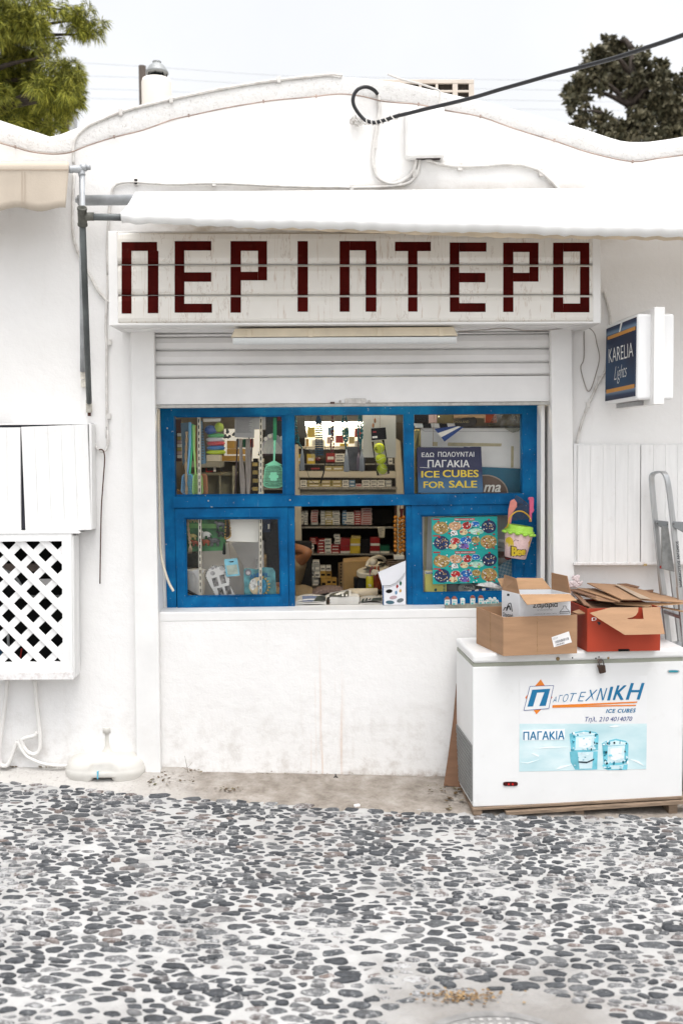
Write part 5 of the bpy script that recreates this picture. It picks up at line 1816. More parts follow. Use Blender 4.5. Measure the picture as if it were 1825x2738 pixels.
# pale tape on the uppermost carton
q = [at('L', x, y, Y) for x, y, Y in ((1120, 202, -.13), (1150, 204, -.12), (1362, 300, -.42), (1290, 296, -.43))]
n = (q[1] - q[0]).cross(q[2] - q[0]).normalized()
n = n if n.z > 0 else -n
MB().prism([p + n * .002 for p in q], n * .001).build("tape_strip", M("pale_grey_tape", (.38, .29, .21), .4, .1), label="strip of pale grey tape stuck on the uppermost flattened carton", cat="tape")
mb = MB()
rp = random.Random(8)
for k in range(16):
    c = at('L', rp.uniform(822, 905), rp.uniform(190, 212), -.10)
    mb.ball(c, (rp.uniform(.012, .022), .012, rp.uniform(.006, .012)), 6, 4, Matrix.Rotation(rp.uniform(-1, 1), 3, 'Y'))
for k in range(9):
    c = at('L', rp.uniform(856, 886), rp.uniform(152, 188), -.09)
    mb.ball(c, (rp.uniform(.008, .015), .010, rp.uniform(.01, .018)), 6, 4, Matrix.Rotation(rp.uniform(-1, 1), 3, 'Y'))
mb.build("crumpled_paper", M("pink_white_tissue", (.66, .56, .56), .8, .2, 40), label="crumpled pink and white tissue wedged among the flattened cartons", cat="paper")

# ================================================================== STEP LADDER
ld = thing("step_ladder", V((at('P', 1790, 1700, -.25).x, -.2, ground_z(2.0))), "aluminium step ladder with a looped handrail standing behind the freezer", "ladder")
u3 = V((.42, -.90, 0)).normalized()
n3 = V((.90, .42, 0)).normalized()
def sweep(path, wv, t):
    vs, fs = [], []
    k = len(path)
    for i, p in enumerate(path):
        tg = (path[min(i + 1, k - 1)] - path[max(i - 1, 0)]).normalized()
        nn = tg.cross(wv).normalized() * t / 2
        for a, b in ((-1, -1), (1, -1), (1, 1), (-1, 1)):
            vs.append(p + wv * a / 2 + nn * b)
    for i in range(k - 1):
        for j in range(4):
            fs.append((i * 4 + j, i * 4 + (j + 1) % 4, (i + 1) * 4 + (j + 1) % 4, (i + 1) * 4 + j))
    fs += [(0, 1, 2, 3), tuple(range(4 * k - 4, 4 * k))]
    return MB().add(vs, fs)
lp = [((555, 1600), -.14), ((500, 1200), -.14), ((455, 780), -.14), ((425, 480), -.14), ((408, 280), -.14), ((405, 205), -.145), ((420, 165), -.155), ((455, 148), -.175), ((500, 140), -.20), ((540, 145), -.225), ((570, 180), -.245), ((595, 260), -.25), ((620, 420), -.25), ((655, 720), -.25), ((695, 1100), -.25), ((735, 1500), -.25), ((790, 2050), -.25)]
path = spline([at('S', *q, Y) for q, Y in lp], 5)
sweep(path, n3 * .036, .012).build("handrail", STEEL, ld, bev=.002)
lf0 = [at('S', *q, -.14) for q in ((548, 1560), (570, 1760), (615, 2160))]
floor_p = lambda p, d: p + d * ((ground_z(p.x) + .03 - p.z) / d.z)
d = (lf0[2] - lf0[0]).normalized()
sweep([at('S', 500, 1250, -.135), floor_p(lf0[2], d)], n3 * .040, .014).build("rail", STEEL, ld, bev=.002)
a, b = at('S', 735, 1500, -.25), at('S', 790, 2050, -.25)
sweep([a, floor_p(b, (b - a).normalized())], n3 * .042, .014).build("rail", STEEL, ld, bev=.002)
LGREY = M("ladder_grey_plastic", (.20, .21, .215), .5, .15, 12, co="World")
mb = MB().prism([at('S', *q, -.16) for q in ((450, 735), (470, 715), (605, 730), (605, 800), (535, 812), (460, 765))], (0, .008, 0))
mb.build("hinge_plate", LGREY, ld, bev=.002)
mb = MB().prism([at('S', *q, -.262) for q in ((642, 750), (660, 728), (960, 745), (960, 860), (800, 870), (650, 790))], (0, .008, 0))
mb.build("hinge_plate", LGREY, ld, bev=.002)
mb = MB()
for x, y, Y in ((475, 752, -.163), (593, 765, -.163), (668, 758, -.266)):
    mb.ball(at('S', x, y, Y), (.004, .002, .004), 8, 5)
mb.build("rivet", M("dark_steel", (.1, .09, .085)), ld)
mb = MB().prism([at('S', *q, -.19) for q in ((530, 785), (606, 800), (680, 1330), (530, 1295))], (0, .02, 0))
mb.build("platform", M("grey_ribbed_platform", (.24, .245, .24), .5, .2, 30, bmp=.3, co="World"), ld, bev=.003)
MB().ball(at('S', 517, 1272, -.165), (.008, .008, .010), 10, 6).build("red_cap", M("red_plastic", (.35, .02, .015)), ld, smooth=True)
# back legs and steps
a, b = at('S', 642, 1310, -.10), at('S', 725, 2000, -.10)
sweep([a, floor_p(b, (b - a).normalized())], n3 * .034, .012).build("rear_leg", STEEL, ld, bev=.002)
def step(x0, y0, x1, y1, Y0, Y1):
    a, b = at('S', x0, y0, Y0), at('S', x1, y1, Y1)
    MB().obox(a, b - a, V((.07, .03, 0)), V((0, 0, -.022))).build("step", STEEL, ld, bev=.003)
step(535, 1775, 752, 1850, -.14, -.25)
step(600, 2160, 800, 2245, -.14, -.25)
# name written along the rail
mb = MB()
text_mb(mb, "ΒΑΜΒΑΚΟΥΣΗΣ ΑΝΤΩΝΙΟΣ", at('S', 692, 962, -.275), at('S', 740, 1505, -.275) * 0 + at('S', 692, 962, -.275), at('S', 725, 962, -.275), at('S', 725, 962, -.275)) if False else None
tl, tr = at('S', 738, 1512, -.272), at('S', 692, 965, -.272)
bl, br = at('S', 768, 1508, -.272), at('S', 722, 960, -.272)
text_mb(mb, "ΒΑΜΒΑΚΟΥΣΗΣ ΑΝΤΩΝΙΟΣ", tl, tr, br, bl, bold=.04)
mb.build("handwriting", INKB, ld)

# ================================================================== SMALL THINGS ON THE GROUND
q = atg('N', 866, 284)
q.y = -.02
mb = MB()
c = at('N', 866, 234, -.05)
mb.tube([c + V((.016 * math.cos(a) * .8, -.004 + .006 * math.sin(a), .017 * math.sin(a))) for a in [i * math.pi / 9 for i in range(18)]], .0042, 8, closed=True)
mb.tube([c + V((.0, .06, .012)), c + V((0, .0, .012))], .006, 8)
mb.build("iron_ring", M("dark_iron_ring", (.07, .06, .055), .5, .4, 30, metal=.5), smooth=True, label="small iron mooring ring set low at the foot of the wall", cat="ring")
weed = thing("dry_weed", atg('E', 1140, 1030), "thin dry weed growing from the crack at the wall foot", "weed")
mb = MB()
b0 = at('E', 1140, 1035, -.05)
mb.tube([b0, at('E', 1132, 960, -.05), at('E', 1118, 890, -.05), at('E', 1106, 832, -.05)], [.0022, .0018, .0014, .0009], 5)
for a, b in (((1132, 960), (1138, 900)), ((1122, 905), (1150, 872)), ((1125, 920), (1092, 900)), ((1134, 985), (1112, 940))):
    mb.tube([at('E', *a, -.05), at('E', *b, -.055)], .0009, 4)
mb.build("stem", M("dry_stem", (.16, .12, .08), .9, .3), weed)
lv, lfz = [], []
rw = random.Random(6)
for k in range(16):
    a = rw.uniform(0, 6.28)
    L = rw.uniform(.03, .06)
    d = V((math.cos(a), math.sin(a) * .6 - .2, rw.uniform(.05, .6))).normalized()
    s = d.cross(V((0, 0, 1))).normalized() * .007
    b = len(lv)
    lv += [b0, b0 + d * L * .5 + s, b0 + d * L, b0 + d * L * .5 - s]
    lfz.append((b, b + 1, b + 2, b + 3))
MB().add(lv, lfz).build("leaves", M("dull_green_leaf", (.05, .06, .025), .8, .4, 30), weed, fix=False)
# fallen leaves and twigs along the wall foot
vs, fs = [], []
def litter(x0, x1, y0, y1, n, f, s=.014):
    for _ in range(n):
        x, y = rw.uniform(x0, x1), rw.uniform(y0, y1)
        p = atg(f, x, y)
        p.y = min(p.y, -.012)
        p.z = ground_z(p.x) + .012 + .055 * max(0, 1 + p.y / max(.03, abs(edge_y(p.x)))) * .9
        a = rw.uniform(0, 6.28)
        L = s * rw.uniform(.6, 1.8)
        d, e = V((math.cos(a), math.sin(a), rw.uniform(-.1, .3))) * L, V((-math.sin(a), math.cos(a), rw.uniform(-.2, .3))) * L * rw.uniform(.2, .5)
        b = len(vs)
        vs.extend([p, p + d * .5 + e, p + d, p + d * .5 - e])
        fs.append((b, b + 1, b + 2, b + 3))
litter(880, 1200, 965, 1035, 60, 'E')
litter(1300, 1450, 1050, 1068, 22, 'E')
litter(40, 110, 1040, 1150, 12, 'M', .03)
litter(1270, 1420, 290, 330, 26, 'N')
litter(500, 950, 240, 255, 30, 'N', .008)
litter(40, 140, 890, 925, 20, 'E')
litter(290, 380, 890, 915, 24, 'E')
MB().add(vs, fs).build("leaf_litter", leaf_mat("dry_litter", [(0, (.06, .04, .02)), (.5, (.14, .09, .045)), (.8, (.10, .10, .03)), (1, (.24, .17, .09))]), fix=False, kind="stuff")
q = atg('N', 965, 366)
MB().box(q + V((0, 0, .012)), .035, .02, .014, .4).build("paper_scrap", PAPER, bev=.004, label="small white paper scrap on the concrete strip before the iron ring", cat="litter")
q = atg('M', 225, 1222)
MB().box(q + V((0, 0, .012)), .03, .015, .012, .1).build("paper_scrap", PAPER, bev=.004, label="white paper scrap on the cobbles in front of the pallet corner", cat="litter")
# drain cover and the crumbling hole beside it
dc = atg('P', 1345, 2868)
dc_o = thing("drain_cover", dc, "round grey drain cover with raised studs set in the cobbles", "drain cover")
MB().lathe([(.335, .002), (.335, .012), (.30, .014), (.30, .010), (.002, .010)], dc, 48).build("disc", M("grey_cast_iron", (.22, .215, .21), .7, .2, 20, bmp=.3, co="World"), dc_o)
mb = MB()
for i in range(-9, 10):
    for j in range(-9, 10):
        if (i * i + j * j) < 86:
            mb.box(dc + V((i * .031, j * .031, .012)), .014, .014, .006)
mb.build("stud_pattern", M("worn_stud", (.36, .35, .34), .6, .2), dc_o)
vs, fs = [], []
for _ in range(170):
    p = atg('P', rw.gauss(1235, 55), rw.gauss(2672, 9))
    p.z = ground_z(p.x) + rw.uniform(.004, .018)
    a = rw.uniform(0, 6.28)
    L = rw.uniform(.006, .02)
    d, e = V((math.cos(a), math.sin(a), rw.uniform(-.1, .3))) * L, V((-math.sin(a), math.cos(a), rw.uniform(-.2, .3))) * L * .4
    b = len(vs)
    vs.extend([p, p + d * .5 + e, p + d, p + d * .5 - e])
    fs.append((b, b + 1, b + 2, b + 3))
MB().add(vs, fs).build("dry_leaves", leaf_mat("straw_litter", [(0, (.10, .06, .03)), (.5, (.20, .125, .06)), (1, (.30, .21, .11))]), fix=False, kind="stuff")

# ================================================================== INSIDE: THINGS BEHIND THE GLASS
GY = WD + .092                                   # just behind the glass
def col(name, c, rough=.55, **k): return M(name, c, rough, **k)
P_RED, P_YEL, P_WHT, P_BLK = col("pack_red", (.30, .012, .012), .35), col("pack_yellow", (.58, .42, .03), .35), col("pack_white", (.76, .73, .65), .4), col("pack_black", (.008, .007, .008), .5, spec=.15)
P_GRN, P_GLD, P_BLU, P_PNK, P_GRY, P_OCH = col("pack_green", (.006, .10, .055), .35), col("pack_gold", (.42, .33, .12), .4), col("pack_blue", (.12, .24, .38), .4), col("pack_pink", (.52, .38, .36), .4), col("pack_grey", (.40, .40, .37), .4), col("pack_ochre", (.50, .30, .07), .4)
SHELFM = M("speckled_shelf", (.30, .28, .24), .5, .6, 120, co="World")
WARM = emit("lit_fluorescent", (1.0, .88, .68), 40)
PANEL = emit("backlit_white_panel", (1.0, .90, .76), .40)
TXT = M("printed_grey_text", (.12, .12, .12), .6, .1)

# ---- back wall: shelving with a lit display
sy = 2.05
shelf = thing("back_shelf", at('I', 640, 1385, sy) , "tall shelf with speckled grey boards behind the serving window", "shelf")
def board(f, x0, y0, x1, y1, Y, th=.30, name="shelf_board", mat=SHELFM, par=None):
    return MB().pp(f, [(x0, y0), (x1, y0), (x1, y1), (x0, y1)], Y, th).build(name, mat, par, bev=.002)
board('R', -420, 262, 1310, 282, sy - .10, .35, par=shelf)
board('R', -420, 586, 1312, 604, sy - .10, .35, par=shelf)
board('R', -420, -200, 1310, -180, sy - .05, .30, par=shelf)
MB().rect('R', -430, -900, 1330, 1300, sy + .26, .02).build("back_board", M("dark_back_board", (.03, .025, .02), .8, .3), shelf)
for x in (-430, 1318):
    MB().rect('R', x, -900, x + 14, 1300, sy - .10, .37).build("side_board", M("dark_side_board", (.06, .05, .04), .8, .3), shelf)
board('R', -420, 1060, 1310, 1085, sy - .25, .5, par=shelf)

pk_g = "cigarette packs stacked on the back shelf"
ordn = ["first", "second", "third", "fourth", "fifth", "sixth", "seventh", "eighth", "ninth", "tenth", "eleventh", "twelfth", "thirteenth"]
band_m = {"red": P_WHT, "white": TXT, "yellow": P_WHT, "black": P_RED, "green": P_WHT, "gold": P_WHT, "blue": P_WHT, "pink": P_RED, "grey": P_WHT, "ochre": P_BLK}
pmat = {"red": P_RED, "white": P_WHT, "yellow": P_YEL, "black": P_BLK, "green": P_GRN, "gold": P_GLD, "blue": P_BLU, "pink": P_PNK, "grey": P_GRY, "ochre": P_OCH}
_mesh = {}
def pack(f, x0, y0, x1, y1, Y, color, label, depth=.085, group=pk_g, band=True, skew=0):
    a, b = at(f, x0, y1, Y), at(f, x1, y0, Y)
    w_, h_ = b.x - a.x, b.z - a.z
    mb = MB()
    mb.obox((-w_ / 2, 0, 0), (w_, 0, 0), (0, depth, 0), (0, 0, h_ - .0006))
    if band:
        mb.mi = 1
        mb.obox((-w_ * .36, -.0012, h_ * .30), (w_ * .72, 0, 0), (0, .002, 0), (0, 0, h_ * .30))
    o = mb.build("cigarette_pack", [pmat[color], band_m[color]], None, label=label, cat="cigarette pack", group=group)
    o.location = V(((a.x + b.x) / 2, Y + depth / 2, a.z))
    o.rotation_euler.z = skew
    return o
rk = random.Random(31)
# upper row: stacks lying flat (frame R)
stacks = [(190, 232, 52, 215, 4, "white"), (236, 280, 48, 220, 6, "grey"), (318, 402, 44, 220, 6, "pink"), (432, 486, 46, 218, 5, "grey"), (490, 574, 44, 216, 6, "gold"), (578, 662, 46, 216, 6, "white"), (694, 744, 42, 214, 5, "blue"), (746, 832, 38, 190, 5, "white"), (836, 918, 36, 210, 6, "red"), (922, 1046, 34, 234, 7, "pink")]
where = ["beside the dark bag's far end", ]
for i, (x0, x1, y0, y1, n, c) in enumerate(stacks):
    h = (y1 - y0) / n
    y1s = 258 - rk.uniform(0, 8) if False else 262
    off = 262 - y1 - 22
    for k in range(n):
        yb = y1 + off - k * h
        j = rk.uniform(-2, 2)
        cc = c if rk.random() > .12 else rk.choice(["white", "grey"])
        pack('R', x0 + j, yb - h, x1 + j, yb, sy - .06, cc, "%s cigarette pack %s from the bottom, %s stack on the upper back shelf" % (cc, ordn[k], ordn[i]), skew=rk.uniform(-.05, .05))
pack('R', 724, 194, 808, 228, sy - .098, "white", "single white cigarette pack lying in front of the blue stack on the upper back shelf")
# middle row
mid = [(300, 350, 470, 580, 2, "white"), (306, 388, 392, 468, 3, "red"), (398, 480, 402, 580, 5, "red"), (484, 560, 402, 580, 4, "white"), (556, 660, 470, 580, 3, "red"), (600, 668, 352, 468, 3, "white")]
for i, (x0, x1, y0, y1, n, c) in enumerate(mid):
    h = (y1 - y0) / n
    for k in range(n):
        yb = (586 if y1 > 570 else y1 + 2) - k * h
        j = rk.uniform(-4, 4)
        pack('R', x0 + j, yb - h, x1 + j, yb, sy - .06 + (.0 if y1 > 570 else .0), c, "%s cigarette pack %s from the bottom, %s stack on the middle back shelf" % (c, ordn[k], ordn[i]), skew=rk.uniform(-.12, .12))
cart_g = "cigarette cartons on the middle back shelf"
def carton(f, x0, y0, x1, y1, Y, mat, strip, label, dep=.12):
    t = thing("cigarette_carton", at(f, (x0 + x1) / 2, y1, Y), label, "carton", cart_g)
    MB().rect(f, x0, y0, x1, y1, Y, dep).build("carton_body", mat, t, bev=.0012)
    if strip:
        MB().rect(f, x0 + 1, y1 - (y1 - y0) * .30, x1 - 1, y1 - 1, Y - .0015, .002).build("paper_band", P_WHT, t)
    return t
carton('R', 670, 492, 782, 580, sy - .08, P_RED, 1, "dark red carton with a white band between red packs and yellow cartons")
carton('R', 672, 404, 784, 490, sy - .08, P_RED, 0, "plain dark red carton on top beside the upper yellow carton")
carton('R', 786, 492, 906, 582, sy - .085, P_YEL, 0, "yellow carton, lower of the two on the middle back shelf")
carton('R', 790, 404, 908, 490, sy - .085, P_YEL, 1, "yellow carton with a white band, upper of two on the middle shelf")
carton('R', 910, 494, 1024, 582, sy - .08, P_BLK, 0, "black carton, lower of two beside the yellow cartons")
carton('R', 910, 412, 1024, 492, sy - .08, P_BLK, 0, "black carton, upper of two beside the yellow cartons")
carton('R', 1028, 492, 1140, 580, sy - .085, P_RED, 1, "bright red carton with a white band, lower one between black and green")
carton('R', 1028, 392, 1142, 490, sy - .085, P_RED, 1, "bright red carton with a white band, upper one between black and green")
carton('R', 1146, 488, 1258, 582, sy - .08, P_GRN, 1, "green carton with a white band near the amber bead strings")
carton('R', 802, 374, 912, 402, sy - .06, P_GLD, 0, "gold carton lying on top of the yellow cartons")
# lower row of grey and ochre packs
for i, (x0, x1, y0, y1, c) in enumerate([(300, 358, 712, 800, "grey"), (362, 424, 712, 800, "grey"), (302, 354, 802, 872, "white"), (362, 424, 802, 872, "white"), (275, 340, 874, 945, "grey"), (345, 412, 874, 945, "grey"), (296, 340, 948, 1030, "white"), (346, 402, 948, 1030, "white"),
        (432, 488, 732, 792, "white"), (498, 556, 732, 792, "white"), (430, 494, 794, 874, "ochre"), (498, 562, 794, 874, "ochre"), (440, 500, 880, 1010, "ochre"), (504, 562, 880, 962, "ochre"), (566, 622, 880, 962, "ochre"), (506, 556, 966, 1020, "white"), (570, 620, 966, 1020, "white"), (340, 416, 668, 704, "white")]):
    pack('R', x0, y0, x1, y1, 1.55 + (i % 3) * .01, c, "%s cigarette pack, %s of the pile beside the person counted from the top" % (c, (ordn + ["fourteenth", "fifteenth", "sixteenth", "seventeenth", "eighteenth"])[i]), group="packs piled on the low table beside the person")
lt = thing("low_table", at('R', 500, 1030, 1.4), "low dark table inside the kiosk carrying the grey and ochre packs", "table")
MB().rect('R', 150, 1031, 1500, 1052, 1.25, .72).build("tabletop", M("dark_table_top", (.06, .05, .04), .6, .3), lt, bev=.003)
for x in (170, 1460):
    a = at('R', x, 1052, 1.3)
    for Y in (1.3, 1.9):
        MB().obox((a.x, Y, -.028), (.04, 0, 0), (0, .04, 0), (0, 0, at('R', x, 1052, 1.25).z + .026)).build("leg", M("dark_table_top", (.06, .05, .04)), lt)

MB().pp('R', [(1050, 52), (1120, 38), (1290, 44), (1308, 110), (1302, 236), (1240, 246), (1052, 232)], sy - .09, .12).build("black_bag", M("black_nylon", (.006, .006, .006), .8, .3, spec=.1), bev=.012, label="black nylon bag lying at the end of the upper back shelf", cat="bag")
o = MB().pp('R', [(1114, 262), (1206, 258), (1196, 392), (1134, 388)], sy - .115, .002).build("receipt", M("creased_receipt", (.62, .57, .44), .7, .15, 20), label="cream paper receipt hanging from the upper back shelf edge", cat="paper")
mb = MB()
for k in range(6):
    mb.rect('R', 1132, 285 + 17 * k, 1132 + rk.uniform(30, 55), 290 + 17 * k, sy - .1165, .001)
mb.build("text_lines", TXT, o)

# amber bead strings
AMB = M("amber_bead", (.42, .15, .012), .2, .55, 60, co="World")
for i, (x, lab) in enumerate(((1330, "farthest from the blue window post"), (1385, "between the two others"), (1428, "nearest the blue window post"))):
    t = thing("bead_string", at('R', x, 600, .42), "string of amber beads hanging in the serving window, " + lab, "beads", "amber bead strings")
    mb = MB()
    for k in range(9):
        mb.ball(at('R', x + rk.uniform(-3, 3), 150 + 49 * k + 12 * (i % 2), .42 + rk.uniform(-.01, .01)), .0130, 10, 7)
    mb.build("amber_beads", AMB, t, smooth=True)
    MB().tube([at('R', x, -60, .42), at('R', x, 600, .42)], .002, 5).build("thread", M("dark_red_thread", (.10, .015, .01), .7), t)
MB().pp('R', [(1375, 45), (1425, 45), (1415, 150), (1398, 175), (1385, 120)], .44, .01).build("red_pendant", M("dark_red_tassel", (.13, .012, .012), .5, .3), label="dark red pendant hanging above the amber bead strings", cat="pendant")
MB().rect('R', 1315, 612, 1436, 655, .85, .10).build("cream_box", P_WHT, bev=.002, label="small cream box lying on the dark coil below the amber beads", cat="box")
mb = MB()
for k in range(5):
    c = at('R', 1340, 672 + 24 * k, .86)
    mb.tube([c + V((.085 * math.cos(a), .07 * math.sin(a), 0)) for a in [i * math.pi / 10 for i in range(20)]], .006, 6, closed=True)
mb.build("coiled_cord", M("brown_coil", (.13, .09, .06), .6, .3), smooth=True, label="brown coiled cord piled below the small cream box", cat="cord")

# brown paper parcel
bp = thing("brown_parcel", at('R', 830, 1020, 1.0), "wrapped brown paper parcel with a patterned side behind the newspapers", "parcel")
BP = M("brown_kraft_paper", (.36, .22, .085), .75, .15, 6, bmp=.5, bscale=12)
MB().pp('R', [(705, 680), (1010, 658), (1120, 690), (1120, 1022), (705, 1026)], 1.0, .22).build("parcel_body", BP, bp, bev=.006)
mb = MB().prism([at('R', *q, Y) for q, Y in (((648, 690), 1.25), ((704, 680), .999), ((704, 1024), .999), ((655, 1005), 1.25))], (-.004, 0, 0))
mb.build("patterned_side", M("kraft_side", (.45, .30, .16), .7, .1), bp)
mb = MB()
for k in range(8):
    mb.prism([at('R', *q, .99) for q in ell(676, 715 + 38 * k, 11, 9, 8, .4)], (0, .004, 0))
mb.build("side_print", P_BLK, bp)
MB().pp('R', [(832, 880), (870, 872), (882, 890), (985, 880), (985, 1012), (832, 1012)], .90, .09).build("black_holder", BLACK, bev=.006, label="black plastic holder standing between the parcel and the drink can", cat="holder")

# cream card terminal with a curved handle
tm = thing("desk_phone", at('R', 1060, 840, .72), "cream desk phone with a curved handset and small screen on a black stand", "phone")
mb = MB().prism([at('R', *q, Y) for q, Y in (((862, 790), .62), ((885, 765), .66), ((1120, 672), .92), ((1255, 700), .92), ((1250, 740), .78), ((1060, 835), .60), ((900, 820), .60))], (0, .02, -.035))
mb.build("phone_body", CREAM, tm, bev=.006)
mb = MB().tube(spline([at('R', *q, Y) for q, Y in (((985, 740), .66), ((1010, 680), .68), ((1060, 640), .70), ((1130, 625), .74), ((1185, 640), .80), ((1205, 680), .84))], 6), .0125, 10)
mb.build("handset", CREAM, tm, smooth=True)
MB().tube([at('R', 1040, 690, .655), at('R', 1085, 680, .70)], .022, 14).build("ear_piece", CREAM, tm, smooth=True)
MB().prism([at('R', *q, Y - .014) for q, Y in (((1120, 720), .78), ((1155, 692), .86), ((1215, 705), .86), ((1175, 735), .77))], (0, 0, .002)).build("screen", M("dark_screen", (.03, .035, .03), .2), tm)
MB().prism([at('R', *q, Y - .012) for q, Y in (((940, 778), .62), ((1000, 748), .70), ((1085, 752), .72), ((1020, 788), .62))], (0, 0, .002)).build("keypad", M("dark_keypad", (.05, .045, .04), .5, .4, 60), tm)
MB().pp('R', [(885, 826), (1055, 838), (1060, 1010), (880, 1010)], .66, .10).build("stand", BLACK, tm, bev=.004)
MB().tube(spline([at('R', *q, .58) for q in ((1050, 735), (1042, 765), (1025, 790), (1020, 850))], 5), .003, 6).build("red_lead", M("red_cord", (.30, .02, .05), .5), tm, smooth=True)
MB().pp('R', [(1045, 790), (1075, 775), (1130, 790), (1125, 815), (1085, 850), (1048, 815)], .565, .03).build("paper_roll_cover", CREAM, tm, bev=.005)

# drink can and bottles
cn = thing("drink_can", at('R', 1022, 1005, .60), "yellow and green drink can standing under the desk phone", "can")
c = at('R', 1022, 1005, .60)
hcan = at('R', 1022, 850, .60).z - c.z
MB().lathe([(.020, 0), (.0255, .006), (.0255, hcan - .010), (.020, hcan)], c, 24).build("can_body", M("can_yellow", (.50, .42, .02), .3, .35, 26), cn, smooth=True)
mb = MB()
text_px(mb, "TA", 'R', 1003, 950, 1040, 980, .5735, bold=.03)
mb.build("lettering", P_WHT, cn)
MB().lathe([(.021, hcan), (.021, hcan + .004), (.018, hcan + .004)], c, 20).build("can_rim", STEEL, cn)
for i, (x, w_, lab) in enumerate(((1085, .026, "beside the drink can"), (1128, .018, "next to the white envelope bag"))):
    c = at('R', x, 1005, .63)
    MB().lathe([(w_, 0), (w_, .085), (w_ * .7, .105), (w_ * .35, .115), (w_ * .35, .15)], c, 18).build("red_bottle", M("red_bottle_glass", (.20, .03, .01), .15, .3, 12), smooth=True, label="small red brown bottle standing " + lab, cat="bottle", group="red bottles by the drink can")
# cushion with woven pattern
MB().prism([at('R', *q, .42) for q in ((328, 1072), (390, 1035), (470, 1012), (600, 1012), (700, 1030), (700, 1060), (500, 1062), (350, 1082))], (0, .2, 0)).build("woven_cushion", M("woven_brown_cloth", (.16, .11, .09), .9, .6, 90), bev=.01, label="brown woven cushion behind the open magazine on the counter", cat="cushion")

# person resting on a chair, hand behind the head
pe = thing("person", V((at('R', 90, 900, 1.15).x, 1.15, -.03)), "person in khaki resting with one arm bent behind the head inside the kiosk", "person")
SKIN = M("tanned_skin", (.36, .155, .075), .5, .10, 12, bmp=.05)
KHAKI = M("khaki_cloth", (.27, .20, .115), .85, .12, 8, bmp=.4, bscale=18)
PY = 1.15
def skin_mesh(name, verts, edges, radii, mat, parent, sub=1, root=0):
    me = bpy.data.meshes.new(name)
    me.from_pydata([tuple(v) for v in verts], edges, [])
    o = bpy.data.objects.new(name, me)
    COL.objects.link(o)
    sk = o.modifiers.new("skin", 'SKIN')
    sk.use_smooth_shade = True
    for i, r in enumerate(radii):
        r = r if isinstance(r, tuple) else (r, r)
        me.skin_vertices[0].data[i].radius = r
    me.skin_vertices[0].data[root].use_root = True
    ss = o.modifiers.new("sub", 'SUBSURF')
    ss.levels = ss.render_levels = sub
    dg = bpy.context.evaluated_depsgraph_get()
    m2 = bpy.data.meshes.new_from_object(o.evaluated_get(dg))
    m2.materials.clear()
    m2.materials.append(mat)
    bpy.data.objects.remove(o)
    o = bpy.data.objects.new(name, m2)
    m2.polygons.foreach_set("use_smooth", [True] * len(m2.polygons))
    COL.objects.link(o)
    if parent:
        o.parent = parent
        o.location = -parent.location
    return o
elb = at('R', 305, 560, PY - .06)
sh = at('R', 140, 700, PY + .05)
hand = at('R', -40, 470, PY + .10)
hip = at('R', -80, 1150, PY + .15)
kx = at('R', 270, 1075, PY - .25)
neck = at('R', 25, 560, PY + .12)
head_c = at('R', -35, 350, PY + .12)
sh2 = sh + V((-.36, .05, .02))
chest = (sh + sh2) / 2 + V((0, .02, -.10))
hipr, hipl = hip + V((.09, -.02, 0)), hip + V((-.09, 0, 0))
kl = kx + V((-.25, .02, .02))
floor = -.02
vb_ = [hip, chest, neck, head_c, sh, elb, hand, sh2, sh2 + V((-.12, -.10, -.26)), sh2 + V((.06, -.34, -.36)), hipr, kx, V((kx.x - .02, kx.y - .02, floor + .08)), V((kx.x, kx.y - .16, floor + .04)), hipl, kl, V((kl.x, kl.y, floor + .08)), V((kl.x, kl.y - .16, floor + .04))]
eb_ = [(0, 1), (1, 2), (2, 3), (1, 4), (4, 5), (5, 6), (1, 7), (7, 8), (8, 9), (0, 10), (10, 11), (11, 12), (12, 13), (0, 14), (14, 15), (15, 16), (16, 17)]
rb_ = [.13, .14, .055, .085, .058, .042, .026, .058, .042, .026, .085, .062, .042, .035, .085, .062, .042, .035]
skin_mesh("body", vb_, eb_, rb_, SKIN, pe, 2)
MB().ball(head_c + V((0, 0, .01)), (.080, .098, .118), 18, 12).build("head", SKIN, pe, smooth=True)
MB().ball(head_c + V((0, .018, .035)), (.087, .100, .110), 16, 10).build("hair", M("dark_hair", (.015, .011, .009), .6, .4, 40, bmp=.4), pe, smooth=True)
mb = MB()
for s_ in (-1, 1):
    mb.ball(head_c + V((.030 * s_, -.086, .005)), .011, 8, 6)
mb.ball(head_c + V((0, -.100, -.025)), (.012, .018, .020), 8, 6)
mb.build("face", M("face_feature", (.22, .08, .05), .5), pe, smooth=True)
for k in range(5):                                   # fingers folded behind the head
    b_ = hand + V((-.01 - .004 * k, .02, .03 - .016 * k))
    ln = (.06, .075, .08, .072, .055)[k]
    MB().tube(spline([b_, b_ + V((-ln * .6, .02, .0)), b_ + V((-ln, .045, -.01))], 4), [.0085 - .0003 * i for i in range(9)], 8).build("finger", SKIN, pe, smooth=True)
slv = sh.lerp(elb, .42)
vs_ = [hip + V((0, 0, -.02)), chest, (chest + neck) / 2 + V((0, 0, .02)), sh, slv, sh2, sh2.lerp(sh2 + V((-.12, -.10, -.26)), .45)]
skin_mesh("shirt", vs_, [(0, 1), (1, 2), (1, 3), (3, 4), (1, 5), (5, 6)], [.155, .165, .075, .085, .078, .085, .075], KHAKI, pe, 2)
vt_ = [hip + V((0, 0, -.01)), hipr, kx, V((kx.x - .02, kx.y - .02, floor + .16)), hipl, kl, V((kl.x, kl.y, floor + .16))]
skin_mesh("trousers", vt_, [(0, 1), (1, 2), (2, 3), (0, 4), (4, 5), (5, 6)], [.150, .115, .090, .065, .115, .090, .065], KHAKI, pe, 2)
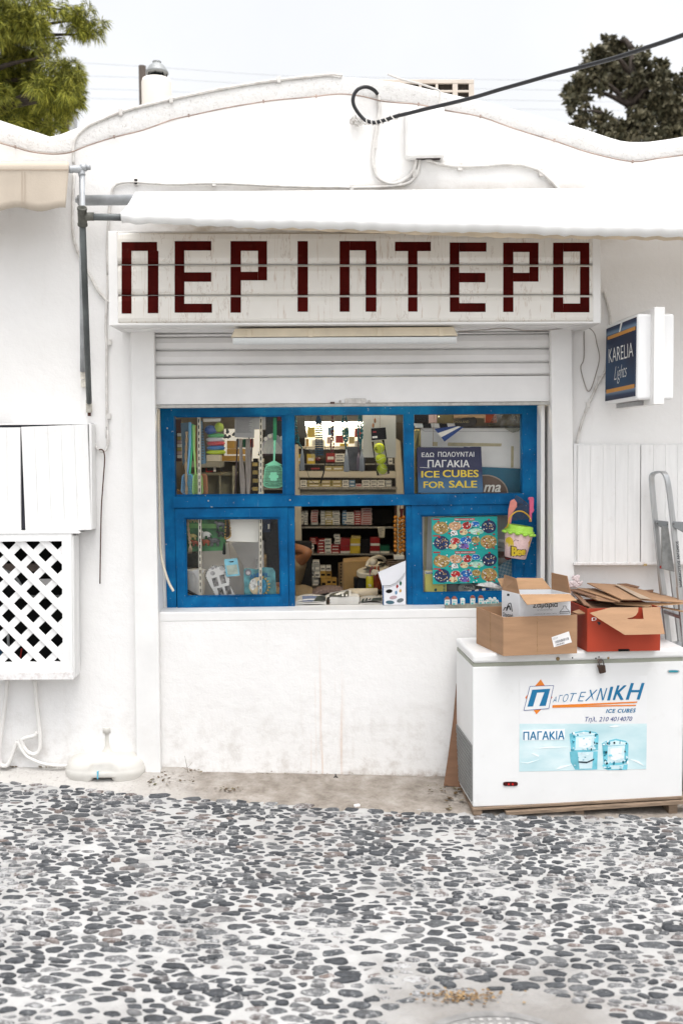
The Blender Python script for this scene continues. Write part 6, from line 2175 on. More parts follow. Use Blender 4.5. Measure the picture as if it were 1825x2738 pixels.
cr_ = thing("mesh_chair", V((hip.x, PY + .1, -.03)), "black chair with a mesh back under the person inside the kiosk", "chair")
zs = hip.z - .15
CHB = M("black_chair_mesh", (.014, .014, .014), .6, .5, 90)
MB().obox((hip.x - .26, PY - .22, zs - .05), (.52, 0, 0), (0, .52, 0), (0, 0, .05)).build("seat", CHB, cr_, bev=.015)
MB().obox((hip.x - .25, PY + .36, zs + .02), (.50, 0, 0), (0, .03, 0), (0, 0, .55)).build("backrest", CHB, cr_, bev=.012)
for a_, b_ in ((-.24, -.20), (.20, -.20), (-.24, .26), (.20, .26)):
    MB().obox((hip.x + a_, PY + b_, -.028), (.035, 0, 0), (0, .035, 0), (0, 0, zs - .022)).build("leg", CHB, cr_)

# magazines and papers on the sill
MAG = M("magazine_paper", (.62, .60, .56), .6, .1, 12)
cz = ZB + .0055
def onsill(f, x, Y): return at(f, x, 1200, Y).x
mg_g = "magazines and newspapers lying on the counter"
def paper(name, x0, x1, Y0, Y1, z0, th, mat, label, n=10, wav=.006, rz=0, cover=None):
    mb = MB()
    xa, xb = at('R', x0, 1150, Y0).x, at('R', x1, 1150, Y0).x
    vs, fs = [], []
    for i in range(n + 1):
        u = i / n
        x = xa + (xb - xa) * u
        h = wav * (math.sin(math.pi * u) ** .6)
        for y, z in ((Y0, z0 + h), (Y1, z0 + h), (Y1, z0 + h + th), (Y0, z0 + h + th)):
            vs.append((x, y, z))
    for i in range(n):
        for j in range(4):
            fs.append((i * 4 + j, i * 4 + (j + 1) % 4, (i + 1) * 4 + (j + 1) % 4, (i + 1) * 4 + j))
    fs += [(0, 1, 2, 3), (4 * n, 4 * n + 1, 4 * n + 2, 4 * n + 3)]
    return MB().add(vs, fs).build(name, mat, label=label, cat="magazine", group=mg_g)
DKC = M("magazine_dark_cover", (.03, .035, .025), .35, .8, 30)
BLC = M("magazine_blue_cover", (.07, .09, .15), .3, .3, 12)
NEWS = M("newsprint", (.46, .44, .40), .8, .4, 70)
paper("magazine", 128, 500, GY + .01, .44, cz, .006, MAG, "lowest magazine of the pair below the blue covered one on the counter")
paper("magazine", 130, 495, GY + .014, .44, cz + .0065, .006, MAG, "middle magazine just below the blue covered one on the counter", wav=.010)
m1 = paper("magazine", 135, 500, GY + .016, .44, cz + .013, .007, MAG, "open magazine with a dark blue cover lying nearest the person", wav=.018)
mb = MB()
mb.prism([at('R', x, 1092 - 3 * math.sin((x - 210) / 60), GY + .03) + V((0, 0, 0)) for x in (210, 270, 330, 390)] + [at('R', x, 1160, GY + .012) for x in (340, 300, 220)], (0, .002, 0))
mb.build("cover_picture", BLC, m1)
MB().pp('R', [(392, 1090), (470, 1086), (498, 1110), (490, 1150), (400, 1152), (345, 1158)], GY + .011, .002).build("cover_picture", DKC, m1)
n_st = 6
for k in range(n_st):
    paper("magazine", 545 + rk.uniform(-8, 8), 895 + rk.uniform(-8, 8), GY + .012 + rk.uniform(0, .006), .45, cz + k * .0080, .0072, MAG, "white edged magazine, %s from the bottom of the thick stack on the counter" % ordn[k], wav=.001)
zt6 = cz + n_st * .008
o = MB().prism([at('R', *q, Y) for q, Y in (((495, 1150), GY + .02), ((515, 1105), GY + .03), ((560, 1092), GY + .03), ((680, 1110), GY + .02), ((800, 1095), GY + .02), ((800, 1018), .40), ((770, 1020), .40), ((560, 1060), .40), ((495, 1090), .40))], (0, .004, .003)).build("magazine", MAG, label="curled open magazine with a black page on top of the thick stack", cat="magazine", group=mg_g)
MB().prism([at('R', *q, Y) for q, Y in (((530, 1090), GY + .016), ((680, 1106), GY + .010), ((770, 1096), GY + .010), ((770, 1024), .37), ((640, 1042), .37), ((560, 1064), .37))], (0, .002, .001)).build("black_page", DKC, o)
mb = MB()
for x, y in ((620, 1072), (645, 1068), (690, 1085), (735, 1085)):
    mb.rect('R', x, y - 12, x + 18, y + 10, GY + .008, .001)
mb.build("page_print", P_WHT, o)
paper("newspaper", 905, 1170, GY + .010, .44, cz, .006, MAG, "lower newspaper beside the white envelope bag on the counter", wav=.002)
o = paper("newspaper", 908, 1175, GY + .014, .44, cz + .007, .012, NEWS, "printed newspaper with dark pictures beside the white envelope bag", wav=.014)
mb = MB()
for x0, x1, y0, y1 in ((1040, 1160, 1115, 1150), (960, 990, 1118, 1150), (1000, 1030, 1120, 1140), (915, 950, 1125, 1165)):
    mb.pp('R', [(x0 + 20, y0), (x1 + 10, y0 - 6), (x1, y1), (x0, y1)], GY + .009, .001)
mb.build("printed_picture", DKC, o)
c0_, c1_ = at('R', 775, 1058, .40), at('R', 1115, 1052, .40)
ro = thing("paper_roll", (c0_ + c1_) / 2, "rolled cream newspaper lying behind the thick magazine stack", "paper roll")
MB().tube([c0_, c1_], .030, 16).build("roll_body", M("cream_newsprint", (.56, .47, .34), .7, .12, 10), ro, smooth=True)
MB().tube([c1_ - V((.004, 0, 0)), c1_ + V((.001, 0, 0))], .021, 14).build("roll_opening", DARK, ro)
# white envelope bag
en = thing("envelope_bag", at('R', 1310, 1200, GY - .02), "white paper bag with printed oval shapes leaning on the blue window post", "bag")
EY = WD + .035
MB().pp('R', [(1120, 808), (1452, 668), (1454, 1198), (1180, 1204), (1168, 968)], EY, .012).build("bag_body", M("white_bag_paper", (.74, .74, .77), .5, .04, 6), en, bev=.002)
MB().pp('R', [(1174, 966), (1186, 962), (1190, 1202), (1178, 1203)], EY - .002, .003).build("blue_stripe", M("bag_blue", (.02, .08, .22), .5), en)
mb = MB()
mb.pp('R', ell(1253, 1035, 40, 23, 18, -.12), EY - .002, .002)
mb.build("dark_oval", P_BLK, en)
for x, y, rx, ry, m_, a in ((1303, 1110, 46, 21, col("bag_mauve", (.42, .30, .32)), -.15), (1386, 1145, 42, 24, col("bag_slate", (.12, .14, .15)), -.3), (1264, 1168, 52, 22, col("bag_teal", (.05, .12, .16)), .05)):
    MB().pp('R', ell(x, y, rx, ry, 18, a), EY - .002, .002).build("printed_oval", m_, en)
for x, y, m_ in ((1352, 975, P_RED), (1390, 943, P_GRN), (1388, 1028, P_OCH), (1338, 1050, P_BLU)):
    MB().pp('R', ell(x, y, 13, 24, 9, .1, .2), EY - .002, .002).build("printed_figure", m_, en)
mb = MB()
outline([(1190, 968), (1260, 965), (1330, 935), (1400, 870), (1448, 800)], 2.5, lambda x, y, e: at('R', x, y, EY - .0015))
for q in (0, 14):
    pts = [(1190, 972 + q), (1265, 968 + q), (1335, 940 + q), (1405, 878 + q), (1448, 815 + q)]
    for a, b in zip(pts, pts[1:]):
        mb.pp('R', [a, b, (b[0], b[1] + 3), (a[0], a[1] + 3)], EY - .0015, .0012)
mb.build("printed_line", TXT, en)

# unseen strip lamp added over the window to brighten the goods inside
lamp = thing("added_strip_lamp", V((.1, .40, 2.42)), "unseen strip lamp added above the window to brighten the kiosk goods", "lamp")
MB().obox((-.5, .35, 2.46), (1.2, 0, 0), (0, .10, 0), (0, 0, .06)).build("lamp_body", CREAM, lamp)
MB().tube([V((-.47, .40, 2.43)), V((.67, .40, 2.43))], .018, 10).build("lit_tube", WARM, lamp, smooth=True)
# ---- upper middle pane: lit display and hanging goods
ds = thing("display_stand", V((at('I', 700, 900, 1.75).x, 1.75, -.03)), "cream display stand with a lit white panel behind the hanging bead strings", "display stand")
DY = 1.75
CRM = M("cream_display_frame", (.62, .56, .44), .45, .08, 5)
mb = MB()
mb.pp('I', [(110, 480), (150, 480), (170, 1060), (110, 1060)], DY, .05)
mb.pp('I', [(1185, 400), (1260, 440), (1300, 1060), (1215, 1060)], DY, .05)
mb.pp('I', [(140, 768), (1200, 768), (1230, 845), (150, 840)], DY - .004, .05)
mb.pp('I', [(140, 500), (1200, 500), (1200, 525), (140, 525)], DY + .10, .05)
mb.build("frame", CRM, ds, bev=.008)
a_ = at('I', 110, 1060, DY)
mb = MB()
for x in (110, 1220):
    q_ = at('I', x, 1055, DY)
    mb.obox((q_.x, DY, -.028), (.05, 0, 0), (0, .05, 0), (0, 0, q_.z + .028))
mb.build("upright", CRM, ds)
MB().rect('I', 225, 262, 850, 530, DY + .22, .02).build("lit_panel", PANEL, ds)
MB().tube([at('I', 225, 250, DY + .15), at('I', 848, 252, DY + .15)], .014, 10).build("lit_tube", WARM, ds, smooth=True)
MB().rect('I', 120, 100, 1300, 238, DY + .14, .04).build("canopy", M("grey_canopy", (.13, .125, .11), .6, .2), ds)
MB().rect('I', 150, 940, 1220, 966, DY - .01, .2).build("shelf_board", SHELFM, ds)
MB().rect('I', 150, 966, 1220, 1060, DY + .03, .02).build("lower_panel", M("grey_panel", (.17, .16, .12), .6, .15), ds)
MB().rect('I', 150, 690, 1200, 700, DY + .02, .16).build("shelf_board", SHELFM, ds)
MB().rect('I', 140, 530, 1210, 1060, DY + .215, .004).build("back_panel", M("dark_display_back", (.035, .03, .025), .8, .3), ds)
dg_ = "packs in the display stand"
xs_ = [(172, 245, "white"), (250, 392, "gold"), (396, 508, "gold"), (514, 622, "gold"), (628, 700, "white"), (704, 768, "blue"), (774, 836, "pink"), (842, 930, "white"), (936, 1005, "white"), (1010, 1090, "white"), (1096, 1165, "grey")]
for i, (x0, x1, c) in enumerate(xs_):
    for k in range(2 if i not in (6,) else 1):
        pack('I', x0, 905 - 38 * k, x1 - 3, 940 - 38 * k, DY + .005, c, "%s cigarette pack, %s along the display stand shelf, %s layer" % (c, ordn[i], ("bottom", "top")[k]), .06, dg_)
for i, (x0, y0, x1, y1, c) in enumerate([(150, 585, 198, 690, "yellow"), (245, 582, 330, 690, "yellow"), (455, 572, 548, 672, "red"), (550, 578, 650, 622, "white"), (550, 624, 650, 672, "white"), (440, 712, 516, 766, "gold"), (520, 712, 640, 766, "gold"), (1128, 628, 1172, 690, "white"), (270, 712, 400, 764, "black")]):
    pack('I', x0, y0, x1, y1, DY + .03, c, "%s cigarette pack, %s of those in the display behind the hanging beads" % (c, ordn[i]), .05, dg_)
for i, (x0, y0, x1, y1, m_) in enumerate([(555, 380, 640, 462, P_RED), (700, 395, 760, 470, P_GLD), (232, 420, 262, 500, P_OCH), (300, 430, 430, 520, P_WHT), (460, 400, 505, 470, P_PNK), (640, 300, 700, 380, P_GRN), (760, 300, 840, 400, P_RED), (250, 290, 330, 400, P_YEL), (470, 290, 540, 380, P_BLU), (600, 470, 690, 528, P_YEL), (765, 440, 845, 528, P_GRY)]):
    MB().rect('I', x0, y0, x1, y1, DY + .13, .05).build("boxed_item", m_, label="small %s box standing before the lit panel" % ["red", "gold", "ochre", "white", "pink", "green", "larger red", "yellow", "blue", "lower yellow", "grey"][i], cat="box", group="boxes before the lit panel")

def beads(f, pts, Y, n, r, mat, name, label, tassel=None, tmat=None, group=None, cat="beads", thread=True):
    p = curve_px(f, pts, Y, 8)
    t = thing(name, p[-1], label, cat, group)
    L = len(p)
    mb = MB()
    for k in range(n):
        q = p[int(k * (L - 1) / (n - 1))]
        mb.ball(q, r * rk.uniform(.85, 1.15), 7, 5)
    mb.build("beads", mat, t, smooth=True)
    if tassel:
        x, y0, y1, w_ = tassel
        tb = MB()
        for k in range(9):
            u = (k - 4) / 4
            tb.tube([at(f, x, y0, Y), at(f, x + u * w_ * .6, y0 + (y1 - y0) * .35, Y + .004 * (k % 3)), at(f, x + u * w_, y1 - abs(u) * 8, Y + .005 * (k % 3))], [.002, .0028, .0028], 5)
        tb.build("tassel", tmat, t, smooth=True)
    return t
TQ = M("turquoise_bead", (.004, .10, .11), .3, .3, 20)
TGR = M("grey_silk_tassel", (.30, .32, .33), .6, .15, 20)
kg = "worry bead strings hanging in the upper middle pane"
beads('I', [(125, 160), (128, 260), (145, 380), (150, 440), (128, 445), (118, 300), (112, 170), (116, 300), (150, 445), (188, 515)], .28, 44, .0058, TQ, "worry_beads", "turquoise worry beads with a grey tassel nearest the first blue mullion", (192, 520, 765, 24), TGR, kg)
beads('I', [(520, 160), (508, 280), (512, 420), (502, 500), (516, 560), (532, 490), (528, 380), (530, 270), (522, 160)], .30, 46, .0062, M("maroon_bead", (.07, .012, .018), .3, .3), "worry_beads", "dark maroon worry beads without a tassel beside the blue chains", None, None, kg)
beads('I', [(640, 160), (628, 250), (632, 350), (655, 440), (680, 430), (688, 340), (672, 230), (662, 160), (672, 300), (660, 440), (665, 520)], .27, 52, .0072, TQ, "worry_beads", "turquoise worry beads with a pale tassel in the middle of the pane", (672, 530, 780, 27), TGR, kg)
beads('I', [(812, 160), (800, 280), (800, 380), (822, 450), (842, 380), (836, 270), (828, 160), (832, 300), (824, 440), (826, 520)], .27, 50, .0078, TQ, "worry_beads", "turquoise worry beads with a pale tassel next to the white paper", (838, 530, 775, 26), TGR, kg)
beads('I', [(816, 160), (806, 300), (800, 420), (805, 560)], .30, 26, .0052, M("plum_bead", (.06, .025, .05), .3, .3), "worry_beads", "plum coloured beads with a mauve tassel behind the turquoise string", (803, 565, 760, 20), M("mauve_tassel", (.20, .16, .19), .6), kg)
cb = thing("chain_bunch", at('I', 375, 600, .30), "bunch of thin blue chains hanging in a clear bag in the upper middle pane", "chains")
mb = MB()
for k in range(14):
    x = 335 + k * 6.0
    pts = curve_px('I', [(370 + (x - 372) * .2, 165), (370 + (x - 372) * .8, 260), (x + rk.uniform(-4, 4), 430), (x + rk.uniform(-8, 8), 590)], .29 + .004 * (k % 4), 14)
    for i, q in enumerate(pts):
        if i % 2 == 0:
            mb.ball(q, (.0048, .003, .0055), 6, 4)
mb.build("chain", M("blue_chain", (.012, .05, .09), .4, .6, 60), cb, smooth=True)
MB().pp('I', [(345, 280), (412, 290), (445, 420), (452, 600), (400, 640), (300, 640), (262, 520), (290, 400)], .33, .003).build("clear_bag", BAG, cb)
MB().ball(at('I', 365, 640, .31), (.019, .012, .0125), 18, 12).build("maroon_pendant", M("maroon_glass", (.09, .006, .006), .15, .3), smooth=True, label="shiny dark red oval pendant hanging below the blue chains", cat="pendant")
MB().tube(curve_px('I', [(296, 165), (262, 270), (240, 420), (230, 580), (238, 730), (275, 850), (340, 905), (392, 888), (425, 800), (440, 640), (436, 480), (425, 320), (404, 165)], .25, 6), .0014, 6).build("black_cord_loop", BLACK, smooth=True, label="thin black cord loop with a clasp hanging round the blue chains", cat="cord")
MB().tube([at('I', 440, 680, .25), at('I', 424, 790, .25), at('I', 400, 870, .25), at('I', 392, 915, .25)], [.002, .005, .0045, .001], 8).build("cord_clasp", BLACK, smooth=True, label="slim black clasp at the end of the thin cord loop", cat="clasp")
MB().pp('I', [(848, 158), (1206, 166), (1208, 622), (850, 620)], .42, .002).build("white_sheet", M("dull_white_sheet", (.50, .49, .45), .7, .08, 6), label="plain white sheet hanging behind the tennis balls", cat="paper")
pkc = thing("black_pack", at('I', 1022, 436, .30), "small black carded pack hanging above the tennis balls", "pack")
MB().pp('I', [(940, 306), (1096, 294), (1108, 422), (945, 434)], .30, .02).build("pack_body", P_BLK, pkc, bev=.001)
MB().pp('I', [(960, 338), (996, 336), (996, 350), (960, 352)], .298, .001).build("red_label", P_RED, pkc)
MB().pp('I', [(952, 392), (1006, 388), (1008, 408), (953, 412)], .298, .001).build("barcode_label", P_WHT, pkc)
MB().tube([at('I', 1036, 165, .30), at('I', 1034, 296, .305)], .001, 5).build("string", M("brown_string", (.25, .14, .06), .8), pkc)
for x, y0, y1, lab in ((982, 196, 246, "upper"), (962, 250, 298, "lower")):
    t_ = thing("wooden_bead", at('I', x, y1, .29), "%s of two barrel shaped wooden beads above the black pack" % lab, "bead", "wooden barrel beads")
    a_, b_ = at('I', x, y1, .29), at('I', x, y0, .29)
    h_ = b_.z - a_.z
    MB().lathe([(.003, 0), (.0062, h_ * .2), (.0068, h_ * .5), (.0062, h_ * .8), (.003, h_)], a_, 14).build("barrel", M("orange_wood", (.36, .15, .05), .4, .2, 20), t_, smooth=True)
    MB().tube([b_, at('I', x, 165, .29)], .0008, 4).build("string", M("brown_string", (.25, .14, .06)), t_)
TB = M("tennis_felt", (.50, .58, .03), .95, .08, 60, bmp=.5, bscale=200)
for i, (x, y, lab) in enumerate(((1027, 520, "top"), (1045, 636, "middle"), (1059, 746, "bottom"))):
    c = at('I', x, y, .34)
    r_ = 58 * .24658 * mpp(.34)
    t_ = thing("tennis_ball", c - V((0, 0, r_)), "%s one of three yellow green tennis balls in a clear tube" % lab, "ball", "tennis balls in the clear tube")
    MB().ball(c, r_, 22, 14).build("felt", TB, t_, smooth=True)
    seam = []
    rot = Matrix.Rotation(.5 + i, 3, 'Z') @ Matrix.Rotation(.6 * i + .4, 3, 'X')
    for k in range(48):
        a = 2 * math.pi * k / 48
        p_ = V((math.cos(a) + .35 * math.cos(3 * a), math.sin(a) - .35 * math.sin(3 * a), 1.1 * math.sin(2 * a))).normalized() * r_ * 1.004
        seam.append(c + rot @ p_)
    MB().tube(seam, .0011, 5, closed=True).build("seam", M("ball_seam", (.66, .66, .45), .8), t_, smooth=True)
    if i == 0:
        mb = MB()
        text_px(mb, "wilson", 'I', 978, 492, 1012, 545, .34 - r_ * .9, bold=.02)
        mb.build("lettering", P_BLK, t_)
MB().tube([at('I', 1012, 440, .34), at('I', 1072, 806, .34)], 70 * .24658 * mpp(.34), 18).build("clear_tube", BAG, smooth=True, label="clear plastic tube holding the three tennis balls", cat="tube")
MB().pp('I', [(668, 505), (820, 500), (880, 640), (870, 762), (690, 762)], .50, .02).build("dark_pouch", M("dark_vinyl_pouch", (.035, .038, .045), .3, .5, 14), bev=.004, label="dark vinyl pouch hanging behind the turquoise worry beads", cat="pouch")
MB().pp('I', [(110, 165), (215, 165), (245, 405), (110, 420)], .45, .01).build("dark_box", M("dark_grey_card", (.05, .048, .04), .7, .2), label="dark grey card with a small label in the pane corner behind turquoise beads", cat="card")

# ================================================================== LEFT PANES
upr_g = "slotted steel uprights behind the panes"
for x0, x1, lab in ((513, 533, "nearest the corrugated hose"), (1165, 1160, "nearest the serving window")):
    t = thing("slotted_upright", at('H', x1, 2060, .24), "white slotted shelf upright running behind both panes, " + lab, "upright", upr_g)
    MB().pp('H', [(x0 - 15, 100), (x0 + 15, 100), (x1 + 15, 2090), (x1 - 15, 2090)], .235, .02).build("rail", M("ivory_shelf_rail", (.62, .58, .48), .5, .05, 8), t)
    mb = MB()
    for k in range(30):
        y = 130 + k * 66
        x = x0 + (x1 - x0) * (y - 100) / 1990
        mb.rect('H', x - 5, y, x + 5, y + 38, .2335, .002)
    mb.build("slot_pattern", DARK, t)

def swatter(f, grip, neck_, hc, hw, hh, Y, mat, label, rows=13, flower=False, group="plastic fly swatters in the upper pane", gm=None, squeeze=.8):
    t = thing("fly_swatter", at(f, hc[0], hc[1] + hh, Y), label, "fly swatter", group)
    (gx, gy), (nx2, ny2) = grip, neck_
    w1, w2 = 15, 9
    MB().pp(f, [(gx - w1, gy), (gx + w1, gy), (gx + w1 * .8, gy + (ny2 - gy) * .45), (nx2 + w2, ny2), (nx2 - w2, ny2), (gx - w1 * .8, gy + (ny2 - gy) * .45)], Y, .006).build("handle", gm or mat, t, bev=.001)
    mb = MB()
    def q(u, v):                                # u,v in -1..1
        wd = hw * (squeeze + (1 - squeeze) * (v + 1) / 2) * (1 - .10 * max(0, abs(v) - .8) * 5)
        return (hc[0] + u * wd + .0 * v, hc[1] + v * hh + (abs(u) ** 2.5) * hh * (-.16 if v > .5 else .10 if v < -.5 else 0))
    lw = 1.9
    for k in range(rows):
        s = -1 + 2 * k / (rows - 1)
        wd2 = lw * (2.2 if k in (0, rows - 1) else .8)
        for horiz in (0, 1):
            pts = []
            for i in range(9):
                r = -1 + 2 * i / 8
                pts.append(q(r, s) if horiz else q(s, r))
            a = [(x, y - wd2) if horiz else (x - wd2, y) for x, y in pts]
            b = [(x, y + wd2) if horiz else (x + wd2, y) for x, y in pts]
            mb.pp(f, a + b[::-1], Y + (.001 if horiz else .0), .003)
    if flower:
        for k in range(6):
            a = k * math.pi / 3
            mb.pp(f, ell(hc[0] + 32 * math.cos(a), hc[1] + 32 * math.sin(a), 20, 20, 10), Y - .001, .003)
        mb.pp(f, ell(hc[0], hc[1], 26, 26, 12), Y - .0015, .004)
        mb.pp(f, [(hc[0] - 95, hc[1] - 118), (hc[0] + 95, hc[1] - 118), (nx2 + 14, ny2 - 4), (nx2 - 14, ny2 - 4)], Y - .001, .004)
    mb.build("head_mesh", mat, t)
    return t
SW_B, SW_G, SW_L, SW_R = col("swatter_blue", (.16, .42, .66), .4), col("swatter_green", (.05, .48, .20), .4), col("swatter_lime", (.35, .62, .18), .4), col("swatter_brown", (.40, .16, .07), .4)
MINT = col("swatter_mint", (.26, .76, .48), .4)
swatter('H', (422, 230), (396, 775), (396, 880), 66, 105, .27, SW_B, "blue fly swatter with a fine round mesh head at the end of the bunch")
swatter('H', (445, 250), (420, 775), (424, 880), 45, 105, .28, SW_G, "dark green fly swatter second in the bunch beside the blue one")
swatter('H', (465, 260), (482, 775), (502, 885), 56, 108, .265, SW_L, "lime green fly swatter with a round head in front of the upright")
swatter('H', (478, 270), (520, 775), (565, 885), 42, 110, .285, SW_R, "reddish brown fly swatter at the inner side of the bunch")
swatter('H', (1311, 190), (1303, 640), (1298, 800), 108, 118, .25, MINT, "mint green fly swatter with a flower in its square mesh head", 17, True, gm=MINT)
MB().pp('H', [(1296, 182), (1328, 182), (1330, 420), (1292, 420)], .2485, .009).build("swatter_sleeve", col("dark_green_grip", (.01, .26, .09), .4), label="dark green grip sleeve on the mint fly swatter handle", cat="sleeve")

# bag of toy skittles
tb = thing("toy_skittle_bag", at('H', 690, 570, .30), "clear bag of colourful toy skittles hanging beside the fly swatters", "toy")
for x, y, rx, ry, c in ((635, 310, 60, 48, (.03, .10, .36)), (725, 285, 46, 52, (.36, .50, .05)), (690, 372, 84, 26, (.06, .36, .12)), (682, 412, 92, 28, (.55, .53, .60)), (690, 452, 92, 28, (.50, .045, .06)), (690, 500, 92, 28, (.04, .16, .42)), (690, 545, 100, 26, (.46, .58, .03))):
    mb = MB()
    c0 = at('H', x, y, .31)
    s = .2551 * mpp(.31)
    mb.ball(c0, (rx * s, .022, ry * s), 16, 10)
    mb.ball(c0 + V((rx * s * .7, 0, 0)), (rx * s * .38, .015, ry * s * .8), 12, 8)
    mb.build("skittle", M("toy_%d" % int(x * 7 + y), c, .3, .05), tb, smooth=True)
MB().pp('H', [(570, 250), (620, 195), (750, 192), (790, 420), (805, 560), (775, 582), (600, 560)], .28, .002).build("clear_bag", BAG, tb)
MB().pp('H', [(560, 192), (745, 190), (742, 222), (562, 226)], .279, .002).build("bag_header", P_WHT, tb)
mb = MB()
rs = random.Random(14)
for k in range(9):
    mb.ball(at('H', rs.uniform(775, 890), rs.uniform(305, 415), .34), (rs.uniform(.008, .014), .01, rs.uniform(.006, .012)), 8, 6, Matrix.Rotation(rs.uniform(-1, 1), 3, 'Y'))
mb.build("dark_toy_bag", M("dark_toy_mix", (.07, .08, .085), .3, .8, 40), smooth=True, label="bag of small dark toys next to the colourful toy skittles", cat="toy")
MB().pp('H', [(770, 235), (890, 200), (895, 300), (780, 320)], .36, .002).build("clear_wrapper", BAG, label="clear crinkled wrapper above the small dark toys", cat="wrapper")

def notice(pts, Y, mat, label, name="paper_notice", lines_=None, th=.0015, f='H', cat="paper", lm=None):
    o = MB().pp(f, pts, Y, th).build(name, mat, label=label, cat=cat)
    if lines_:
        x0, y0, x1, y1, n = lines_
        mb = MB()
        for k in range(n):
            y = y0 + (y1 - y0) * k / n
            mb.rect(f, x0, y, x0 + (x1 - x0) * rs.uniform(.75, 1), y + (y1 - y0) / n * .45, Y - .001, .0008)
        mb.build("text_lines", lm or TXT, o)
    return o
notice([(893, 180), (1098, 182), (1095, 396), (890, 390)], .235, M("grey_notice", (.34, .34, .33), .7), "grey printed notice in two columns taped inside the upper pane", lines_=(905, 195, 1082, 345, 13), lm=M("notice_grey_ink", (.17, .17, .17), .7))
notice([(1098, 180), (1214, 178), (1212, 305), (1098, 308)], .25, M("pale_notice", (.42, .42, .41), .7), "small pale notice beside the grey printed notice")
notice([(325, 238), (410, 232), (412, 560), (345, 692)], .33, M("blue_grey_card", (.13, .21, .27), .5), "blue grey packaging card behind the twisted rope")
notice([(532, 215), (552, 215), (592, 660), (538, 672)], .33, M("blue_pack_card", (.13, .24, .34), .5), "blue packaging card with small print behind the slotted upright", lines_=(545, 300, 570, 640, 12))
notice([(250, 200), (330, 200), (335, 640), (262, 640)], .5, M("maroon_poster", (.10, .05, .05), .6), "dim reddish poster at the edge of the upper pane")
for k in range(7):
    MB().rect('H', 288, 345 + 38 * k, 330, 379 + 38 * k, .46, .03).build("boxed_goods", [P_WHT, P_GLD, P_PNK][k % 3], bev=.001, label="small %s box, %s from the top of the column beside the rope" % (["cream", "gold", "pink"][k % 3], ordn[k]), cat="box", group="boxes in a column beside the twisted rope")

# twisted rope down through both panes
rpe = thing("twisted_rope", at('H', 425, 1610, .27), "beige twisted rope with a knotted frayed end hanging behind both panes", "rope")
ROPE = M("beige_rope", (.46, .34, .22), .8, .2, 40, bmp=.2)
cl_ = spline([at('H', 388, 330, .26), at('H', 380, 700, .26), at('H', 398, 1240, .26), at('H', 418, 1480, .26)], 40)
mb = MB()
for ph in (0, math.pi):
    mb.tube([p + V((math.cos(i * .33 + ph) * .0042, math.sin(i * .33 + ph) * .0042, 0)) for i, p in enumerate(cl_)], .0046, 6)
mb.ball(at('H', 424, 1495, .26), (.010, .010, .011), 10, 8)
for k in range(7):
    mb.tube([at('H', 424, 1510, .26), at('H', 408 + 6 * k, 1560, .26), at('H', 404 + 6 * k, 1610, .262)], [.003, .0022, .0008], 5)
mb.build("strands", ROPE, rpe, smooth=True)

# worn wooden bats and brush set
wb_g = "worn grey wooden bats standing in the upper pane"
BATM = M("worn_grey_wood", (.27, .235, .205), .75, .3, 14, sc=(3, 3, .4), bmp=.3)
MB().pp('H', [(935, 400), (968, 402), (975, 620), (1003, 850), (1000, 1005), (952, 1005), (940, 800)], .30, .02).build("wooden_bat", BATM, bev=.004, label="worn grey wooden bat below the grey printed notice", cat="bat", group=wb_g)
MB().pp('H', [(1008, 402), (1048, 402), (1062, 620), (1058, 850), (1045, 1005), (1012, 1005), (1000, 640)], .30, .02).build("wooden_bat", BATM, bev=.004, label="worn grey wooden bat closer to the slotted upright than its neighbour", cat="bat", group=wb_g)
for x, lab in ((922, "first"), (1072, "second")):
    MB().pp('H', [(x - 8, 400), (x + 8, 400), (x + (-22 if x < 1000 else -18), 1000), (x + (-36 if x < 1000 else -34), 1000)], .31, .01).build("black_stick", M("dark_maroon_stick", (.03, .012, .014), .4), label="dark slim stick, %s of two flanking the worn wooden bats" % lab, cat="stick", group="dark sticks beside the wooden bats")
br = thing("white_brush", at('H', 1275, 575, .30), "white bristled brush pack under the dark card beside the slotted upright", "brush")
MB().pp('H', [(1200, 420), (1240, 360), (1290, 345), (1350, 372), (1410, 440), (1412, 560), (1135, 562), (1150, 520)], .31, .02).build("pack_back", M("grey_brush_pack", (.36, .34, .36), .5, .3, 12), br)
mb = MB()
for k in range(15):
    x = 1180 + k * 16
    mb.pp('H', [(x, 560), (x + 9, 560), (1270 + (k - 7) * 9 + 4, 400 + abs(k - 7) * 6), (1270 + (k - 7) * 9, 400 + abs(k - 7) * 6)], .30, .008)
mb.build("bristle", P_WHT, br)
MB().rect('H', 1135, 562, 1412, 580, .295, .03).build("brush_edge", M("dark_maroon_stick", (.03, .012, .014)), br)
mb = MB()
for x, y in ((1215, 405), (1260, 375), (1385, 395)):
    mb.pp('H', ell(x, y, 20, 22, 12), .297, .004)
mb.build("white_disc", P_WHT, br)
notice([(1215, 175), (1405, 168), (1408, 380), (1215, 400)], .34, M("black_star_card", (.018, .018, .022), .4, .5, 90), "black card with a blue and red title above the white brush")
mb = MB()
text_px(mb, "Rs", 'H', 1345, 172, 1405, 215, .338, bold=.03)
mb.build("card_title", P_RED, label="red printed title letters on the black card above the brush", cat="print")

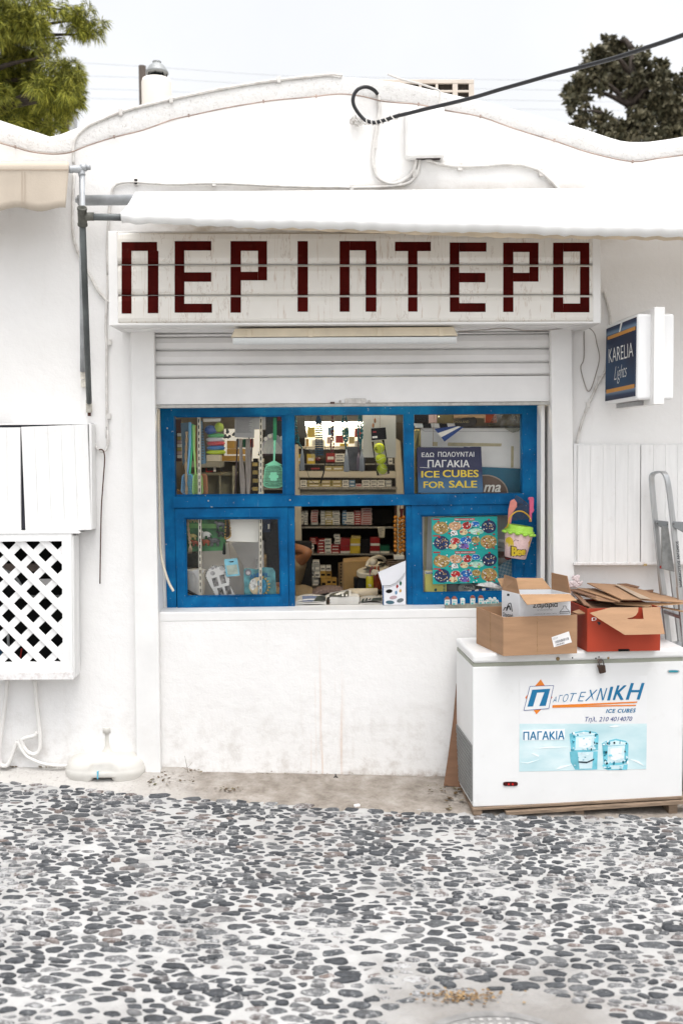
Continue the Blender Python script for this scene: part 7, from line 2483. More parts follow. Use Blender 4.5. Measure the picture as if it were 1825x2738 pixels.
# storage shelf and boxes farther in
st = thing("storage_shelf", V((at('H', 700, 900, 1.3).x, 1.3, -.03)), "grey storage shelf with empty compartments seen through the upper pane", "shelf")
GPM = M("grey_shelf_panel", (.20, .195, .14), .6, .15, 5)
board('H', 430, 640, 738, 705, 1.25, .30, "shelf_board", M("pale_shelf_edge", (.36, .35, .30), .6), st)
board('H', 430, 760, 880, 788, 1.22, .35, "shelf_board", GPM, st)
MB().rect('H', 590, 790, 880, 1300, 1.30, .02).build("back_panel", GPM, st)
for x in (728, 866):
    MB().rect('H', x, 690 if x > 800 else 790, x + 14, 1300, 1.20, .12).build("side_panel", M("pale_shelf_side", (.30, .29, .22), .6), st)
a_ = at('H', 480, 1300, 1.25)
MB().obox((a_.x, 1.25, -.028), (.4, 0, 0), (0, .35, 0), (0, 0, a_.z + .03)).build("base", M("dark_table_top", (.06, .05, .04)), st)
MB().rect('H', 545, 702, 740, 755, 1.28, .15).build("black_red_box", P_BLK, label="black box with a red stroke on the grey storage shelf", cat="box")
MB().pp('H', [(585, 715), (598, 712), (602, 745), (660, 738), (660, 750), (590, 756)], 1.277, .002).build("red_stroke", P_RED, label="red printed stroke on the black storage box", cat="print")
MB().rect('H', 668, 702, 694, 748, 1.276, .003).build("price_card", PAPER, label="white price card on the black storage box", cat="card")
MB().rect('H', 592, 572, 735, 640, 1.27, .15).build("cream_package", P_WHT, bev=.004, label="cream package standing on the grey storage shelf", cat="package")
oc_g = "ochre boxes deep inside the kiosk"
for i, (x0, y0, x1, y1) in enumerate(((810, 425, 890, 508), (808, 510, 1000, 568), (740, 582, 1000, 638))):
    MB().rect('H', x0, y0, x1, y1, 1.55, .2).build("ochre_box", P_OCH, bev=.003, label="ochre wooden box, %s of three piled deep inside the kiosk" % ("topmost", "middle one", "lowest")[i], cat="box", group=oc_g)
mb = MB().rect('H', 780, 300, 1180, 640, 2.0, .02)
mb.build("lit_panel", emit("lit_back_glow", (1.0, .92, .80), .34), label="bright lit back window deep inside the kiosk behind the wooden bats", cat="panel")  # glowing sheet that stands for a lit back window
for i, (x0, x1, c) in enumerate(((905, 935, P_BLU), (965, 1010, P_GRN), (1052, 1085, P_RED))):
    MB().rect('H', x0, 405, x1, 495, 1.9, .05).build("display_item", c, label="small %s box before the bright opening behind the wooden bats" % ("blue", "green", "red")[i], cat="box", group="boxes before the bright opening")
for r in range(9):
    for c_ in range(2):
        MB().rect('H', 1080 + c_ * 60 + rs.uniform(-4, 4), 610 + r * 43, 1132 + c_ * 60, 648 + r * 43, 1.6 + .01 * c_, .06).build("dark_packet", [P_BLK, P_GRY, P_GLD, P_WHT][(r * 2 + c_ * 3) % 4], label="%s packet, row %s in the %s column behind the slotted upright" % (["black", "grey", "gold", "cream"][(r * 2 + c_ * 3) % 4], ordn[r], ("nearer", "farther")[c_]), cat="packet", group="packets behind the slotted upright")
MB().pp('H', [(286, 935), (330, 960), (385, 985), (385, 1010), (286, 1010)], .40, .03).build("orange_goods", M("orange_goods_mix", (.36, .17, .03), .5, .6, 40), label="orange packet lying at the foot of the fly swatters", cat="packet")

# lower pane
tc = thing("toy_animal_card", at('H', 600, 1585, .30), "green card of plastic toy animals hanging in the lower pane", "toy")
MB().pp('H', [(362, 1180), (790, 1180), (798, 1575), (362, 1590)], .30, .003).build("card_back", M("green_toy_card", (.035, .14, .045), .5, .55, 12), tc)
mb = MB()
mb.pp('H', [(362, 1290), (790, 1300), (790, 1345), (362, 1340)], .2985, .001)
mb.build("card_band", M("light_green_band", (.12, .30, .08), .5, .3, 20), tc)
def creature(x, y, s, mat, f='H', Y=.285):
    mb = MB()
    k = .2551 * mpp(Y) * s
    c = at(f, x, y, Y)
    mb.ball(c, (34 * k, 9 * k, 18 * k), 12, 8)
    mb.ball(c + V((-36 * k, 0, 16 * k)), (14 * k, 8 * k, 11 * k), 10, 6)
    mb.tube([c + V((-26 * k, 0, 8 * k)), c + V((-34 * k, 0, 16 * k))], 9 * k, 7)
    for dx_, dl in ((-24, -44), (-14, -42), (16, -44), (26, -42)):
        mb.tube([c + V((dx_ * k, 0, -4 * k)), c + V((dx_ * k * 1.1, 0, dl * k))], [7 * k, 4 * k], 6)
    mb.tube([c + V((32 * k, 0, 6 * k)), c + V((44 * k, 0, -14 * k))], 2.5 * k, 5)
    return mb.build("toy_animal", mat, tc, smooth=True)
creature(480, 1490, 1.0, M("toy_brown", (.28, .07, .03), .4))
creature(590, 1480, 1.1, M("toy_brown", (.28, .07, .03), .4))
creature(590, 1400, 1.3, M("toy_white", (.60, .60, .55), .4))
creature(680, 1470, 1.5, M("toy_pied", (.08, .08, .08), .4, .9, 30))
creature(740, 1300, 1.3, M("toy_grey", (.16, .17, .18), .4, .6, 30))
creature(450, 1420, 1.1, M("toy_gold", (.40, .33, .12), .4))
creature(745, 1395, 1.0, M("toy_dark", (.04, .04, .04), .4))
mb = MB()
text_px(mb, "NMAL", 'H', 400, 1240, 520, 1282, .297, bold=.03)
mb.build("lettering", P_GLD, tc)
beads('H', [(792, 1225), (796, 1330), (790, 1440), (812, 1450), (840, 1430), (848, 1390), (838, 1300), (822, 1225)], .255, 34, .0052, M("gold_bead", (.36, .22, .06), .3, .4, 30), "bead_necklace", "gold brown bead necklace with a black tassel beside the white board", (780, 1490, 1620, 14), BLACK)
MB().pp('H', [(838, 1190), (1145, 1190), (1142, 1470), (1130, 1492), (800, 1478), (806, 1440), (842, 1430)], .29, .006).build("white_board", M("cream_board", (.80, .78, .71), .6, .04, 5), bev=.002, label="blank cream board hanging at the top of the lower pane", cat="board")
sp_ = thing("soap_pack", at('H', 865, 1850, .24), "small pale blue carded soap pack hanging on a string in the lower pane", "pack")
MB().pp('H', [(780, 1668), (918, 1657), (944, 1838), (802, 1852)], .24, .004).build("pack_card", M("sky_blue_card", (.22, .55, .68), .4, .2, 12), sp_)
MB().pp('H', [(802, 1735), (915, 1722), (930, 1822), (818, 1832)], .236, .006).build("soap_window", M("pale_soap", (.46, .54, .46), .3, .3, 16), sp_, bev=.002)
MB().pp('H', [(826, 1692), (880, 1686), (878, 1698), (850, 1702)], .238, .002).build("hang_hole", DARK, sp_)
MB().tube([at('H', 828, 1490, .25), at('H', 848, 1662, .243)], .0012, 5).build("string", M("brown_string", (.25, .14, .06)), sp_)
bk = thing("white_bucket", at('H', 483, 2060, .36), "dented white bucket with a torn lid inside the lower pane", "bucket")
c = at('H', 483, 2060, .37)
s = .2551 * mpp(.37)
MB().lathe([(92 * s, 0), (101 * s, 255 * s), (106 * s, 258 * s), (106 * s, 285 * s), (98 * s, 288 * s)], c, 30).build("tub", M("dirty_white_tub", (.66, .65, .62), .5, .15, 8), bk, smooth=False)
MB().pp('H', [(450, 1785), (530, 1770), (570, 1790), (515, 1900)], .275, .002).build("torn_lid", M("torn_white_film", (.66, .65, .63), .4), bk)
MB().tube([at('H', 372, 1990, .26), at('H', 525, 2068, .26)], .010, 10).build("black_rod", BLACK, smooth=True, label="black rod lying in front of the white bucket", cat="rod")
MB().rect('H', 395, 1600, 500, 1750, .60, .1).build("dark_box", M("dark_checked_box", (.035, .04, .03), .6, .5, 25), label="dark box standing behind the white bucket", cat="box")
GCM = M("pale_grey_carton", (.78, .77, .75), .6, .12, 4)
gc_g = "large pale grey cartons in the lower pane"
MB().prism([at('H', *q, Y) for q, Y in (((550, 1590), .75), ((845, 1490), .75), ((1010, 1790), .72), ((1000, 2080), .72), ((550, 2080), .75))], (0, .15, 0)).build("grey_carton", GCM, bev=.003, label="pale grey carton with a sloping edge behind the white display card", cat="carton", group=gc_g)
MB().prism([at('H', *q, Y) for q, Y in (((848, 1490), .64), ((1188, 1480), .60), ((1202, 2080), .60), ((1012, 2080), .64), ((1012, 1800), .64))], (0, .06, 0)).build("grey_carton", M("grey_carton_print", (.66, .65, .64), .6, .12, 4), bev=.003, label="pale grey carton with printed lines beside the slotted upright", cat="carton", group=gc_g)
notice([(1108, 1660), (1140, 1660), (1140, 1770), (1108, 1770)], .598, GCM, "small printed block on the grey carton by the upright", "printed_block", (1110, 1665, 1138, 1765, 8), cat="print")
dcard = thing("ring_display_card", at('H', 740, 2050, .26), "white display card with a beaded edge and small ring trays leaning in the lower pane", "display card")
outl = [(600, 1800), (625, 1765), (660, 1735), (720, 1745), (770, 1735), (800, 1780), (790, 1830), (840, 1870), (835, 1930), (870, 1990), (905, 2055), (690, 2062), (660, 1990), (625, 1930), (600, 1880), (585, 1840)]
MB().pp('H', outl, .26, .004).build("card", M("white_card_face", (.66, .65, .62), .5, .06), dcard)
mb = MB()
for a, b in zip(outl, outl[1:] + outl[:1]):
    n = max(1, int(math.hypot(b[0] - a[0], b[1] - a[1]) / 17))
    for k in range(n):
        mb.ball(at('H', a[0] + (b[0] - a[0]) * k / n, a[1] + (b[1] - a[1]) * k / n, .258), .0026, 6, 4)
mb.build("bead_trim", BLACK, dcard, smooth=True)
for x, y in ((688, 1910), (765, 1880), (745, 2015), (822, 1995)):
    MB().pp('H', [(x - 38, y - 42), (x + 16, y - 55), (x + 38, y + 34), (x - 14, y + 48)], .258, .002).build("ring_tray", M("ring_tray_grey", (.22, .21, .20), .5, .9, 45), dcard)
mb = MB()
for x, y, r in ((655, 1760, 20), (695, 1750, 16), (760, 1760, 30), (660, 1815, 26), (785, 1805, 16)):
    mb.pp('H', ell(x, y, r, r * .9, 12), .2585, .001)
mb.build("printed_bubble", M("bubble_grey", (.40, .39, .38), .5, .6, 40), dcard)
ac = thing("animal_card", at('H', 1160, 2050, .30), "teal card with the word animal and cartoon heads behind a painted plate", "card")
MB().pp('H', [(985, 1775), (1010, 1760), (1120, 1775), (1200, 1750), (1290, 1760), (1315, 1800), (1330, 2060), (990, 2060)], .29, .004).build("card", M("teal_patterned_card", (.10, .30, .33), .5, .7, 14), ac)
mb = MB()
for a_, x, y in (("A", 1068, 1848), ("N", 1108, 1838), ("I", 1138, 1832), ("M", 1166, 1828), ("A", 1205, 1828), ("L", 1238, 1832)):
    wd = 8 if a_ == "I" else 18
    text_px(mb, a_, 'H', x - wd, y - 20, x + wd, y + 20, .287, bold=.04)
mb.build("lettering", M("animal_blue", (.02, .13, .30), .4), ac)
MB().pp('H', ell(1032, 1805, 36, 36, 16, 0, .06), .287, .002).build("printed_head", M("grey_head", (.14, .14, .16), .5, .3), ac)
mb = MB().pp('H', ell(1032, 1812, 22, 18, 12), .2855, .001)
mb.build("printed_face", M("face_pale", (.45, .42, .42), .5), ac)
ppz = thing("painted_plate", at('H', 1140, 2045, .26), "round painted souvenir plate with a sun, sea and sailing boat", "plate")
MB().pp('H', ell(1132, 1952, 92, 94, 28), .262, .006).build("plate_disc", M("cream_plate", (.62, .52, .34), .4, .15, 20), ppz, bev=.002)
MB().pp('H', [(1130, 1900), (1165, 1870), (1210, 1890), (1224, 1950), (1210, 2010), (1170, 2040), (1130, 2042), (1140, 1980)], .259, .004).build("painted_sea", M("plate_blue", (.04, .28, .48), .4, .4, 25), ppz)
mb = MB()
for k in range(9):
    a = -1.2 + k * .33
    mb.pp('H', [(1150 + 92 * math.cos(a - .12), 1950 + 92 * math.sin(a - .12)), (1150 + 120 * math.cos(a), 1950 + 120 * math.sin(a)), (1150 + 92 * math.cos(a + .12), 1950 + 92 * math.sin(a + .12))], .264, .003)
mb.build("sun_ray_pattern", M("sun_gold", (.58, .38, .10), .4), ppz)
MB().pp('H', [(1130, 1945), (1185, 1948), (1172, 1958), (1140, 1956)], .256, .003).build("painted_boat", P_RED, ppz)
MB().pp('H', ell(1085, 1930, 38, 60, 14, .2, .12), .2585, .003).build("painted_village", M("plate_village", (.62, .60, .56), .4, .6, 60), ppz)
MB().rect('H', 1185, 1235, 1262, 1385, .5, .1).build("navy_box", M("navy_box", (.02, .03, .06), .5, .4, 20), label="navy box with a barcode hanging beside the second slotted upright", cat="box")
MB().rect('H', 1238, 1300, 1256, 1350, .498, .002).build("barcode_label", P_WHT, label="white barcode label on the navy box by the upright", cat="label")
MB().rect('H', 1225, 1200, 1365, 1910, .62, .03).build("black_grille", M("black_woven_grille", (.012, .012, .012), .7, .9, 120), label="black woven panel standing in the dark corner of the lower pane", cat="panel")

# ================================================================== RIGHT PANES
bd = thing("taped_board", at('J', 720, 1990, .30), "large white board with strips of old yellow tape behind the ice cube sign", "board")
MB().pp('J', [(210, 284), (1300, 286), (1300, 1985), (212, 1985)], .36, .01).build("board_sheet", M("board_white", (.74, .73, .69), .6, .05, 5), bd)
TP = M("old_tape", (.46, .40, .24), .5, .15, 20)
mb = MB()
mb.pp('J', [(335, 425), (380, 428), (378, 470), (330, 468)], .3585, .001)
mb.pp('J', [(485, 432), (1035, 442), (1030, 472), (482, 468)], .3585, .001)
mb.pp('J', [(1130, 470), (1158, 470), (1155, 690), (1128, 690)], .3585, .001)
mb.pp('J', [(245, 1180), (280, 1180), (262, 1740), (230, 1740)], .3585, .001)
mb.build("tape_strip", TP, bd)
mb = MB()
mb.pp('J', [(245, 315), (1230, 318), (1230, 321), (245, 318)], .3585, .001)
mb.pp('J', [(210, 284), (246, 316), (244, 319), (208, 288)], .3585, .001)
mb.build("board_line", M("board_line", (.25, .22, .2), .7), bd)
fg = thing("paper_flag", at('J', 450, 425, .26), "small blue and white striped paper flag hanging above the ice cube sign", "flag")
FB = M("flag_blue", (.012, .045, .19), .6)
a_, b_, c_, d_ = (348, 292), (560, 262), (645, 275), (450, 424)
def fl_(u, v):                                   # u across the stripes, v along
    p = (a_[0] + (d_[0] - a_[0]) * u, a_[1] + (d_[1] - a_[1]) * u)
    q = (b_[0] + (c_[0] - b_[0]) * u, b_[1] + (c_[1] - b_[1]) * u)
    return (p[0] + (q[0] - p[0]) * v, p[1] + (q[1] - p[1]) * v)
for k, m_ in enumerate((FB, P_WHT, FB)):
    MB().pp('J', [fl_(k / 3, 0), fl_(k / 3, 1), fl_((k + 1) / 3, 1), fl_((k + 1) / 3, 0)], .26, .002).build("stripe", m_, fg)
sh_ = thing("top_shelf", at('J', 690, 290, .35), "high shelf with a striped edge crowded with goods in the upper corner pane", "shelf")
mb = MB()
for k in range(6):
    mb.mi = k % 2
    mb.pp('J', [(140 + 84 * k, 236), (140 + 84 * (k + 1), 238), (150 + 84 * (k + 1), 282), (150 + 84 * k, 280)], .34, .02)
mb.build("striped_edge", [P_WHT, P_BLK], sh_)
MB().rect('J', 130, 262, 1300, 284, .345, .012).build("shelf_board", M("dark_board_edge", (.05, .04, .03), .6), sh_)
for i, (x0, y0, x1, y1, m_, c_) in enumerate(((140, 60, 290, 234, P_BLK, "black"), (285, 60, 372, 234, P_PNK, "pink"), (374, 60, 540, 234, M("olive_pack", (.16, .13, .05), .4), "olive"), (545, 60, 868, 182, M("peach_lit_pack", (.62, .42, .24), .5), "peach"), (870, 60, 985, 230, M("orange_red_pack", (.42, .07, .02), .4), "orange red"))):
    MB().rect('J', x0, y0, x1, y1, .42, .06).build("shelf_box", m_, bev=.002, label="%s box on the high shelf in the upper corner pane" % c_, cat="box", group="boxes on the high shelf")
MB().ball(at('J', 395, 172, .38), .009, 12, 8).build("metal_ball", M("shiny_metal_ball", (.6, .62, .5), .15, .1, metal=.9), smooth=True, label="small shiny metal ball on the high shelf", cat="ball")
mb = MB().pp('J', [(545, 210), (640, 180), (760, 172), (788, 205), (770, 255), (640, 282), (560, 268)], .335, .03)
mb.build("dark_carving", M("dark_carved_wood", (.03, .022, .015), .5, .6, 20), bev=.006, label="dark carved souvenir with pale letters lying on the high shelf", cat="carving")
mb = MB()
text_px(mb, "HOLLAND", 'J', 556, 208, 700, 232, .333)
mb.build("carved_lettering", P_GLD, label="pale carved letters along the dark souvenir", cat="lettering")
mb = MB()
vs, fs = [], []
o_ = MB().pp('J', [(915, 240), (960, 150), (1050, 120), (1160, 90), (1245, 100), (1248, 300), (1150, 335), (1060, 280), (930, 285)], .30, .03)
o_.build("clear_bag", glassy("milky_plastic", (.80, .80, .74), .2, .5), bev=.01, label="crumpled clear plastic bag bulging beside the high shelf", cat="bag")
for k, (p_, q_) in enumerate((((345, 100), (330, 470)), )):
    MB().tube([at('J', *p_, .24), at('J', *q_, .20)], .0014, 5).build("hanging_string", M("brown_string", (.25, .14, .06)), smooth=True, label="thin string the ice cube sign hangs from", cat="string")
MB().pp('J', [(140, 295), (205, 300), (210, 470), (165, 480), (175, 960), (142, 960)], .32, .03).build("olive_roll", M("olive_gold_tube", (.30, .25, .09), .4, .25, 12), bev=.01, label="olive gold roll standing at the edge behind the ice cube sign", cat="roll")
ic = thing("ice_cube_sign", at('J', 510, 945, .20), "dark blue chipped sign offering ice cubes in white and yellow capitals", "sign")
def ice_sign_mat():
    m, nt, b = newmat("blue_printed_board")
    tc_ = _n(nt, "ShaderNodeTexCoord")
    sp__ = _n(nt, "ShaderNodeSeparateXYZ")
    nt.links.new(tc_.outputs["Generated"], sp__.inputs[0])
    z_ = math_(nt, 'ADD', sp__.outputs[2], math_(nt, 'MULTIPLY', math_(nt, 'SUBTRACT', noise(nt, 5, 4), .5), .25))
    c_ = ramp(nt, z_, [(0, (.05, .16, .28)), (.30, (.022, .085, .20)), (.48, (.012, .018, .075)), (1, (.010, .010, .045))])
    nt.links.new(c_, b.inputs["Base Color"])
    b.inputs["Roughness"].default_value = .5
    return m
IY = GY + .012
MB().pp('J', [(165, 492), (178, 480), (640, 482), (655, 474), (700, 480), (735, 474), (825, 475), (845, 940), (830, 946), (182, 948)], IY, .006).build("board", ice_sign_mat(), ic, bev=.001)
YL = M("sign_yellow", (.72, .55, .05), .5, .05)
WL = M("sign_white", (.70, .70, .68), .5, .05)
mb = MB()
text_px(mb, "ΕΔΩ", 'J', 217, 536, 342, 580, IY - .002, bold=.012)
text_px(mb, "ΠΩΛΟΥΝΤΑΙ", 'J', 384, 528, 752, 578, IY - .002, bold=.012)
text_px(mb, "ΠΑΓΑΚΙΑ", 'J', 280, 612, 704, 684, IY - .002, bold=.018)
mb.build("white_lettering", WL, ic)
mb = MB()
text_px(mb, "ICE", 'J', 216, 724, 396, 790, IY - .002, bold=.022)
text_px(mb, "CUBES", 'J', 434, 714, 796, 786, IY - .002, bold=.022)
text_px(mb, "FOR", 'J', 238, 832, 450, 898, IY - .002, bold=.022)
text_px(mb, "SALE", 'J', 498, 824, 780, 894, IY - .002, bold=.022)
mb.build("yellow_lettering", YL, ic)
mb = MB()
mb.pp('J', [(200, 684), (300, 690), (302, 694), (200, 688)], IY - .0015, .001)
mb.build("scratch_mark", WL, ic)
cp = thing("coffee_poster", at('J', 1040, 945, .34), "teal poster with a brown oval and cream script half hidden by the ice cube sign", "poster")
MB().pp('J', [(640, 690), (840, 682), (1245, 700), (1245, 975), (640, 975)], .335, .003).build("sheet", M("teal_poster", (.006, .10, .16), .5, .3, 4), cp)
MB().pp('J', ell(880, 950, 222, 188, 36, .12), .3325, .002).build("pale_oval_rim", M("oval_rim", (.34, .27, .21), .5), cp)
MB().pp('J', ell(878, 952, 212, 178, 36, .12), .331, .002).build("brown_oval", M("brown_oval", (.13, .085, .06), .5, .2, 8), cp)
mb = MB()
text_px(mb, "ma", 'J', 852, 866, 1022, 938, .329, bold=.02, shear=.3)
mb.build("lettering", P_WHT, cp)

# ice cream price posters on the sash pane
PYY = WD + .075
pg_ = "ice cream price posters on the lower sash"
TQP = M("poster_turquoise", (.005, .33, .30), .5, .06, 4)
PR, PW, PG = M("poster_red", (.42, .015, .02), .5), M("poster_white", (.74, .74, .72), .5), M("poster_gold", (.38, .25, .08), .5, .55, 60)
PN, PB, PPk, PC, PV, PBr = M("poster_navy", (.012, .03, .10), .5, .4, 40), M("poster_blue", (.01, .12, .42), .5, .4, 40), M("poster_peach", (.58, .33, .18), .5, .35, 50), M("poster_cream", (.68, .56, .32), .5, .2, 40), M("poster_violet", (.15, .09, .34), .5, .4, 40), M("poster_brown", (.09, .035, .015), .5, .4, 40)
def price_poster(dy, label, corners):
    t = thing("price_poster", at('T', 720, 780 + dy, PYY), label, "poster", pg_)
    ox = dy * .017
    MB().pp('T', corners, PYY, .0015).build("sheet", TQP, t)
    lay = [0]
    def put(pts, m_, name, z=1):
        MB().pp('T', [(x + ox, y + dy) for x, y in pts], PYY - .0012 * z, .001).build(name, m_, t)
    def dots(n, cx, cy, rx, ry, mats, z, s=(9, 16)):
        groups = {}
        for k in range(n):
            a, r = rs.uniform(0, 6.28), rs.random() ** .5
            m_ = rs.choice(mats)
            groups.setdefault(m_, MB())
            groups[m_].pp('T', ell(cx + ox + rx * r * math.cos(a), cy + dy + ry * r * math.sin(a), rs.uniform(*s), rs.uniform(*s), 7, rs.uniform(0, 3)), PYY - .0012 * z - .0002 * (k % 4), .0006)
        for m_, b_ in groups.items():
            b_.build("printed_dot", m_, t)
    put([(46, 132), (196, 132), (190, 158), (52, 160)], PR, "red_label")
    put([(496, 125), (932, 122), (922, 166), (514, 172)], PR, "red_title")
    mb = MB()
    text_mb(mb, "Νέες μειωμένες τιμές!", *[at('T', x + ox, y + dy, PYY - .0026) for x, y in ((520, 134), (916, 130), (914, 158), (522, 164))], bold=.03)
    mb.build("lettering", PW, t)
    put([(52, 480), (202, 480), (196, 505), (58, 506)], PR, "red_label")
    for cx, cy, rx, ry, m_, mats in ((222, 330, 165, 125, PG, [PBr, PC, PW, PG, PBr]), (520, 285, 130, 86, PPk, [PC, PW, PPk, PBr, PC]), (758, 280, 96, 76, PR, [PBr, PW, PBr]), (942, 244, 86, 56, PB, [PN, PW, M("poster_sky", (.1, .45, .7), .5)]),
            (1225, 300, 150, 132, PN, [PG, PBr, PW, PN, PC]), (695, 412, 82, 60, PC, [PBr, PR, PC]), (960, 400, 150, 58, M("poster_mint", (.35, .62, .50), .5, .3, 50), [PW, PR, PC, PW, PPk]),
            (232, 640, 160, 140, PN, [PG, PC, PBr, PW, PPk]), (515, 600, 98, 68, PR, [PW, PC, PR]), (740, 590, 120, 72, PB, [PW, M("poster_sky", (.1, .45, .7)), PN]), (950, 575, 86, 64, PG, [PBr, PC, PG]), (1215, 615, 165, 135, PG, [PPk, PC, PBr, PW, PR]),
            (470, 715, 84, 56, PC, [PBr, PC, PR]), (700, 708, 108, 58, PV, [PW, PBr, PV]), (495, 430, 66, 48, PW, [PBr, PBr, PW])):
        put(ell(cx, cy, rx + 5, ry + 5, 18, 0, .05), PW if m_ in (PB, PR, PV) else PG if m_ is PG else m_, "oval_rim", 1)
        put(ell(cx, cy, rx, ry, 18, 0, .05), m_, "printed_oval", 2)
        dots(int(rx * ry / 750), cx, cy, rx * .82, ry * .78, mats, 3)
    for x, y in ((168, 196), (1225, 152), (1330, 458), (190, 520), (395, 440), (640, 408), (820, 425), (785, 512), (400, 735), (1325, 745), (930, 690), (985, 668), (780, 205), (780, 755), (1195, 732)):
        put([(x - 22, y - 12), (x + 22, y - 12), (x + 22, y + 12), (x - 22, y + 12)], PR, "price_tag", 4)
    b_ = MB()
    for x, y in ((335, 205), (375, 325), (215, 430), (505, 195), (610, 205), (440, 350), (475, 390), (560, 462), (440, 490), (680, 295), (768, 290), (1050, 312), (1300, 352), (1120, 355), (915, 450), (955, 452), (65, 650), (345, 745), (445, 578), (545, 645), (645, 630), (740, 585), (990, 512), (885, 652), (895, 765), (955, 742), (1375, 670), (1130, 580), (1280, 580), (1175, 758), (825, 515), (600, 690)):
        b_.pp('T', ell(x + ox, y + dy, 15, 15, 10), PYY - .0058, .0006)
    b_.build("price_dot", PW, t)
    put([(985, 425), (1026, 422), (1028, 472), (988, 475)], M("poster_lime", (.25, .60, .10), .5), "lime_tag", 4)
    put([(848, 320), (900, 308), (915, 325), (860, 340)], M("dark_teal_print", (.01, .10, .09), .5), "dark_print", 1)
    put([(545, 755), (610, 750), (605, 782), (550, 784)], M("dark_teal_print", (.01, .10, .09)), "dark_print", 1)
    return t
price_poster(0, "turquoise ice cream price poster, upper of the two stuck on the lower sash", [(22, 112), (1400, 80), (1412, 776), (36, 796)])
price_poster(694, "turquoise ice cream price poster, lower of the two above the souvenir houses", [(36, 799), (1412, 779), (1424, 1470), (50, 1506)])
sb = thing("yellow_box", at('J', 350, 1975, .24), "yellow paper pack standing below the price posters in the lower sash", "pack")
MB().pp('J', [(250, 1745), (470, 1740), (472, 1975), (252, 1978)], .24, .03).build("pack_body", M("lemon_paper", (.62, .58, .14), .5, .06, 8), sb, bev=.002)
MB().pp('J', [(250, 1748), (330, 1746), (330, 1775), (250, 1778)], .2385, .001).build("pale_panel", P_WHT, sb)
mb = MB()
text_px(mb, "SAN", 'J', 260, 1760, 328, 1778, .237, bold=.03)
mb.build("lettering", M("animal_blue", (.02, .13, .30)), sb)
mb = MB()
for k in range(7):
    mb.rect('J', 436, 1858 + k * 15, 458, 1866 + k * 15, .2385, .001)
mb.pp('J', ell(357, 1938, 14, 14, 9, 0, .3), .2385, .001)
mb.build("printed_mark", M("dark_teal_print", (.01, .10, .09)), sb)
gp = thing("grey_wrap", at('J', 620, 1975, .25), "grey printed package with a pale oval below the price posters", "package")
MB().pp('J', [(470, 1870), (790, 1870), (770, 1975), (472, 1978)], .25, .04).build("wrap", M("slate_wrap", (.10, .11, .11), .5, .25, 8), gp, bev=.004)
MB().pp('J', ell(675, 1925, 85, 62, 20), .2475, .003).build("pale_oval", M("pale_green_grey", (.34, .36, .32), .5, .12), gp)
MB().pp('J', ell(690, 1912, 60, 22, 18, -.15), .2445, .003).build("dark_oval", M("slate_wrap", (.10, .11, .11)), gp)
mb = MB()
text_px(mb, "Metal", 'J', 640, 1902, 745, 1928, .2415, shear=.3)
mb.build("lettering", P_WHT, gp)
nv = thing("striped_roll", at('J', 800, 1970, .23), "small roll striped navy and white lying below the price posters", "roll")
mb = MB()
p0_, p1_ = at('J', 690, 1962, .225), at('J', 905, 1930, .225)
for k in range(6):
    mb.mi = k % 2
    mb.tube([p0_.lerp(p1_, k / 6), p0_.lerp(p1_, (k + 1) / 6)], .008, 10)
mb.build("roll_cloth", [P_WHT, FB], nv)
def plaid_mat():
    m, nt, b = newmat("blue_white_plaid")
    tc_ = _n(nt, "ShaderNodeTexCoord")
    ck = _n(nt, "ShaderNodeTexChecker")
    ck.inputs["Scale"].default_value = 70
    ck.inputs[1].default_value = (.06, .18, .27, 1)
    ck.inputs[2].default_value = (.40, .47, .48, 1)
    mp_ = _n(nt, "ShaderNodeMapping")
    mp_.inputs["Rotation"].default_value = (0, .5, 0)
    nt.links.new(tc_.outputs["Object"], mp_.inputs[0])
    nt.links.new(mp_.outputs[0], ck.inputs[0])
    c_ = mix(nt, noise(nt, 40, 3), ck.outputs[0], (.16, .28, .34))
    nt.links.new(c_, b.inputs["Base Color"])
    b.inputs["Roughness"].default_value = .9
    return m
MB().pp('J', [(985, 1700), (1180, 1600), (1180, 1985), (780, 1985), (840, 1930)], .26, .04).build("plaid_cloth", plaid_mat(), bev=.008, label="blue and white plaid cloth folded beside the price posters", cat="cloth")
pc_ = thing("coffee_pack", at('J', 1060, 1690, .30), "rounded grey coffee tin with a brown label beside the hanging toy bucket", "tin")
c = at('J', 1050, 1690, .33)
MB().lathe([(.04, 0), (.055, .01), (.058, .10), (.05, .115)], c, 24).build("tin_body", M("grey_tin", (.36, .36, .36), .4, .12, 8), pc_, smooth=True)
MB().lathe([(.0585, .055), (.0585, .095)], c, 24, caps=False).build("brown_label", M("brown_tin_label", (.12, .055, .04), .5, .2), pc_, smooth=True)
mb = MB()
text_px(mb, "ma", 'J', 1000, 1420, 1058, 1458, .27, bold=.02, shear=.25)
mb.build("lettering", P_WHT, pc_)

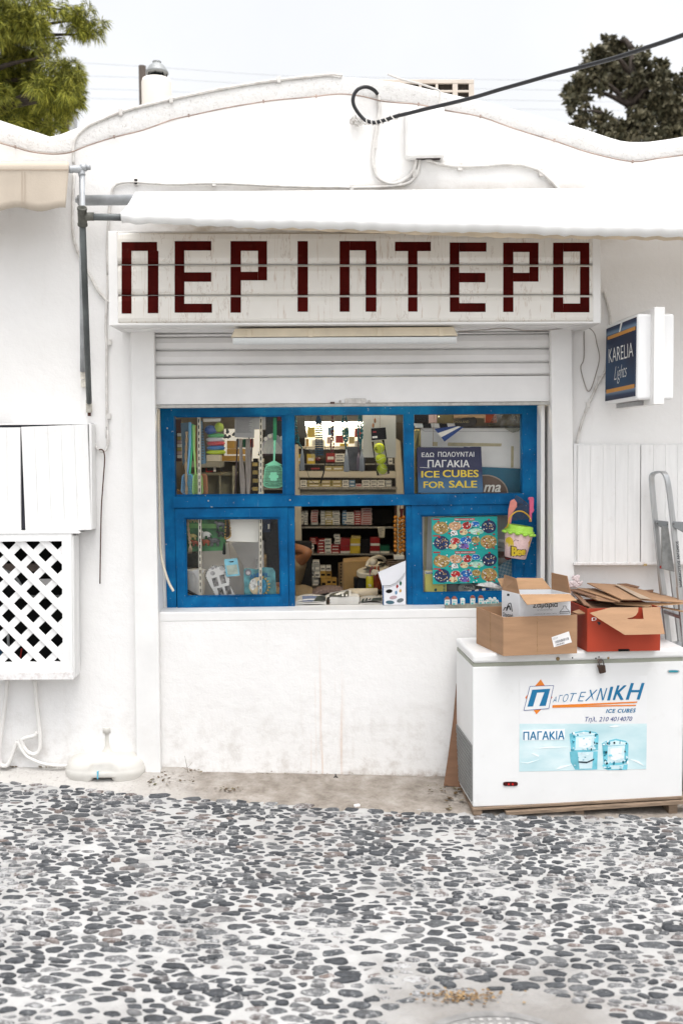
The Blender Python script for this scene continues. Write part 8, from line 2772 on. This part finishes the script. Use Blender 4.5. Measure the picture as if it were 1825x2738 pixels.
# ================================================================== TOY BUCKET HANGING ON THE FRAME
BY = WD - .045
tbk = thing("toy_bucket", at('J', 1170, 1620, BY), "pink toy bucket with a green rim and yellow bee lettering hanging on the window frame", "bucket")
cB, cT = at('J', 1170, 1612, BY), at('J', 1212, 1350, BY)
ax_ = (cT - cB)
hB = ax_.length
s = .26148 * mpp(BY)
TILT = ax_.normalized()
def bucket_mat():
    m, nt, b = newmat("pink_netted_bucket")
    c_ = ramp(nt, noise(nt, 3, 3), [(.3, (.60, .40, .38)), (.7, (.66, .50, .48))])
    ck = noise(nt, 120, 2)
    c_ = mix(nt, ramp(nt, ck, [(.5, 0.0), (.6, .35)]), c_, (.42, .26, .25))
    nt.links.new(c_, b.inputs["Base Color"])
    b.inputs["Roughness"].default_value = .5
    return m
MB().lathe([(104 * s, 0), (110 * s, .004), (146 * s, hB)], cB, 32, TILT).build("bucket_wall", bucket_mat(), tbk, smooth=True)
LIME = M("lime_plastic", (.34, .62, .07), .4, .12, 90)
rim = [(150 * s, hB - .004), (152 * s, hB + .006)]
mb = MB().lathe([(148 * s, hB - .006), (154 * s, hB), (152 * s, hB + .014), (138 * s, hB + .016), (132 * s, hB + .040), (124 * s, hB + .043), (122 * s, hB + .039)], cB, 32, TILT, caps=False)
for k in range(12):
    a = 2 * math.pi * k / 12
    u_ = TILT.orthogonal().normalized(); q_ = TILT.cross(u_)
    mb.ball(cB + TILT * (hB - .006) + (u_ * math.cos(a) + q_ * math.sin(a)) * 148 * s, (.018, .012, .010), 8, 6)
mb.build("lime_rim", LIME, tbk, smooth=True)
u_ = V((1, 0, -TILT.x / TILT.z)).normalized()
hp = [cB + TILT * (hB + .012) - u_ * 150 * s, cB + TILT * (hB + .03) - u_ * 140 * s + V((0, -.045, 0)), at('J', 1120, 1200, BY - .07), at('J', 1180, 1142, BY - .06), at('J', 1250, 1140, BY - .05), at('J', 1310, 1185, BY - .04), at('J', 1335, 1240, BY - .03)]
MB().tube(spline(hp, 6), .0042, 8).build("handle", M("amber_yellow_plastic", (.60, .36, .03), .4, .1), tbk, smooth=True)
def bk_pt(x, y, e=.0015):                            # onto the bucket's front wall
    p = at('J', x, y, BY)
    h_ = (p - cB).dot(TILT)
    r_ = (104 + (146 - 104) * max(0, min(1, h_ / hB))) * s + e
    c_ = cB + TILT * h_
    dx_ = (p - c_).dot(u_)
    dx_ = max(-r_ * .98, min(r_ * .98, dx_))
    return c_ + u_ * dx_ + V((0, -math.sqrt(max(0, r_ * r_ - dx_ * dx_)), 0))
def patch(pts, m_, name, e):
    mb = MB()
    cx_, cy_ = sum(p[0] for p in pts) / len(pts), sum(p[1] for p in pts) / len(pts)
    n = len(pts)
    vs, fs = [bk_pt(cx_, cy_, e)], []
    for r in (.35, .7, 1.0):
        vs += [bk_pt(cx_ + (x - cx_) * r, cy_ + (y - cy_) * r, e) for x, y in pts]
    for k in range(n):
        fs.append((0, 1 + k, 1 + (k + 1) % n))
        for L in (0, 1):
            fs.append((1 + L * n + k, 1 + L * n + (k + 1) % n, 1 + (L + 1) * n + (k + 1) % n, 1 + (L + 1) * n + k))
    mb.add(vs, fs).build(name, m_, tbk, smooth=True)
BEEY = M("bee_yellow", (.62, .46, .03), .45, .1)
BEEO = M("bee_orange", (.50, .27, .06), .45, .1)
patch(ell(1098, 1465, 38, 75, 18), BEEY, "yellow_print", .0015)
patch(ell(1215, 1555, 55, 45, 16), BEEO, "orange_print", .0015)
patch([(1290, 1480), (1312, 1440), (1318, 1500), (1300, 1560), (1282, 1580)], BEEY, "yellow_print", .0015)
patch([(1285, 1450), (1318, 1400), (1320, 1440), (1300, 1480)], BEEO, "orange_print", .0020)
mb = MB()
text_mb(mb, "Bee", at('J', 1112, 1490, 0), at('J', 1252, 1502, 0), at('J', 1256, 1568, 0), at('J', 1122, 1580, 0), bold=.05, shear=.15, res=6)
def drop(mb_, e):
    o = []
    for v in mb_.v:
        d = (V(v) - CAMP)
        k = (BY - CAMP.y) / d.y
        p = CAMP + d * k
        h_ = (p - cB).dot(TILT)
        r_ = (104 + 42 * max(0, min(1, h_ / hB))) * s + e
        c_ = cB + TILT * h_
        dx_ = max(-r_ * .98, min(r_ * .98, (p - c_).dot(u_)))
        o.append(tuple(c_ + u_ * dx_ + V((0, -math.sqrt(max(0, r_ * r_ - dx_ * dx_)), 0))))
    mb_.v = o
    return mb_
drop(mb, .0042).build("lettering", BEEY, tbk)
mb = MB()
text_mb(mb, "Bee", at('J', 1106, 1486, 0), at('J', 1257, 1498, 0), at('J', 1262, 1574, 0), at('J', 1116, 1586, 0), bold=.10, shear=.15, res=6)
drop(mb, .0030).build("lettering_outline", M("bee_outline", (.05, .03, .01), .5), tbk)
mb = MB().tube([bk_pt(x, y, .002) for x, y in ((1130, 1440), (1150, 1415), (1185, 1425))], .0010, 5)
mb.build("printed_line", P_BLK, tbk, smooth=True)
# sand tools and net bag in it
SALM = M("salmon_pink_plastic", (.62, .22, .18), .4, .12, 20)
HPK = M("hot_pink_plastic", (.62, .10, .20), .4, .1)
MB().pp('J', [(1098, 1260), (1105, 1120), (1125, 1030), (1165, 1008), (1192, 1050), (1192, 1090), (1150, 1150), (1128, 1280)], BY + .0, .018).build("sand_shovel", SALM, bev=.005, label="salmon pink toy sand shovel sticking out of the toy bucket", cat="toy")
MB().pp('J', [(1318, 1245), (1320, 1060), (1318, 1020), (1305, 1018), (1312, 992), (1358, 990), (1366, 1010), (1362, 1100), (1368, 1130), (1345, 1160), (1342, 1245)], BY + .0, .016).build("sand_rake", HPK, bev=.004, label="hot pink toy sand rake sticking out of the toy bucket", cat="toy")
nb = MB()
NP = [(1140, 1235), (1165, 1100), (1150, 1030), (1185, 972), (1240, 1010), (1300, 1060), (1320, 1120), (1318, 1220)]
cx_, cy_ = 1235, 1240
def inpoly(x, y):
    c_ = False
    n = len(NP)
    for i in range(n):
        (x1, y1), (x2, y2) = NP[i], NP[(i + 1) % n]
        if (y1 > y) != (y2 > y) and x < (x2 - x1) * (y - y1) / (y2 - y1) + x1:
            c_ = not c_
    return c_
for sgn_ in (1, -1):
    for k in range(-34, 34):
        seg = []
        for t_ in range(0, 300, 6):
            x, y = 1120 + k * 17 + sgn_ * t_, 960 + t_
            if inpoly(x, y): seg.append((x, y))
        if len(seg) > 1:
            nb.tube([at('J', seg[0][0], seg[0][1], BY + .012), at('J', seg[-1][0], seg[-1][1], BY + .012)], .0009, 4)
nb.tube([at('J', x, y, BY + .010) for x, y in ((1165, 1110), (1152, 1035), (1185, 975), (1240, 1012), (1305, 1065), (1325, 1120))], .0018, 5)
nb.build("net_bag", M("brown_net", (.10, .065, .03), .8, .4, 40), label="brown netting gathered above the toy bucket round the sand tools", cat="net")
MB().ball(at('J', 1100, 1615, BY + .02), (.022, .015, .012), 10, 6).build("maroon_toy", M("maroon_glass", (.09, .006, .006)), smooth=True, label="maroon toy piece showing below the bottom of the toy bucket", cat="toy")

# ================================================================== SOUVENIR HOUSES ON A BOARD
sh2_ = thing("souvenir_board", at('J', 725, 2140, .03), "row of tiny painted white houses glued on a weathered plank in front of the sash", "souvenir")
SVY = -.02 + .03
mb = MB().pp('J', [(452, 2100), (1000, 2078), (1200, 2080), (1200, 2118), (470, 2138)], SVY, .05)
mb.build("plank", M("weathered_green_plank", (.26, .25, .20), .8, .3, 14, bmp=.4), sh2_, bev=.002)
HW = M("painted_house_white", (.66, .67, .64), .6, .12, 60)
HR = M("painted_house_roof", (.28, .09, .06), .7, .2, 40)
HB = M("painted_house_teal", (.10, .42, .44), .6, .3, 60)
def house(x, y0, y1, w_, roof, dome=False):
    MB().pp('J', [(x - w_, y0), (x + w_ * .4, y0 - 4), (x + w_, y0 + 2), (x + w_, y1 - 2), (x + w_ * .4, y1), (x - w_, y1)], SVY + .008, .022).build("house", HW, sh2_, bev=.0012)
    if roof:
        MB().pp('J', [(x - w_ - 3, y0 + 6), (x - w_ * .3, y0 - 18), (x + w_ * .5, y0 - 18), (x + w_ + 3, y0 + 6)], SVY + .007, .024).build("house_roof", HR, sh2_)
    if dome:
        MB().ball(at('J', x, y0 - 4, SVY + .018), (.0048, .0048, .0062), 10, 6).build("dome", HB, sh2_, smooth=True)
    mb = MB()
    mb.rect('J', x - w_ * .5, y0 + 22, x - w_ * .1, y0 + 34, SVY + .0065, .002)
    mb.rect('J', x + w_ * .2, y0 + 22, x + w_ * .6, y0 + 34, SVY + .0065, .002)
    mb.rect('J', x - w_ * .7, y1 - 18, x + w_ * .2, y1, SVY + .0065, .002)
    mb.build("painted_window", HB, sh2_)
yb_ = lambda x: 2096 - (x - 450) * .030
for x, w_, h_, r_, d_ in ((480, 26, 62, 1, 0), (553, 27, 64, 1, 0), (637, 22, 60, 0, 1), (740, 24, 68, 1, 0), (825, 26, 66, 1, 0), (868, 16, 26, 0, 0), (895, 16, 38, 0, 1), (918, 15, 58, 0, 0), (945, 14, 44, 0, 1), (966, 14, 58, 0, 0), (990, 14, 32, 0, 0)):
    house(x, yb_(x) - h_, yb_(x), w_, r_, d_)
